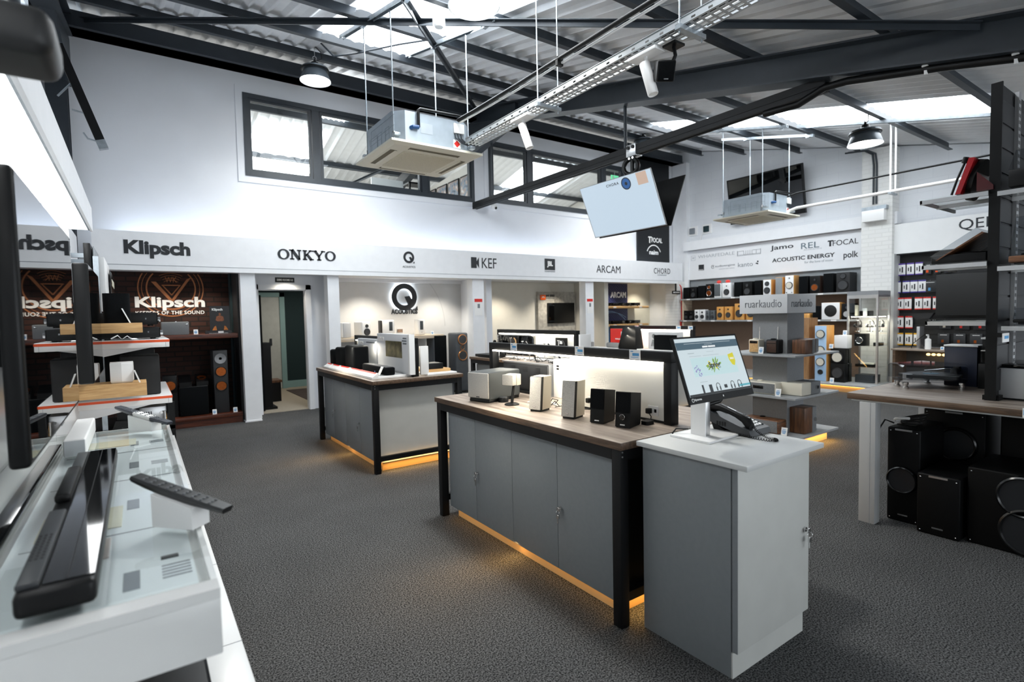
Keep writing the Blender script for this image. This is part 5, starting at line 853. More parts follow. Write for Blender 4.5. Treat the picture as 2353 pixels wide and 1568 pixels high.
# conduit beside the first pendant
t = thing('cable_conduit', 'thin dark conduit from the roof light to the left pendant lamp', 'conduit', (2.3, 7.2, 5.0)); MB().tube([(2.23, 7.9, 5.35), (2.2, 7.7, 5.36), (2.35, 7.45, 5.06), (2.5, 6.98, 4.95), (2.8, 6.3, 4.86), (3.0, 5.9, 4.80)], .012, 8).build('run', STEELD, t)
# angled black channel hanging by the left corner column
t = thing('hanging_channel', 'black steel channel with a pale end cap slanting down by the corner column', 'metal channel', (-.3, 6.3, 3.5)); d_ = Vector((-.42, 6.3, 3.85)); e_ = Vector((-.195, 6.28, 3.16)); ax = (e_ - d_).normalized(); sx_ = ax.cross(Vector((0, 1, 0))).normalized()
MB().loft([[p + sx_ * .035 + Vector((0, -.03, 0)), p - sx_ * .035 + Vector((0, -.03, 0)), p - sx_ * .035 + Vector((0, .03, 0)), p + sx_ * .035 + Vector((0, .03, 0))] for p in (d_ - ax * .15, e_)]).build('profile', BLACKF, t, smooth=False); MB().loft([[p + sx_ * .036 + Vector((0, -.033, 0)), p - sx_ * .036 + Vector((0, -.033, 0)), p - sx_ * .036 + Vector((0, .03, 0)), p + sx_ * .036 + Vector((0, .03, 0))] for p in (e_ - ax * .03, e_ + ax * .05)]).build('end_cap', GALV, t, smooth=False)
MB().tube([e_ + Vector((-.04, 0, .02)), e_ + Vector((-.10, 0, .03)), e_ + Vector((-.13, 0, .08))], .007, 6).build('hook', GALV, t); MB().tube([d_ + ax * .46, d_ + ax * .46 + Vector((-.12, 0, .02))], .007, 6).build('hook', GALV, t); MB().tube([d_ + ax * .16, d_ + ax * .16 + Vector((-.12, .0, -.16))], .009, 6).build('stay', GALV, t)
# near loudspeaker at the very top left
t = thing('wall_speaker', 'blurred black rounded loudspeaker close by at the top left corner', 'speaker', (-.22, 1.36, 2.0)); MB().box(-.42, -.10, 1.28, 1.46, 1.988, 2.075, .03, 4).build('cabinet', mat('near_black', '#1c1d1e', .5, var=.1), t); B('bracket', WHITEP, t, -.48, -.40, 1.34, 1.40, 2.0, 2.14)
# ================================================================ left: television wall, glass topped tray, shelves
XW = -.45
struct(MB().box(-.60, XW, -.6, 6.05, 0, 2.52).build('wall_display', GLOSSW, smooth=False))
pm = thing('light_pelmet', 'white overhanging light pelmet with glowing panels along the television wall', 'light', (-.37, 3.0, 2.33)); B('fascia', WHITE, pm, -.305, -.287, -.6, 6.05, 2.315, 2.522); B('top', WHITE, pm, -.45, -.305, -.6, 6.05, 2.50, 2.522); B('end', WHITE, pm, -.45, -.305, 6.03, 6.05, 2.325, 2.50); B('lip', GALV, pm, -.318, -.305, -.6, 6.03, 2.322, 2.332)
for a, b in ((-.6, .7), (.71, 2.2), (2.21, 3.92), (3.93, 5.02), (5.03, 6.03)): B('diffuser', LIGHTBOX, pm, -.449, -.318, a, b, 2.330, 2.338)
area('pelmet_light', (-.385, 2.8, 2.325), 13, .12, 6.4, (.97, .99, 1))
for y in (1.95, 4.36): struct(B('trim_panel_joint', MATS['gap_grey'], None, XW, XW + .002, y, y + .006, 0, 2.33))
struct(B('trim_panel_joint', MATS['gap_grey'], None, XW, XW + .003, -.6, 6.05, 2.17, 2.176))
def wall_tv(label, x, y0, y1, z0, z1, th):
    t = thing('television', label, 'television', (x - .03, (y0 + y1) / 2, (z0 + z1) / 2), 'wall televisions on the left'); MB().box(x - th, x, y0, y1, z0, z1, .012, 3).build('bezel', BLACK, t); B('screen', SCRDARK, t, x - .003, x + .0012, y0 + .012, y1 - .012, z0 + .018, z1 - .012); B('bracket', BLACK, t, XW, x - th + .01, (y0 + y1) / 2 - .2, (y0 + y1) / 2 + .2, (z0 + z1) / 2 - .15, (z0 + z1) / 2 + .15); B('maker_mark', CHROME, t, x, x + .002, (y0 + y1) / 2 - .04, (y0 + y1) / 2 + .04, z0 + .006, z0 + .012); return t
wall_tv('large blurred nearest television on the left wall', -.24, 1.83, 3.22, 1.13, 1.905, .045); wall_tv('second television farther along the left wall beside the wooden shelves', -.25, 4.5, 5.62, 1.10, 1.90, .085)
# tray with glass top
tr = thing('display_tray', 'thick white glass topped display tray along the left wall holding the remotes', 'display tray', (-.15, 2.2, .83)); y0, y1, xr = 1.2, 3.32, .112
TRW = mat('tray_white', '#d2d3d2', .25, var=.01); MB().box(-.449, xr, y0, y1, .83, .945, .003).build('body', TRW, tr); B('edge_rim', TRW, tr, -.449, xr, y0, y0 + .05, .945, .966); B('edge_rim', GLOSSW, tr, xr - .012, xr, y0 + .05, y1, .945, .966); B('edge_rim', GLOSSW, tr, -.449, xr - .012, y1 - .015, y1, .945, .966)
B('inlay', mat('tray_paper', '#dfe6ea', .5, var=.01), tr, -.28, xr - .03, y0 + .07, y1 - .05, .945, .948)
B('glass_top', GLASSG, tr, -.44, xr - .002, y0 + .048, y1 - .004, .966, .972)
for y in (1.72, 2.3, 2.8): B('joint', GINK, tr, -.26, xr - .02, y, y + .003, .948, .9495)
mb = MB()
for y, n in ((1.36, 5), (1.95, 4), (2.5, 4), (2.95, 4)):
    for k in range(n): mb.box(.02 - k * .0 + .0, .075, y + k * .017, y + k * .017 + .005, .948, .9492)
    mb.box(-.05, -.02, y - .02, y + .08, .948, .9492)
mb.build('printing', GINK, tr, smooth=False); B('sample_card', mat('sample_cream', '#d9d6bf', .6), tr, -.24, -.06, 1.78, 1.98, .948, .951); B('sample_card', MATS['sample_cream'], tr, -.22, -.03, 2.95, 3.1, .948, .951); B('sample_card', mat('sample_pink', '#cfc2bd', .6), tr, -.20, -.08, 1.56, 1.70, .948, .951); B('label', INK, tr, .02, .055, 1.47, 1.49, .948, .9495)
bn = thing('wall_bench', 'long low white bench unit running along the left wall beside the carpet', 'bench', (-.1, 2.6, 0)); MB().box(-.449, .235, -.6, 5.85, .05, .45, .004).build('body', GLOSSW, bn); B('kickboard', WHITE, bn, -.44, .21, -.58, 5.83, 0, .05)
for y in (.5, 1.25, 1.92, 2.6, 3.3, 4.0): B('joint', GINK, bn, -.44, .2355, y, y + .003, .4495, .4505)
sb = thing('soundbase', 'black glossy soundbar with upturned edges on the glass topped tray', 'soundbar', (-.14, 1.9, .972)); SG = mat('glossy_black', '#090b0d', .05, var=.02)
MB().rbox(-.205, -.085, 1.262, 2.55, .975, 1.02, .016, 'x', M=None).build('body', BLACK, sb) if False else MB().box(-.205, -.085, 1.262, 2.55, .974, 1.022, .012, 3).build('body', BLACK, sb)
B('glass_top', SG, sb, -.165, -.088, 1.285, 2.53, 1.0225, 1.0245); MB().box(-.203, -.168, 1.28, 1.75, 1.02, 1.034, .005).build('control_ridge', mat('ridge_grey', '#2d3033', .45), sb); MB().box(-.203, -.168, 1.85, 2.2, 1.02, 1.046, .008).build('control_ridge', BLACK, sb); B('rear_deck', mat('deck_grey', '#44484a', .5), sb, -.2, -.17, 2.22, 2.5, 1.0215, 1.03, .003); mb = MB()
for i in range(9):
    for j in range(3): mb.box(-.198 + j * .009, -.193 + j * .009, 1.40 + i * .018, 1.41 + i * .018, 1.034, 1.0345)
mb.build('perforation', RUBBER, sb, smooth=False); B('seam', RUBBER, sb, -.130, -.128, 1.29, 2.52, 1.0244, 1.0248)
tag(MB().box(-.33, -.285, 1.25, 2.95, .972, .992, .006).build('soundbar', SG, origin=(-.3, 2.1, .972)), 'slim black bar along the wall edge of the glass topped tray', 'soundbar')
wbz = thing('soundbar', 'white box shaped soundbar lying at the far end of the glass topped tray', 'soundbar', (-.225, 3.0, .972)); MB().box(-.262, -.19, 2.72, 3.30, .973, 1.042, .008, 3).build('body', WHITEP, wbz); B('end_cap', mat('cap_grey', '#c9cbcd', .5), wbz, -.258, -.194, 2.717, 2.722, .977, 1.038)
def remote(label, p, q_, th, parts, stand):
    p, q_ = Vector(p), Vector(q_); ax = (q_ - p); L = ax.length; ax.normalize(); sd = Vector((-.0, 1, 0)).cross(ax).normalized() * 0 + ax.cross(Vector((0, 0, 1))).normalized(); up = sd.cross(ax).normalized(); up = up if up.z > 0 else -up
    t = thing('remote_control', label, 'remote control', tuple(q_), 'remote controls on wedge stands'); w_ = .022
    def sect(s, k, ww, h0, h1): c = p + ax * L * s; return [c + sd * ww + up * h0, c + sd * ww * .8 + up * h1, c - sd * ww * .8 + up * h1, c - sd * ww + up * h0, c - sd * ww * .7 - up * k, c + sd * ww * .7 - up * k]
    for a, b, m_ in parts:
        n = 6; MB().loft([sect(a + (b - a) * i / n, th * (.55 + .45 * math.sin(PI * min(1, max(0, (a + (b - a) * i / n) * 1.1 + .02)))), w_ * (.86 if (a + (b - a) * i / n) in (0, 1) else 1), 0, .006) for i in range(n + 1)]).build('case', m_, t)
    mb = MB()
    for i in range(9):
        for j in (-1, 0, 1): c = p + ax * L * (.12 + i * .09) + sd * j * .011 + up * .006; mb.sphere(c, .0042, 5, (1, 1, .8))
    mb.build('button', mat('remote_button', '#5a5d60', .5), t)
    s0, s1, zb = stand; a, b = p + ax * L * s0 - up * th * .8, p + ax * L * s1 - up * th * .8
    st = thing('remote_stand', 'white wedge stand under the ' + ('black' if label.startswith('black') else 'striped') + ' remote control on the tray', 'stand', ((a.x + b.x) / 2, (a.y + b.y) / 2, zb), 'white wedge stands for remotes'); wv = sd * .028
    MB().loft([[a + wv - up * .002, b + wv - up * .002, Vector((b.x + wv.x, b.y + wv.y, zb)), Vector((a.x + wv.x, a.y + wv.y, zb))], [a - wv - up * .002, b - wv - up * .002, Vector((b.x - wv.x, b.y - wv.y, zb)), Vector((a.x - wv.x, a.y - wv.y, zb))]]).build('wedge', WHITEP, st, smooth=False)
remote('black remote control tilted over the carpet at the near end of the tray', (-.022, 1.725, 1.092), (.166, 1.516, 1.022), .016, [(0, 1, mat('remote_black', '#191b1d', .4))], (.28, .72, .9725)); remote('white and dark striped remote control at the far end of the tray', (-.099, 3.30, 1.082), (.107, 3.07, 1.01), .014, [(0, .36, mat('remote_dark', '#363a42', .4)), (.36, .68, WHITEP), (.68, 1, MATS['remote_dark'])], (.3, .75, .9725))
rc = thing('av_receiver', 'black receiver with chrome edge on the low bench under the tray', 'receiver', (.02, 1.75, .45)); B('case', BLACK, rc, -.16, .105, 1.35, 1.82, .46, .60, .004); B('chrome_strip', CHROME, rc, .06, .066, 1.346, 1.351, .47, .59); B('front_panel', SG, rc, .105, .112, 1.36, 1.81, .47, .59); B('foot', RUBBER, rc, -.12, .08, 1.4, 1.78, .45, .46)
# boards standing out from the wall past the pelmet
for a in ((-.365, -.315, 6.10, 6.5, 1.86, 2.22, BLACK, 'black upright board nearest the end of the pelmet'), (-.30, -.292, 6.15, 6.9, 1.80, 2.20, mat('poster_grey', '#9aa0a5', .25, var=.3, scale=6), 'grey glossy board second past the end of the pelmet'), (-.285, -.235, 6.5, 7.6, 1.62, 2.14, WHITEP, 'thick white board third past the end of the pelmet'), (-.22, -.212, 7.2, 8.3, 1.75, 2.06, mat('poster_dark', '#1b1a1a', .2, var=.4, scale=8), 'dark glossy board with pale lettering farthest past the pelmet')):
    x0, x1, y0, y1, z0, z1, m_, lb = a; t = thing('display_board', lb, 'display board', ((x0 + x1) / 2, (y0 + y1) / 2, z0), 'boards on the left wall'); B('board', m_, t, x0, x1, y0, y1, z0, z1, .003); B('arm', GALV, t, -.579, x0, y1 - .08, y1 - .04, z1 - .1, z1 - .06)
    if 'dark glossy' in lb: text('SOUND', t, (x1 + .001, 7.75, 1.95), FXP, .7, .08, CREAM)
struct(MB().box(-.62, -.58, 6.05, 8.72, 0, 2.6).build('wall_display_return', WHITE, smooth=False)); struct(B('trim_upright', GALV, None, -.30, -.26, 6.05, 6.10, 0, 2.1))
# orange edged shelves with audio
def price_shelf(label, z, y0=5.92, y1=7.3, x1=.236):
    t = thing('wall_shelf', label, 'shelf', (-.17, y0, z), 'orange edged shelves'); B('board', GLOSSW, t, -.579, x1, y0, y1, z - .075, z, .004); B('price_rail', ORANGE, t, -.579, x1 + .001, y0 - .003, y0 + .001, z - .028, z - .006); B('price_rail', ORANGE, t, x1 - .001, x1 + .003, y0, y1, z - .028, z - .006)
    B('joint', GINK, t, x1 - .03, x1 - .028, y0 - .001, y0, z - .075, z - .03); MB().prism([(-.45, y0 + .05, z - .075), (.10, y0 + .05, z - .075), (-.34, y0 + .05, z - .16), (-.45, y0 + .05, z - .16)], (0, .03, 0)).build('bracket', WHITE, t, smooth=False); return t
price_shelf('upper white wall shelf with an orange price rail and black receivers', 1.345); price_shelf('lower white wall shelf with an orange price rail and the black subwoofer', .82)
def oak_shelf(label, z0, z1, x1, y0, y1):
    t = thing('wall_shelf', label, 'shelf', (-.2, y0, z0), 'thick oak wall shelves'); MB().box(-.579, x1, y0, y1, z0, z1, .002).build('board', OAK, t); return t
oak_shelf('upper thick oak wall shelf carrying the black speaker', 1.415, 1.50, .035, 5.62, 5.90); oak_shelf('lower thick oak wall shelf carrying the white speaker', .872, .985, .042, 5.60, 5.90)
t = thing('wireless_speaker', 'black upright speaker on the upper oak wall shelf', 'speaker', (-.14, 5.76, 1.50)); MB().rbox(-.235, -.045, 5.68, 5.84, 1.502, 1.755, .04, 'z').build('body', BLACKC, t)
t = thing('price_card', 'white price card leaning beside the black speaker on the upper oak shelf', 'price card', (-.05, 5.66, 1.50)); MB().prism([(-.055, 5.64, 1.50), (-.045, 5.64, 1.50), (-.098, 5.65, 1.625), (-.108, 5.65, 1.625)], (.0, .05, 0)).build('card', WHITEP, t)
t = thing('wireless_speaker', 'white speaker on the lower oak wall shelf', 'speaker', (-.13, 5.74, .985)); MB().loft([[(a * s - .13, b * s2 + 5.74, z) for a, b in ((-.08, -.06), (.0, -.075), (.08, -.06), (.085, .07), (-.085, .07))] for s, s2, z in ((.9, .9, .987), (1, 1, 1.0), (1, 1, 1.15), (.96, .96, 1.162))]).build('body', WHITEP, t, smooth=False)
t = thing('price_card', 'white price card leaning right of the white speaker on the lower oak shelf', 'price card', (-.02, 5.64, .985)); MB().prism([(-.01, 5.62, .985), (.0, 5.62, .985), (-.035, 5.63, 1.09), (-.045, 5.63, 1.09)], (.0, .05, 0)).build('card', WHITEP, t)
for z, h, lb, x0, x1 in ((1.345, .11, 'lower black receiver on the upper orange edged shelf', -.28, .165), (1.468, .125, 'upper black receiver stacked on the other on the orange edged shelf', -.27, .15)):
    t = thing('av_receiver', lb, 'receiver', (-.06, 6.2, z), 'stacked black receivers'); B('case', BLACK, t, x0, x1, 6.02, 6.4, z + .012, z + h, .004); B('front_panel', SG, t, x1, x1 + .008, 6.03, 6.39, z + .016, z + h - .004); MB().cyl((x1 + .008, 6.1, z + .06), (x1 + .03, 6.1, z + .06), .022, n=16).build('knob', CHROME, t); MB().cyl((x1 + .008, 6.3, z + .06), (x1 + .03, 6.3, z + .06), .018, n=16).build('knob', CHROME, t); B('jack', CHROME, t, x1 - .09, x1 - .08, 6.016, 6.02, z + .06, z + .075)
    for xx in (x0 + .05, x1 - .05):
        for yy in (6.06, 6.36): MB().cyl((xx, yy, z), (xx, yy, z + .014), .022, n=12).build('foot', RUBBER, t)
t = thing('cable_tangle', 'small tangle of chrome cables before the lower receiver', 'cables', (-.1, 5.98, 1.345)); MB().tube([(-.2, 5.97, 1.36), (-.15, 5.96, 1.39), (-.12, 5.975, 1.355), (-.08, 5.96, 1.385), (-.05, 5.97, 1.353), (-.0, 5.99, 1.352)], .006, 6).build('cable', CHROME, t)
t = thing('subwoofer', 'black square subwoofer on the lower orange edged shelf', 'subwoofer', (.0, 6.2, .82)); MB().box(-.15, .155, 6.05, 6.36, .825, 1.195, .012, 3).build('cabinet', mat('sub_black', '#141517', .6), t); B('foot', RUBBER, t, -.12, .12, 6.08, 6.33, .82, .826)
tag(MB().box(-.30, .13, 6.55, 6.95, .823, 1.235, .01).build('subwoofer', BLACK, origin=(-.08, 6.75, .82)), 'second black box behind the square subwoofer on the lower shelf', 'subwoofer')
t = thing('display_rack', 'black equipment rack below the lower orange edged shelf', 'rack', (0, 6.3, 0)); B('deck', BLACK, t, -.57, .255, 6.02, 6.9, .48, .52, .003); B('deck', BLACK, t, -.57, .255, 6.02, 6.9, .05, .09, .003); B('upright', BLACK, t, .205, .255, 6.02, 6.07, 0, .74); B('upright', BLACK, t, .205, .255, 6.85, 6.9, 0, .74); MB().cyl((.18, 6.03, .54), (.18, 6.03, .66), .012, n=10).build('chrome_post', CHROME, t)
t = thing('amplifier', 'silver amplifier with vents below the lower orange edged shelf', 'amplifier', (.05, 6.25, .52)); B('case', ALU, t, -.12, .19, 6.08, 6.5, .535, .70, .004); mb = MB()
for k in range(9): mb.box(-.08 + k * .018, -.071 + k * .018, 6.078, 6.081, .57, .66)
mb.build('vent', STEELD, t, smooth=False); MB().cyl((.15, 6.08, .64), (.15, 6.065, .64), .012, n=12).build('knob', CHROME, t); B('foot', RUBBER, t, -.1, .17, 6.1, 6.48, .52, .536)
t = thing('camcorder_dock', 'black angled device below the striped remote', 'device', (-.08, 6.0, .52)); MB().prism([(-.26, 5.95, .45), (-.03, 5.95, .45), (-.03, 5.95, .60), (-.20, 5.95, .62)], (0, .06, 0)).build('body', BLACK, t, smooth=False); B('screen_arm', BLACK, t, -.19, -.02, 6.0, 6.01, .6, .80)
# ================================================================ right wall: speaker shelving
su = thing('shelf_unit', 'tall wall shelving bay of speakers under the white logo panel', 'shelving', (11.3, 6.5, 0)); B('back_panel', BROWNP, su, 11.46, 11.5, 4.53, 8.5, .1, 1.79); B('back_panel', mat('unit_grey', '#8f9497', .6), su, 11.455, 11.5, 4.53, 8.5, 1.79, 2.28); B('side_panel', PALEW, su, 11.12, 11.5, 8.46, 8.50, .1, 1.79)
for z in (1.80, 1.275):
    s_ = B('shelf', SHELFG, su, 11.10, 11.46, 4.53, 8.56, z - .035, z, .002); i = 0
    for y in ([8.3, 7.75, 7.1, 6.45, 5.6, 5.2] if z > 1.5 else [8.4, 7.98, 7.62, 7.2, 6.7, 5.25, 4.95]): rect(MB(), (11.099, y, z - .018), FX, .10, .03, .002).build('price_strip', WHITEP, s_, smooth=False)
st = thing('floor_stage', 'low grey floor stage with an amber lit kick below the speaker shelving', 'stage', (10.8, 6.2, 0)); B('top', SHELFG, st, 10.2, 11.5, 3.95, 8.5, .11, .14, .002); B('kick', AMBERP, st, 10.26, 11.48, 4.0, 8.45, 0, .11); B('led_strip', LEDO, st, 10.235, 10.245, 4.05, 8.4, .104, .11); area('stage_led', (10.225, 6.2, .10), 6, .03, 4.2, WARM, (-.5, 0, -1)); area('stage_led', (10.9, 3.96, .10), 1.2, 1.1, .03, WARM, (0, -.5, -1))
sp_ = thing('logo_panel', 'white panel printed with rows of speaker brand logos above the shelving', 'sign', (11.4, 6.55, 2.27)); B('panel', mat('panel_white', '#e6e8eb', .5, var=.01), sp_, 11.40, 11.5, 4.56, 8.50, 2.275, 2.99); lx = 11.398
for s, y, z, w_, h_, m_, b_ in (('WHARFEDALE', 7.74, 2.825, .98, .075, mat('pale_ink', '#a7adb3', .5), -.01), ('Jamo', 6.14, 2.82, .50, .125, INK, .01), ('REL', 5.55, 2.80, .36, .12, mat('slate_ink', '#5d6f7a', .5), .0), ('FOCAL', 4.88, 2.785, .46, .105, INK, .0), ('audioengine', 7.50, 2.55, .52, .06, GINK, .0), ('kanto', 6.98, 2.535, .36, .10, GINK, -.005), ('ACOUSTIC ENERGY', 5.71, 2.56, 1.28, .085, INK, .02), ('for the love of music', 5.38, 2.46, .56, .05, MATS['pale_ink'], 0), ('polk', 4.78, 2.515, .26, .16, INK, .01), ('powered audio systems', 7.45, 2.48, .4, .02, MATS['pale_ink'], 0), ('ACOUSTICS', 5.5, 2.715, .36, .022, MATS['pale_ink'], 0)):
    text(s, sp_, (lx, y, z), FX, w_, h_, m_, b_)
mb = MB()
for a, b, c, d in ((-.06, .06, .055, .06), (-.06, .06, -.06, -.055), (-.06, -.055, -.06, .06), (.055, .06, -.06, .06)): flat([(a, c), (b, c), (b, d), (a, d)], (lx, 8.37, 2.81), FX, .003, mb)
put_text(mb, 'W', (lx, 8.37, 2.81), FX, .07, .05); mb.build('logo_mark', MATS['pale_ink'], sp_, smooth=False)
mb = MB()
for k in range(12): x = -.28 + k * .05; flat([(x, -.045), (x + .006, -.045), (x + .006, .045), (x, .045)], (lx, 6.89, 2.80), FX, .003, mb) if k not in (1, 2, 8, 10) else None
for a, b, c, d in ((-.28, -.13, .039, .045), (.09, .27, .039, .045), (-.28, .27, -.045, -.039), (-.29, .28, -.062, -.057), (-.29, -.284, -.06, .06), (.274, .28, -.06, .06)): flat([(a, c), (b, c), (b, d), (a, d)], (lx, 6.89, 2.80), FX, .003, mb)
mb.build('logo_mark', GINK, sp_, smooth=False)
mb = MB(); rect(mb, (lx, 8.14, 2.56), FX, .15, .14); flat([(-.04, .06), (.06, .06), (.06, .035), (.02, .035), (.02, -.06), (-.015, -.06), (-.015, .035), (-.05, .035)], (lx, 5.16, 2.79), FX, .003, mb); ring(mb, (lx, 7.82, 2.55), FX, .035, .042, 30, 330, .003); disc(mb, (lx, 7.81, 2.555), FX, .012, .003); flat([(0, 0), (.07, -.02), (.07, .005), (.03, .02)], (lx, 6.74, 2.53), FX, .003, mb); disc(mb, (lx, 6.68, 2.575), FX, .018, .003); mb.build('logo_mark', INK, sp_, smooth=False); text('B&W', sp_, (lx - .005, 8.14, 2.505), FX, .12, .02, WINK, .02)
# speakers on the shelves: front faces look along -x
F = -PI / 2; S1, S2 = 1.80, 1.275
def shelf_spk(label, ya, yb, z, top, cab, drv=(), grille=None, depth=.24, base=None, group='speakers on the upper wall shelf', rad=.006, name='bookshelf_speaker', badge=None):
    w_ = abs(ya - yb); h_ = top - z; return speaker(name, label, (11.13, (ya + yb) / 2, z), w_, depth, h_, F, cab, [(dx * w_, dz * h_, r * w_, c_, rm) for dx, dz, r, c_, rm in drv], group, grille, rad, baffle=base, badge=badge)
WC = (0, .36, .36, WHITECONE, None)
BW = mat('black_wood', '#1b1c1f', .5, var=.2, scale=30); WG = mat('white_gloss_cab', '#f0f1f2', .15, var=.01); GG = mat('grey_grille', '#5d6266', .9, var=.15, scale=150); LG2 = mat('pale_grille_2', '#8d9194', .9, var=.15, scale=150); DWAL = mat('dark_walnut', '#33221a', .5, var=.2, scale=25)
two = lambda cone, rim=None: [(0, .74, .15, CONE, rim), (0, .33, .33, cone, rim)]
shelf_spk('black grilled speaker at the far left end of the upper wall shelf', 8.47, 8.30, S1, 2.08, BLACK, grille=BLACKC); shelf_spk('black speaker with two dark cones second from the left on the upper wall shelf', 8.27, 8.09, S1, 2.085, BLACK, two(CONE))
shelf_spk('black grilled speaker third from the left on the upper wall shelf', 8.04, 7.86, S1, 2.10, BLACK, grille=BLACKC, badge=.03); shelf_spk('black speaker with silver ringed copper cones on the upper wall shelf', 7.83, 7.64, S1, 2.13, BLACK, [(0, .76, .22, COPPER, CHROME), (0, .34, .36, COPPER, CHROME)])
shelf_spk('white speaker with a grey grille and red ball on top', 7.60, 7.43, S1, 2.125, WG, grille=GG, badge=.03); shelf_spk('white speaker with one black cone and a red ball on top', 7.39, 7.17, S1, 2.13, WG, [(0, .78, .06, CONE, None), (0, .36, .30, CONE, None)])
for y, lb in ((7.52, 'red ball on the grey grilled white speaker'), (7.29, 'red ball on the white speaker with a black cone')):
    t = thing('red_ball', lb, 'ball', (11.2, y, 2.125), 'red balls on the white speakers'); mb = MB(); mb.sphere((11.2, y, 2.165), .045, 10, (1, 1.2, .85)); mb.build('ball', mat('red_fluff', '#ee4a40', .7, var=.1, scale=60, bump=.6, bscale=90), t)
shelf_spk('wide black grilled speaker right of the white pair on the upper wall shelf', 7.09, 6.91, S1, 2.13, BLACK, grille=BLACKC); shelf_spk('black speaker with a faint cone right of the wide grilled one', 6.88, 6.66, S1, 2.13, BLACK, two(CONE)); shelf_spk('black speaker with black grille left of the white and oak speaker', 6.60, 6.44, S1, 2.135, BLACK, grille=BLACKC)
shelf_spk('white fronted oak speaker with two black cones on the upper wall shelf', 6.40, 6.22, S1, 2.14, SATIN, [(0, .74, .26, CONE, None), (0, .32, .36, CONE, None)], base=WG); shelf_spk('pale grey grilled oak speaker above the tower sign', 6.13, 5.97, S1, 2.17, SATIN, grille=LG2)
shelf_spk('white fronted oak speaker with one pale cone above the tower sign', 5.92, 5.74, S1, 2.195, SATIN, [(0, .86, .06, CONE, None), (0, .48, .38, WHITECONE, CONE), (-.3, .1, .05, CONE, None), (.3, .1, .05, CONE, None)], base=WG); shelf_spk('black grilled speaker right of the white oak one', 5.64, 5.46, S1, 2.16, BLACK, grille=BLACKC); shelf_spk('dark walnut speaker with a copper cone on the upper wall shelf', 5.42, 5.22, S1, 2.15, DWAL, [(0, .78, .12, CONE, None), (0, .34, .34, COPPER, CONE)], base=BLACK)
shelf_spk('large black grilled speaker second from the right end of the upper shelf', 5.16, 4.98, S1, 2.18, BLACK, grille=BLACKC); shelf_spk('large black wood speaker with a horn at the right end of the upper shelf', 4.92, 4.68, S1, 2.18, BW, [(0, .82, .22, CONE, None), (0, .36, .38, CONE, None)], depth=.3)
g2 = 'speakers on the lower wall shelf'
for ya, yb, top, cab, drv, lb, dp in ((8.46, 8.33, 1.51, BLACK, two(CONE), 'small black speaker at the far left end of the lower wall shelf', .15), (8.31, 8.18, 1.51, BLACK, two(CONE), 'small black speaker second from the left on the lower wall shelf', .15), (8.15, 8.02, 1.53, WG, two(CONE), 'left one of the two small white speakers on the lower wall shelf', .16), (8.0, 7.86, 1.53, WG, two(CONE), 'right one of the two small white speakers on the lower wall shelf', .16), (7.83, 7.74, 1.505, GG, two(CONE), 'left one of the two small grey speakers on the lower wall shelf', .15), (7.71, 7.60, 1.505, GG, two(CONE), 'right one of the two small grey speakers on the lower wall shelf', .15), (7.54, 7.37, 1.585, SATIN, [(0, .8, .1, CONE, None), (0, .38, .32, CONE, None)], 'left one of the two bamboo speakers on the lower wall shelf', .2), (7.33, 7.15, 1.585, SATIN, [(0, .8, .1, CONE, None), (0, .38, .32, CONE, None)], 'right one of the two bamboo speakers on the lower wall shelf', .2), (7.08, 6.85, 1.645, SATIN, [(0, .84, .1, CONE, None), (0, .4, .34, CONE, None)], 'larger bamboo speaker cut by the tower sign', .24), (6.80, 6.57, 1.645, SATIN, [(0, .84, .1, CONE, None), (0, .4, .34, CONE, None)], 'larger bamboo speaker mostly hidden behind the tower sign', .24)):
    shelf_spk(lb, ya, yb, S2, top, cab, drv, depth=dp, group=g2, rad=.012, base=None)
shelf_spk('bamboo speaker end showing just right of the tower sign on the lower shelf', 5.58, 5.42, S2, 1.40, SATIN, (), group=g2, rad=.03); shelf_spk('low dark box behind the bamboo speaker end on the lower shelf', 5.36, 5.20, S2, 1.55, BLACK, grille=BLACKC, group=g2)
t = shelf_spk('white cube subwoofer with a large round black cone on the lower wall shelf', 5.19, 4.85, S2, 1.61, SATIN, (), group=g2, rad=.03, base=WG, name='subwoofer'); MB().lathe((0, -.004, .17), (0, -.016, .17), [(0, .115), (.6, .115), (1, .105), (.9, 0.001)], 32, cap=False).build('cone', RUBBER, t, local=True)
shelf_spk('black speaker with a silver cone right of the white cube subwoofer', 4.82, 4.64, S2, 1.58, BLACK, [(0, .75, .15, CONE, None), (0, .34, .34, CHROME, None)], group=g2)
# on the floor stage
speaker('floor_speaker', 'pale blue fronted oak floor speaker on the grey stage', (10.42, 4.87, .14), .21, .30, 1.04, F, SATIN, [(0, .88, .075, WHITECONE, CONE), (0, .58, .075, WHITECONE, CONE), (0, .36, .075, WHITECONE, CONE), (0, .17, .045, RUBBER)], baffle=LBLUE)
speaker('floor_speaker', 'tall oak veneered floor speaker standing behind the grey tower', (10.5, 5.24, .14), .24, .34, 1.18, F, wood_mat('mid_oak', '#7d5a3a', '#a98158', 'Z', .5, 1.4))
t = speaker('subwoofer', 'black cube subwoofer on the grey stage beside the pale blue speaker', (10.45, 4.59, .14), .24, .30, .34, F, BLACK, [(0, .17, .09, CONE)]); speaker('studio_monitor', 'black speaker with a pale cone stacked on the black cube subwoofer', (10.45, 4.59, .48), .24, .26, .28, F, BLACK, [(0, .12, .095, WHITECONE)])
t = thing('product_box', 'white cube box on top of the stacked black speakers', 'box', (10.55, 4.55, .76)); B('box', WHITEP, t, 10.45, 10.65, 4.43, 4.65, .765, 1.0, .01); B('base', BLACK, t, 10.46, 10.64, 4.44, 4.64, .76, .77)
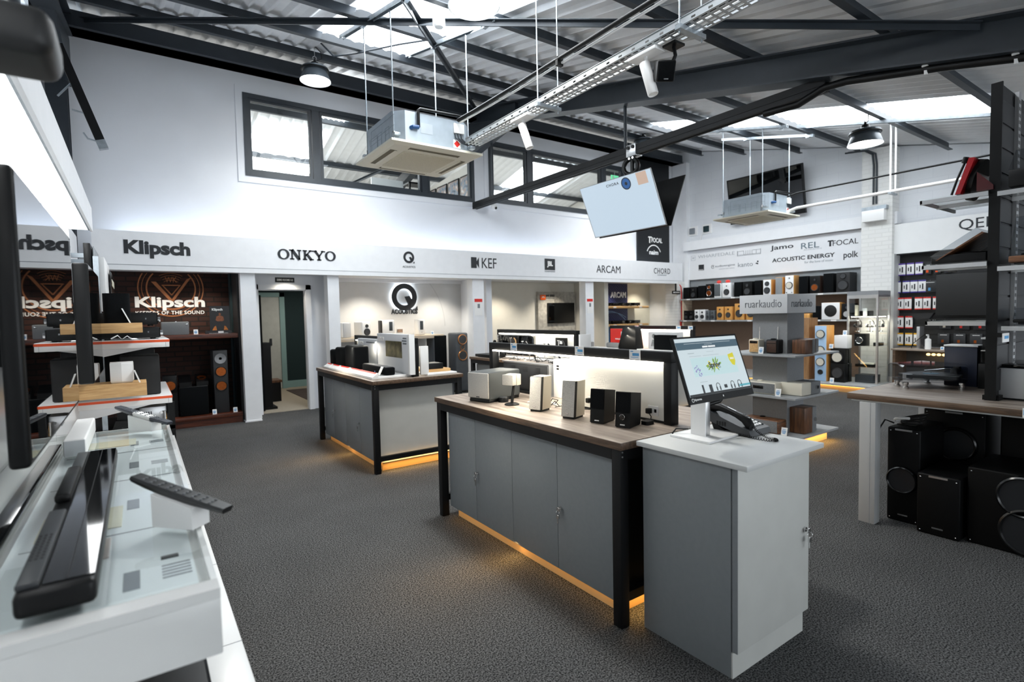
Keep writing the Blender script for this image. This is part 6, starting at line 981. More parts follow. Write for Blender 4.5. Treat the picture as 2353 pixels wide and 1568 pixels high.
price_card((10.40, 4.68, .76), F, 'white price card on the stacked black speakers', .08, .07); price_card((10.52, 4.50, 1.0), F, 'white price card on the white cube box', .09, .07); price_card((10.3, 4.62, .14), F, 'white price card at the foot of the black cube subwoofer', .09, .07)
# glass cabinet
gc = thing('display_cabinet', 'tall glass display cabinet with aluminium posts beside the white pier', 'cabinet', (10.85, 4.25, .0)); gx0, gx1, gy0, gy1 = 10.6, 11.12, 4.0, 4.5
B('base', LGREY, gc, gx0, gx1, gy0, gy1, 0, .12); B('top', TOWERG, gc, gx0, gx1, gy0, gy1, 1.72, 1.79)
for x in (gx0, gx1 - .03):
    for y in (gy0, gy1 - .03): B('post', ALU, gc, x, x + .03, y, y + .03, .12, 1.72)
B('rail', ALU, gc, gx0, gx0 + .03, gy0 + .03, gy1 - .03, 1.66, 1.72); B('rail', ALU, gc, gx0 + .03, gx1 - .03, gy0, gy0 + .03, 1.68, 1.72)
for z in (.42, .80, 1.06, 1.34): B('glass_shelf', GLASSG, gc, gx0 + .03, gx1 - .03, gy0 + .03, gy1 - .03, z, z + .006)
for a in ((gx0 + .012, gx0 + .016, gy0 + .03, gy1 - .03), (gx0 + .03, gx1 - .03, gy0 + .012, gy0 + .016)): B('glass_panel', GLASSG, gc, *a, .12, 1.70)
B('led_strip', LEDW, gc, gx0 + .05, gx0 + .06, gy0 + .05, gy1 - .05, 1.325, 1.335); B('led_strip', LEDW, gc, gx0 + .05, gx1 - .05, gy0 + .05, gy0 + .06, 1.325, 1.335); area('cabinet_led', (10.86, 4.25, 1.31), 4, .4, .35, (1, .93, .75))
for a in (('headphones', 'dark blue headphones on a stand at the left of the glass cabinet', 10.75, 4.38, 1.066, BLACK), ('headphones', 'white and black headphones on a stand in the middle of the glass cabinet', 10.8, 4.2, 1.066, HPW), ('headphones', 'black headphones at the right of the glass cabinet', 10.95, 4.1, 1.066, BLACK)): headphones(a[1], a[2], a[3], a[4], F, a[5] if a[5] is not HPW else BLACK, a[5], BLACKC, s=.85)['group'] = 'headphones in the glass cabinet'
speaker('studio_monitor', 'black speaker on the middle shelf of the glass cabinet', (10.70, 4.33, .806), .18, .2, .22, F, BLACK, [(0, .1, .06, CONE, CHROME)])
for x, y, z, sx, sy, sz, m_, lb in ((10.9, 4.3, 1.346, .2, .16, .09, BLACK, 'black turntable box on the top glass shelf'), (10.75, 4.4, 1.346, .05, .05, .20, CREAM, 'cream card standing on the top glass shelf'), (10.72, 4.25, 1.346, .04, .06, .14, WHITEP, 'white bent card on the top glass shelf'), (10.9, 4.1, .806, .2, .1, .06, BLACK, 'black cartridge box on the middle glass shelf'), (10.8, 4.25, .426, .2, .3, .05, BLACK, 'black flat device low in the glass cabinet'), (10.72, 4.2, .476, .06, .22, .03, CREAM, 'cream strip on the flat device low in the glass cabinet'), (10.85, 4.25, .12, .3, .3, .16, STEELD, 'dark grey case at the bottom of the glass cabinet')):
    t = thing('display_item', lb, 'device', (x, y, z), 'devices in the glass cabinet'); MB().box(x - sx / 2, x + sx / 2, y - sy / 2, y + sy / 2, z, z + sz, .008).build('body', m_, t)
# hi-fi accessory bay
qs = thing('logo_panel', 'glossy white sign panel with three black letters above the accessory bay', 'sign', (11.32, 2.8, 2.45)); B('panel', GLOSSW, qs, 11.30, 11.36, -2.0, 4.02, 2.45, 2.985); text('QED', qs, (11.298, 2.83, 2.825), FX, .52, .20, INK, 0)
sw = thing('slatwall', 'black slatted wall panel hung with small accessory packs', 'wall panel', (11.45, 2.5, .8)); B('panel', mat('slat_black', '#0e0f10', .6), sw, 11.46, 11.5, -2.0, 3.98, .78, 2.45); mb = MB(); z = .9
while z < 2.42: mb.box(11.452, 11.46, -2, 3.98, z, z + .085); z += .1
mb.build('slat', mat('slat_face', '#17181a', .5), sw, smooth=False); struct(B('trim_bay_side', LGREY, None, 11.2, 11.5, 3.98, 4.02, 0, 2.45)); struct(B('trim_bay_soffit', mat('soffit_black', '#111214', .7), None, 11.3, 11.5, -2.0, 3.98, 2.43, 2.45))
pk = thing('blister_pack', 'x', 'pack', (11.41, 3.95, 2.2)); B('card', WHITEP, pk, -.012, .012, -.055, .055, -.09, .09, .002, True); B('header', PURPLE, pk, -.013, .011, -.055, .055, .09, .115, .002, True); B('footer', PURPLE, pk, -.0135, .011, -.056, .056, -.105, -.085, .002, True); mb = MB(); mb.box(-.0135, -.011, -.02, .0, -.05, .05); mb.box(-.0135, -.011, .02, .035, -.03, .03); mb.build('printing', INK, pk, local=True, smooth=False); MB().cyl((-.02, 0, .107), (.045, 0, .107), .003, n=8).build('hook', CHROME, pk, local=True)
ords = ['leftmost', 'second', 'third', 'fourth', 'fifth']
def row(ys, z, col, what): return [(y, z, '%s %s pack in the %s row of the black slatted wall' % (ords[i], col, what)) for i, y in enumerate(ys)]
allrows = [(row((3.93, 3.80, 3.67), 2.165, 'white and purple', 'top'), PURPLE), (row((4.0, 3.86, 3.74, 3.62), 1.85, 'white and violet', 'second'), mat('violet_print', '#3f3590', .4)), (row((3.95, 3.83, 3.67, 3.545, 3.405), 1.545, 'white and red', 'third'), RED), (row((3.95, 3.81), 1.21, 'white and red', 'fourth'), RED), (row((3.95, 3.81, 3.68), .905, 'white and yellow', 'fifth'), YELLOW)]
first = True
for rws, m_ in allrows:
    for y, z, lb in rws:
        if first: o = pk; o['label'] = lb; o.location = (11.41, y, z); o['group'] = 'white accessory packs on the slatted wall'; first = False
        else: o = dup(pk, lb, (11.41, y, z))
        for ch in o.children:
            if ch.name.startswith(('header', 'footer')): ch.material_slots[0].link = 'OBJECT'; ch.material_slots[0].material = m_
for y, z, w_, h_, c2, lb in ((3.535, 2.15, .09, .18, ORANGE, 'black pack with an orange spot left in the top row'), (3.40, 2.15, .09, .18, ORANGE, 'black pack with an orange spot right of another in the top row'), (3.26, 2.15, .09, .18, PURPLE, 'black pack with a purple spot in the top row'), (3.50, 1.84, .20, .20, PRINTBL, 'wide black pack at the right end of the second row'), (3.28, 1.18, .16, .16, SILVER, 'dark pack with silver tips left in the fourth row'), (3.05, 1.18, .20, .18, RED, 'dark pack with a red spot in the fourth row'), (2.80, 1.18, .20, .18, RED, 'dark pack with a red spot at the right of the fourth row'), (3.30, .93, .16, .18, COPPER, 'leftmost black and gold pack in the bottom row'), (3.08, .93, .16, .18, COPPER, 'second black and gold pack in the bottom row'), (2.86, .93, .16, .18, COPPER, 'third black and gold pack in the bottom row'), (2.64, .93, .14, .18, COPPER, 'fourth black and gold pack in the bottom row')):
    t = thing('blister_pack', lb, 'pack', (11.41, y, z), 'dark accessory packs on the slatted wall'); B('card', mat('pack_dark', '#2a2c2f', .5), t, 11.40, 11.425, y - w_ / 2, y + w_ / 2, z - h_ / 2, z + h_ / 2, .002); B('emblem', c2, t, 11.398, 11.401, y - .005, y + .03, z - h_ * .36, z - h_ * .1); B('printing', WINK, t, 11.398, 11.401, y - w_ * .3, y + w_ * .3, z + h_ * .34, z + h_ * .38); MB().cyl((11.39, y, z + h_ / 2 + .01), (11.456, y, z + h_ / 2 + .01), .003, n=8).build('hook', CHROME, t)
ac = thing('wall_counter', 'brown wooden wall counter below the accessory packs with amber lamps', 'counter', (11.2, 3.0, 0)); B('top', SLABW, ac, 10.88, 11.455, 1.5, 3.90, .735, .765, .002); B('side', SLABE, ac, 10.90, 11.45, 3.84, 3.88, 0, .735); B('back_board', mat('counter_back', '#55504a', .6), ac, 11.40, 11.45, 1.5, 3.84, .1, .735); mb = MB()
for k in range(7): mb.sphere((11.30, 3.48 - k * .075, .655), .028, 8, (1, 1.1, .8))
mb.build('lamp_row', emit('amber_lamp', (1, .68, .28), 2.2), ac); price_card((11.0, 3.2, .765), F, 'tiny price card on the brown wall counter', .05, .05)
t = thing('pump_bottle', 'white pump bottle on the brown wall counter', 'bottle', (11.0, 3.395, .765)); MB().lathe((11.0, 3.395, .765), (11.0, 3.395, .95), [(0, .045), (.9, .045), (1, .02)], 22).build('bottle', WHITEP, t); MB().cyl((11.0, 3.395, .95), (11.0, 3.395, 1.0), .014, n=14).box(10.93, 11.01, 3.385, 3.405, 1.0, 1.018, .004).build('pump', WHITEP, t)
t = thing('upright_stand', 'slim silver upright stand left of the pump bottle', 'stand', (11.05, 3.52, .765)); B('blade', ALU, t, 10.95, 11.15, 3.50, 3.545, .77, 1.15, .004); B('foot', ALU, t, 10.95, 11.15, 3.44, 3.60, .765, .772); MB().tube([(10.96, 3.62, .775), (10.94, 3.60, .85), (10.95, 3.50, .95), (10.95, 3.42, 1.02)], .006, 6).build('cable', BLACK, t)
bp_ = thing('black_backboard', 'large plain black panel before the slatted wall', 'panel', (11.3, 2.8, 1.33)); MB().box(11.2, 11.35, 2.3, 3.36, 1.33, 2.03, .01).build('panel', mat('panel_black', '#101112', .6), bp_); B('arm', BLACK, bp_, 11.35, 11.455, 2.7, 2.9, 1.6, 1.7)
tag(MB().prism([(11.25, 3.75, 1.36), (11.25, 3.4, 1.38), (11.25, 3.46, 1.28), (11.25, 3.66, 1.27)], (.1, 0, 0)).build('tray_shelf', mat('tray_black', '#1d1e20', .5), origin=(11.3, 3.55, 1.3), smooth=False), 'dark tapering tray at the left of the large black panel', 'tray')
# ================================================================ grey display tower
tw = thing('display_tower', 'grey display tower with three shelves and a lettered sign box', 'display tower', (5.98, 3.2, 0)); TG = TOWERG
B('column', TG, tw, 5.80, 6.16, 3.06, 3.46, .12, 1.455); B('sign_box', mat('sign_grey', '#d3d5d7', .5, var=.01), tw, 5.69, 6.30, 3.0, 3.555, 1.455, 1.662, .002); B('corner_joint', GINK, tw, 5.688, 5.692, 2.998, 3.002, 1.455, 1.662)
text('ruarkaudio', tw, (5.688, 3.275, 1.565), FX, .42, .085, mat('sign_ink', '#6a6f74', .5), -.012); text('ruarkaudio', tw, (5.99, 2.998, 1.563), FY, .44, .085, MATS['sign_ink'], -.012)
for z, th in ((1.012, .022), (.562, .022), (.135, .025)): B('shelf', SHELFG, tw, 5.565, 6.53, 2.85, 3.70, z - th, z, .002)
B('plinth', AMBERP, tw, 5.66, 6.43, 2.93, 3.62, 0, .11); B('led_strip', LEDO, tw, 5.68, 6.42, 2.905, 2.915, .098, .108); B('led_strip', LEDO, tw, 5.64, 5.65, 2.95, 3.6, .098, .108); area('tower_led', (6.05, 2.89, .095), 2.6, .8, .03, WARM, (0, -.5, -1)); area('tower_led', (5.62, 3.28, .095), 2.2, .03, .7, WARM, (-.5, 0, -1))
def radio(label, x, y, z, w_, d_, h_, rz, body, front, dial=None, antenna=True, group='table radios on the grey tower', panel=None, name='table_radio'):
    t = thing(name, label, 'radio', (x, y, z), group, rz); MB().box(-w_ / 2, w_ / 2, 0, d_, .004, h_, .014, 3).build('cabinet', body, t, local=True); MB().box(-w_ / 2 + .012, w_ / 2 - .012, -.003, .003, .014, h_ - .012, .004).build('front_grille', front, t, local=True)
    if panel: MB().box(*panel[0], -.006, .002, *panel[1], .003).build('display', SCRDARK, t, local=True)
    if dial: MB().cyl((dial[0], -.003, dial[1]), (dial[0], -.016, dial[1]), dial[2], n=20).build('dial', CHROME, t, local=True); MB().cyl((dial[0], -.016, dial[1]), (dial[0], -.018, dial[1]), dial[2] * .8, n=20).build('dial_face', BLACK, t, local=True)
    if antenna: MB().cyl((w_ * .1, d_ * .8, h_), (w_ * .1, d_ * .85, h_ + .14), .004, .003, 8).build('antenna', CHROME, t, local=True); MB().lathe((-w_ * .1, d_ * .5, h_ - .001), (-w_ * .1, d_ * .5, h_ + .012), [(0, .03), (.6, .03), (1, .02)], 18).build('top_dial', body if body is not WALNUTX else BLACK, t, local=True)
    MB().box(-w_ / 2 + .03, w_ / 2 - .03, .02, d_ - .02, 0, .005).build('foot', RUBBER, t, local=True); return t
CRB = mat('cream_lacquer', '#e2dccb', .3, var=.01)
radio('cream radio with a wooden slatted front on the top tower shelf', 5.66, 3.365, 1.012, .125, .12, .155, F, CRB, OAKY, panel=((-.045, .045), (.11, .14))); radio('dark walnut radio with a black top on the top tower shelf', 5.68, 3.17, 1.012, .13, .13, .155, F, BLACK, mat('walnut_front', '#3d271b', .5, var=.2, scale=40), panel=((-.05, .05), (.112, .118)))
price_card((5.62, 3.26, 1.012), F, 'white price card between the cream and dark radios on the tower', .075, .055)
for x, y, lb in ((5.95, 2.875, 'walnut and grey speaker at the right of the top tower shelf, nearer the front'), (6.14, 2.93, 'second walnut and grey speaker behind the other on the top tower shelf')):
    t = thing('compact_speaker', lb, 'speaker', (x, y, 1.012), 'walnut speakers on the tower'); B('cabinet', WALNUT, t, x - .135, x + .02, y, y + .14, 1.016, 1.165, .006); B('front_grille', GREYC, t, x + .02, x + .085, y, y + .14, 1.016, 1.165, .005); B('foot', RUBBER, t, x - .1, x + .06, y + .02, y + .12, 1.012, 1.018)
radio('wide grey and white radio with a dark display on the middle tower shelf', 5.64, 3.30, .562, .40, .22, .135, F, CRB, GREYC, panel=((-.06, .06), (.06, .095)))
t = thing('compact_speaker', 'grey and white speaker with a round dial on the middle tower shelf', 'speaker', (5.95, 2.88, .562)); B('cabinet', CRB, t, 5.76, 5.96, 2.88, 3.12, .567, .70, .006); B('front_grille', GREYC, t, 5.955, 6.16, 2.876, 3.12, .567, .70, .006); MB().cyl((6.07, 2.876, .64), (6.07, 2.86, .64), .022, n=20).build('dial', CHROME, t); MB().cyl((6.07, 2.86, .64), (6.07, 2.858, .64), .017, n=20).build('dial_face', BLACK, t); B('foot', RUBBER, t, 5.8, 6.1, 2.9, 3.1, .562, .568)
price_card((5.61, 3.06, .562), F, 'white price card beside the wide radio on the middle tower shelf', .08, .06)
radio('long walnut radio on the lowest tower shelf', 5.64, 3.28, .135, .42, .26, .15, F, WALNUTX, GREYC); t = thing('compact_speaker', 'tall walnut speaker with a grey front on the lowest tower shelf', 'speaker', (5.99, 2.9, .135)); B('cabinet', WALNUT, t, 5.86, 6.03, 2.9, 3.12, .14, .42, .005); B('front_grille', GREYC, t, 6.03, 6.12, 2.898, 3.12, .14, .42, .005); MB().cyl((6.08, 2.898, .28), (6.08, 2.885, .28), .02, n=18).build('dial', CHROME, t); B('foot', RUBBER, t, 5.88, 6.1, 2.92, 3.1, .135, .141)
price_card((5.66, 3.02, .135), F, 'white price card beside the long walnut radio on the lowest tower shelf', .085, .065); t = thing('stylus_brush', 'small black upright plate at the right end of the lowest tower shelf', 'plate', (6.2, 2.95, .135)); B('plate', BLACK, t, 6.17, 6.20, 2.95, 3.10, .137, .37, .004); B('foot', CHROME, t, 6.14, 6.22, 2.94, 3.02, .135, .15)
t.name = 'display_plate'
# ================================================================ right: turntable table
tb = thing('turntable_table', 'long wood topped table on square grey legs carrying turntables', 'table', (4.7, .6, 0)); B('top', SLABE, tb, 4.1, 5.30, -1.2, 1.735, .858, .898, .002); B('top_surface', SLABW, tb, 4.1005, 5.2995, -1.199, 1.7345, .897, .90); B('edge_strip', LGREY, tb, 4.12, 5.28, -1.18, 1.715, .846, .858)
for x in (4.10, 5.17):
    for y in (1.555, -1.1): B('leg', mat('leg_grey', '#a7a8a8', .5, var=.03), tb, x, x + .085, y, y + .10, 0, .846, .003); B('leg_groove', GINK, tb, x - .0006, x + .001, y + .03, y + .032, 0, .846)
t = thing('price_tag', 'price tag on the edge of the turntable table at the right of the photo', 'price tag', (4.098, .80, .87)); B('card', WHITEP, t, 4.095, 4.0995, .74, .815, .855, .91); rect(MB(), (4.0945, .79, .885), FX, .04, .03, .001).build('printing', PRINTBL, t, smooth=False)
# clear turntable
tt = thing('turntable', 'clear acrylic turntable under a transparent lid on the table', 'turntable', (4.78, 1.47, .90), None, 0); cx, cy = 4.80, 1.46
for a, b in ((4.59, 1.55), (4.70, 1.64), (5.02, 1.55), (4.82, 1.28)): MB().lathe((a, b, .90), (a, b, .945), [(0, .022), (.25, .022), (.3, .014), (.6, .014), (.65, .02), (1, .02)], 18).build('foot', CHROME, tt)
MB().prism([(4.56, 1.56, .945), (4.72, 1.68, .945), (5.06, 1.56, .945), (4.86, 1.26, .945), (4.78, 1.25, .945)], (0, 0, .018)).build('plinth', ACRY, tt, smooth=False); MB().lathe((cx, cy, .965), (cx, cy, 1.0), [(0, .05), (.3, .05), (.31, .15), (1, .15), (1, 0.001)], 36, cap=False).build('platter', BLACK, tt); MB().cyl((cx, cy, 1.0), (cx, cy, 1.012), .004, n=10).build('spindle', CHROME, tt); MB().cyl((cx, cy, 1.0), (cx, cy, 1.002), .05, n=24).build('record_label', mat('label_teal', '#2e6e85', .4), tt)
MB().tube([(4.93, 1.36, 1.03), (4.90, 1.40, 1.03), (4.86, 1.52, 1.012)], .005, 8).build('tonearm', CHROME, tt); MB().cyl((4.93, 1.36, .965), (4.93, 1.36, 1.035), .022, n=18).build('arm_base', BLACK, tt); MB().cyl((4.66, 1.56, .965), (4.66, 1.56, 1.0), .03, n=18).build('motor', ALU, tt); B('arm_weight', BLACK, tt, 4.935, 4.985, 1.33, 1.37, 1.01, 1.05, .008)
MB().prism([(4.62, 1.55, .975), (4.72, 1.64, .975), (5.02, 1.56, .975), (4.90, 1.30, .975), (4.70, 1.27, .975)], (0, 0, .022)).build('chassis', BLACK, tt, smooth=False)
hull = [(4.545, 1.55), (4.70, 1.70), (5.06, 1.60), (4.93, 1.28), (4.70, 1.22)]
def shell(hull, z0, z1, m_, par, name='lid'):
    mb = MB(); n = len(hull); c = (sum(p[0] for p in hull) / n, sum(p[1] for p in hull) / n); inn = [(c[0] + (p[0] - c[0]) * .95, c[1] + (p[1] - c[1]) * .95) for p in hull]
    mb.loft([[(a, b, z0) for a, b in hull], [(a, b, z1 - .012) for a, b in hull], [(a, b, z1) for a, b in inn]], cap=False); mb.plate([(a, b, z1) for a, b in inn]); return mb.build(name, m_, par, smooth=False)
shell(hull, .967, 1.072, ACRY, tt)
# silver box with a dark lid
t = thing('turntable', 'silver boxed turntable with a dark glossy lid at the right edge of the table', 'turntable', (4.6, .8, .90)); MB().box(4.455, 4.90, .52, 1.035, .912, 1.10, .004).build('plinth', mat('silver_box', '#b9bbbd', .45, .2, var=.02), t); B('foot_rail', BLACK, t, 4.47, 4.88, .54, 1.02, .90, .914); B('lid', SG, t, 4.465, 4.89, .53, 1.025, 1.10, 1.122, .003); MB().cyl((4.62, .85, 1.122), (4.62, .85, 1.126), .03, n=18).build('spindle_cap', CHROME, t)
# navy box, accessories behind
t = thing('display_cube', 'dark navy box with a silver top standing at the back of the table', 'box', (5.08, 1.35, .90)); B('box', NAVY, t, 5.0, 5.16, 1.245, 1.44, .90, 1.19, .003); B('top', ALU, t, 4.995, 5.165, 1.24, 1.445, 1.19, 1.205, .003)
t = thing('display_cube', 'black box with a white top edge behind the navy box', 'box', (5.2, 1.15, .90)); B('box', BLACK, t, 5.05, 5.22, 1.06, 1.23, .90, 1.25, .003); B('top', WHITEP, t, 5.03, 5.22, 1.06, 1.235, 1.25, 1.262)
t = thing('cartridge_case', 'clear case of silver cartridges in front of the black box', 'case', (4.98, 1.16, .90)); B('plinth', BLACK, t, 4.92, 5.04, 1.08, 1.22, .90, 1.08, .003); B('case', ACRY, t, 4.93, 5.03, 1.09, 1.21, 1.08, 1.17); B('cartridge', CHROME, t, 4.96, 4.98, 1.15, 1.17, 1.085, 1.12); B('cartridge', CHROME, t, 4.96, 4.98, 1.11, 1.13, 1.085, 1.13); B('lid', ALU, t, 4.93, 5.03, 1.09, 1.21, 1.17, 1.175)
# gondola panel with slotted uprights
gd = thing('gondola', 'tall black slatted display panel with silver slotted uprights on the table', 'display panel', (5.2, 1.0, .90)); B('panel', mat('slat_black2', '#101113', .55), gd, 4.36, 6.3, 1.0, 1.035, .90, 2.84); B('edge', BLACK, gd, 4.35, 4.365, .99, 1.045, .90, 2.85); B('foot', BLACK, gd, 4.37, 5.28, .98, 1.06, .90, .93)
mb = MB(); z = .96
while z < 2.75: mb.box(4.37, 6.3, .992, 1.0, z, z + .135); z += .15
mb.build('slat', mat('slat_face2', '#101114', .45), gd, smooth=False)
for x in (4.62, 5.45):
    up_ = B('slotted_upright', ALU, gd, x, x + .05, .972, .992, .93, 2.84); mb = MB(); z = .96
    while z < 2.8: mb.box(x + .009, x + .017, .971, .9725, z, z + .022).box(x + .031, x + .039, .971, .9725, z, z + .022); z += .042
    mb.build('slot', RUBBER, up_, smooth=False)
def g_shelf(label, z, x0, x1, y0, y1, glassy=True):
    t = thing('glass_shelf', label, 'shelf', (x0, (y0 + y1) / 2, z), 'shelves on the black display panel'); B('glass', GLASSG if glassy else ALU, t, x0, x1, y0, y1, z - .008, z); B('rail', ALU, t, x0, x0 + .012, y0, y1, z - .035, z - .008); B('rail', ALU, t, x0 + .3, x0 + .312, y0, y1, z - .035, z - .008); B('front_rail', ALU, t, x0, x1, y1 - .012 if y1 > 1.2 else y0, y1 if y1 > 1.2 else y0 + .012, z - .03, z - .008); return t
g_shelf('highest silver railed shelf on the back of the black panel under the red turntable', 2.205, 4.30, 4.95, 1.036, 1.385); g_shelf('middle silver railed shelf on the back of the black panel', 1.775, 4.30, 4.95, 1.036, 1.37); g_shelf('lowest silver railed shelf on the back of the black panel', 1.405, 4.30, 4.95, 1.036, 1.345)
g_shelf('highest silver railed shelf on the near side of the black panel', 2.175, 4.19, 5.3, .60, .968); g_shelf('middle silver railed shelf on the near side of the black panel', 1.735, 4.22, 5.3, .60, .968); g_shelf('lowest silver railed shelf on the near side of the black panel', 1.375, 4.33, 5.3, .60, .968)
t = thing('price_tag', 'price tag clipped at the edge of the black panel', 'price tag', (4.285, .98, 1.29)); B('card', WHITEP, t, 4.27, 4.40, .945, .949, 1.27, 1.325); rect(MB(), (4.34, .944, 1.30), FY, .08, .018, .001).build('printing', PRINTBL, t, smooth=False); B('clip', BLACK, t, 4.3, 4.37, .949, .992, 1.30, 1.325)
# red upright turntable
t = thing('turntable', 'red turntable standing upright on the highest back shelf', 'turntable', (4.4, 1.15, 2.205)); MB().prism([(4.32, 1.205, 2.207), (4.32, 1.178, 2.207), (4.32, 1.108, 2.42), (4.32, 1.138, 2.425)], (.33, 0, 0)).build('plinth', REDD, t); MB().lathe((4.48, 1.152, 2.31), (4.48, 1.118, 2.30), [(0, .13), (1, .13), (1, .001)], 32, cap=False).build('platter', BLACK, t); MB().tube([(4.33, 1.225, 2.21), (4.335, 1.20, 2.30), (4.34, 1.16, 2.41)], .007, 8).build('tonearm', BLACK, t); MB().cyl((4.34, 1.165, 2.40), (4.34, 1.155, 2.435), .016, n=14).build('arm_weight', BLACK, t); MB().prism([(4.33, 1.10, 2.207), (4.33, 1.02, 2.207), (4.33, 1.02, 2.235), (4.33, 1.10, 2.33)], (.30, 0, 0)).build('support', mat('dark_red', '#4a0c10', .3), t)
t = thing('turntable', 'black turntable with its clear lid raised on the middle back shelf', 'turntable', (4.5, 1.2, 1.775)); B('plinth', BLACK, t, 4.34, 4.80, 1.05, 1.33, 1.777, 1.83, .004); MB().prism([(4.335, 1.30, 1.80), (4.335, 1.335, 1.825), (4.335, 1.10, 1.985), (4.335, 1.06, 1.95)], (.44, 0, 0)).build('lid', ACRY, t, smooth=False); MB().prism([(4.333, 1.298, 1.797), (4.333, 1.305, 1.797), (4.333, 1.07, 1.957), (4.333, 1.058, 1.95)], (.44, 0, 0)).build('wood_trim', WALNUTX, t, smooth=False); MB().cyl((4.55, 1.19, 1.83), (4.55, 1.19, 1.845), .13, n=32).build('platter', BLACK, t)
for a in ((4.20, .62, .93, 2.177, 'black turntable under a smoked lid on the highest near shelf', .24, BLACK, .10), (4.24, .64, .93, 1.737, 'brown turntable under a tall clear lid on the middle near shelf', .29, WALNUTX, .04), (4.36, .66, .93, 1.377, 'small black turntable under a smoked lid on the lowest near shelf', .10, BLACK, .02)):
    x, y0, y1, z, lb, h_, m_, ph_ = a; t = thing('turntable', lb, 'turntable', (x + .2, .8, z), 'turntables on the near shelves'); B('plinth', m_, t, x + .03, x + .44, y0, y1, z + .01, z + .01 + ph_, .006); MB().cyl((x + .22, .78, z + .01 + ph_), (x + .22, .78, z + .03 + ph_), .13, n=32).build('platter', BLACK, t); MB().tube([(x + .38, .70, z + ph_ + .05), (x + .37, .80, z + ph_ + .05), (x + .30, .88, z + ph_ + .04)], .005, 8).build('tonearm', CHROME, t); B('foot', RUBBER, t, x + .06, x + .41, y0 + .02, y1 - .02, z, z + .012)
    mb = MB(); b0 = z + .01 + ph_; mb.loft([[(x + .03, y0, b0), (x + .44, y0, b0), (x + .44, y1, b0), (x + .03, y1, b0)], [(x + .03 + (.10 if h_ > .2 else .01), y0 + .01, z + h_), (x + .43, y0 + .01, z + h_), (x + .43, y1 - .01, z + h_), (x + .03 + (.10 if h_ > .2 else .01), y1 - .01, z + h_)]]); mb.build('lid', ACRY, t, smooth=False)
# loudspeakers under the table
PA = mat('pa_black', '#08090a', .5, var=.1, scale=90, spec=.15); PAG = mat('pa_gloss', '#0b0c0d', .22, var=.05)
def pa(label, x0, y0, y1, h, d, cones, group='black loudspeakers under the turntable table', z0=0):
    t = thing('pa_speaker', label, 'speaker', (x0 + d / 2, (y0 + y1) / 2, z0), group); MB().box(x0, x0 + d, y0, y1, z0, z0 + h, .012, 3).build('cabinet', PA, t)
    for cy_, cz_, r_ in cones:
        MB().lathe((x0 + .001, cy_, cz_), (x0 - .032, cy_, cz_), [(0, r_ * 1.12), (.8, r_ * 1.08), (1, r_ * 1.0), (.8, r_ * .93)], 36, cap=False).build('surround', PAG, t); MB().lathe((x0 - .022, cy_, cz_), (x0 - .002, cy_, cz_), [(0, r_ * .94), (.3, r_ * .84), (1, r_ * .25)], 36, cap=True).build('woofer', mat('pa_cone', '#202225', .3, var=.05), t); MB().sphere((x0 - .002, cy_, cz_), r_ * .36, 10, (.3, 1, 1)).build('dust_cap', PAG, t)
    B('badge', CHROME, t, x0 - .003, x0, (y0 + y1) / 2 - .03, (y0 + y1) / 2 + .03, z0 + .045, z0 + .055); B('handle', ALU, t, x0 - .004, x0 + .002, (y0 + y1) / 2 - .05, (y0 + y1) / 2 + .05, z0 + h - .02, z0 + h - .008)
    for yy in (y0 + .02, y1 - .02):
        for zz in (z0 + .02, z0 + h - .025): MB().sphere((x0, yy, zz), .005, 5).build('screw', CHROME, t)
    return t
pa('tall black loudspeaker with a horn behind the front table leg', 4.30, 1.36, 1.555, .66, .45, [(1.46, .30, .085)]); pa('narrow black loudspeaker with bright screws under the table', 4.20, 1.115, 1.345, .40, .45, [])
pa('wide black loudspeaker with two large round cones under the table', 4.25, .42, 1.095, .485, .5, [(.78, .345, .16), (.78, .10, .17)] if False else [(.83, .355, .115), (.80, .15, .13)])
pa('plain black box behind and above the wide loudspeaker under the table', 4.78, .3, 1.06, .80, .4, [])
pa('black loudspeaker at the back under the table, behind the tall one', 4.80, 1.14, 1.50, .74, .4, [(1.3, .5, .11)])
t = thing('cable_coil', 'bundle of black and white cables on the black loudspeakers below the table top', 'cables', (4.5, 1.45, .66)); mb = MB()
for k in range(4): mb.torus((4.48 + k * .02, 1.47, .675 + k * .012), (0, .1 * k, 1), .06 + k * .006, .007, 20, 6)
mb.build('coil', RUBBER, t); MB().box(4.42, 4.56, 1.43, 1.54, .66, .664).build('pad', BLACK, t); MB().torus((4.42, 1.50, .70), (.3, .2, 1), .05, .010, 18, 6, 0, 3.4).build('white_cable', WHITEP, t); MB().tube([(4.40, 1.55, .67), (4.38, 1.60, .69), (4.36, 1.64, .60)], .006, 6).build('black_cable', BLACK, t)
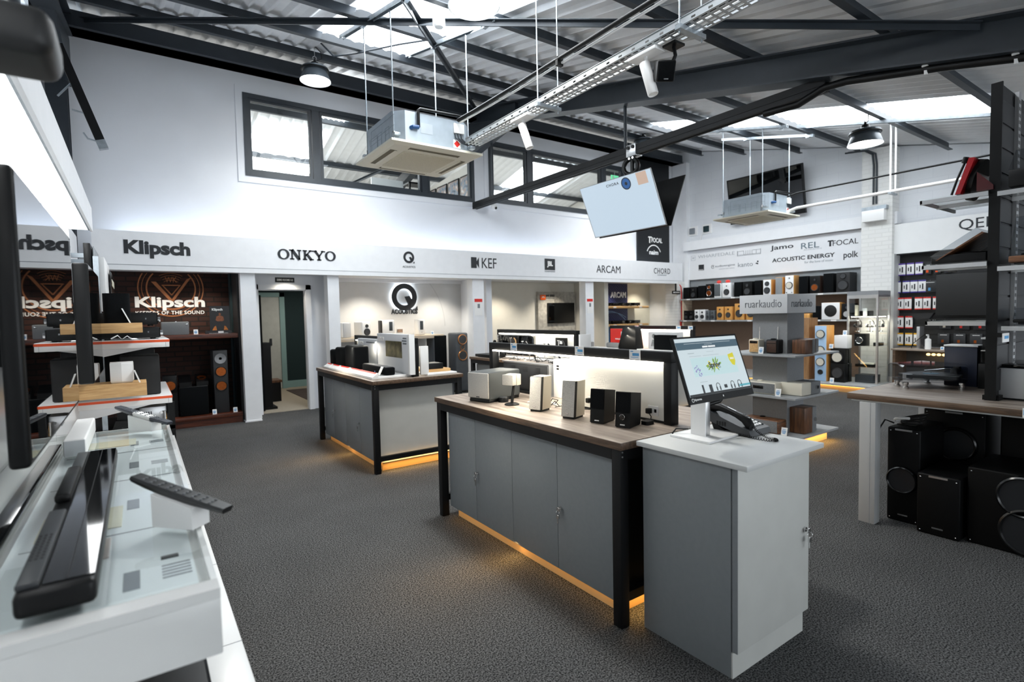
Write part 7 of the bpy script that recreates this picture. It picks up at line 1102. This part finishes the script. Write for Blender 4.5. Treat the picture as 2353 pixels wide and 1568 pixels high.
# ================================================================ upstairs office, seen through the windows
t = thing('desktop_computer', 'back of a white desktop computer by the left upstairs window', 'computer', (4.0, 9.9, 3.1)); B('desk', WHITEP, t, 3.3, 4.40, 9.5, 10.3, 3.62, 3.65); 
for x in (3.35, 4.3): B('desk_leg', ALU, t, x, x + .05, 9.55, 10.25, 3.1, 3.62)
MB().box(3.72, 4.36, 9.82, 9.86, 3.78, 4.14, .006).build('display_back', GLOSSW, t); B('stand', ALU, t, 3.98, 4.12, 9.75, 9.95, 3.65, 3.8); mb = MB(); disc(mb, (4.04, 9.818, 3.98), FY, .025, .002); mb.build('emblem', INK, t, smooth=False)
t = thing('office_shelf', 'black framed shelf beside the white computer upstairs', 'shelf', (4.62, 9.9, 3.1)); B('post', BLACK, t, 4.43, 4.46, 9.7, 9.73, 3.1, 4.12); B('post', BLACK, t, 4.80, 4.83, 9.7, 9.73, 3.1, 4.12); B('board', BLACK, t, 4.43, 4.83, 9.7, 10.0, 4.09, 4.12); B('board', BLACK, t, 4.43, 4.83, 9.7, 10.0, 3.7, 3.73); B('box', GINK, t, 4.48, 4.75, 9.75, 9.95, 3.73, 3.95)
def ph_mat():
    m, nt, b = new_mat('photo_print'); tc = N(nt, 'ShaderNodeTexCoord'); n = N(nt, 'ShaderNodeTexNoise', Scale=9, Detail=6); nt.links.new(tc.outputs['Object'], n.inputs['Vector']); r = N(nt, 'ShaderNodeValToRGB'); e = r.color_ramp.elements; e[0].position = .3; e[0].color = (.03, .05, .08, 1); e[1].position = .7; e[1].color = (.75, .78, .8, 1)
    for p, c in ((.45, (.25, .33, .42, 1)), (.55, (.45, .32, .25, 1))): k = e.new(p); k.color = c
    nt.links.new(n.outputs['Fac'], r.inputs[0]); nt.links.new(r.outputs[0], b.inputs['Base Color']); b.inputs['Roughness'].default_value = .3; return m
PHM = ph_mat()
for i, y in enumerate((9.45, 10.0, 10.55, 11.1, 11.65)):
    t = thing('framed_picture', '%s framed photograph on the office partition behind the left window' % ('nearest', 'second', 'third', 'fourth', 'farthest')[i], 'picture', (5.88, y, 4.1), 'framed photographs on the office partition'); B('frame', BLACK, t, 5.87, 5.899, y - .24, y + .24, 3.85, 4.5); B('print', PHM, t, 5.866, 5.871, y - .21, y + .21, 3.88, 4.47)
t = thing('photo_board', 'board of small pinned photographs behind the right upstairs window', 'notice board', (8.9, 12.0, 3.1)); B('board', PHM, t, 8.3, 9.6, 12.0, 12.03, 4.05, 4.62)
for x in (8.4, 9.5): B('post', ALU, t, x, x + .04, 12.03, 12.06, 3.1, 4.6)
t = thing('exit_sign', 'small green exit sign behind the right upstairs window', 'sign', (9.75, 9.4, 4.75)); B('plate', emit('exit_green', (.10, .5, .25), 1.0), t, 9.6, 9.85, 9.38, 9.4, 4.72, 4.85); B('figure', WINK, t, 9.64, 9.68, 9.375, 9.381, 4.74, 4.83); B('arrow', WINK, t, 9.72, 9.81, 9.375, 9.381, 4.775, 4.795); MB().tube([(9.72, 9.39, 4.85), (9.72, 9.39, 5.3)], .006, 6).build('hanger', GALV, t)
t = thing('fire_alarm_cable', 'red fire alarm cable with a white beacon along the office roof beam', 'cable', (3.0, 10.1, 5.6)); MB().tube([(2.35, 10.12, 5.9), (2.28, 10.1, 5.75), (2.25, 10.1, 5.68), (2.4, 10.1, 5.66), (3.0, 10.1, 5.66), (3.55, 10.1, 5.66), (3.85, 10.08, 5.60)], .018, 8).build('cable', RED, t); MB().lathe((3.92, 10.08, 5.62), (3.92, 10.08, 5.50), [(0, .05), (.5, .05), (.55, .07), (1, .06)], 16).build('beacon', WHITEP, t)
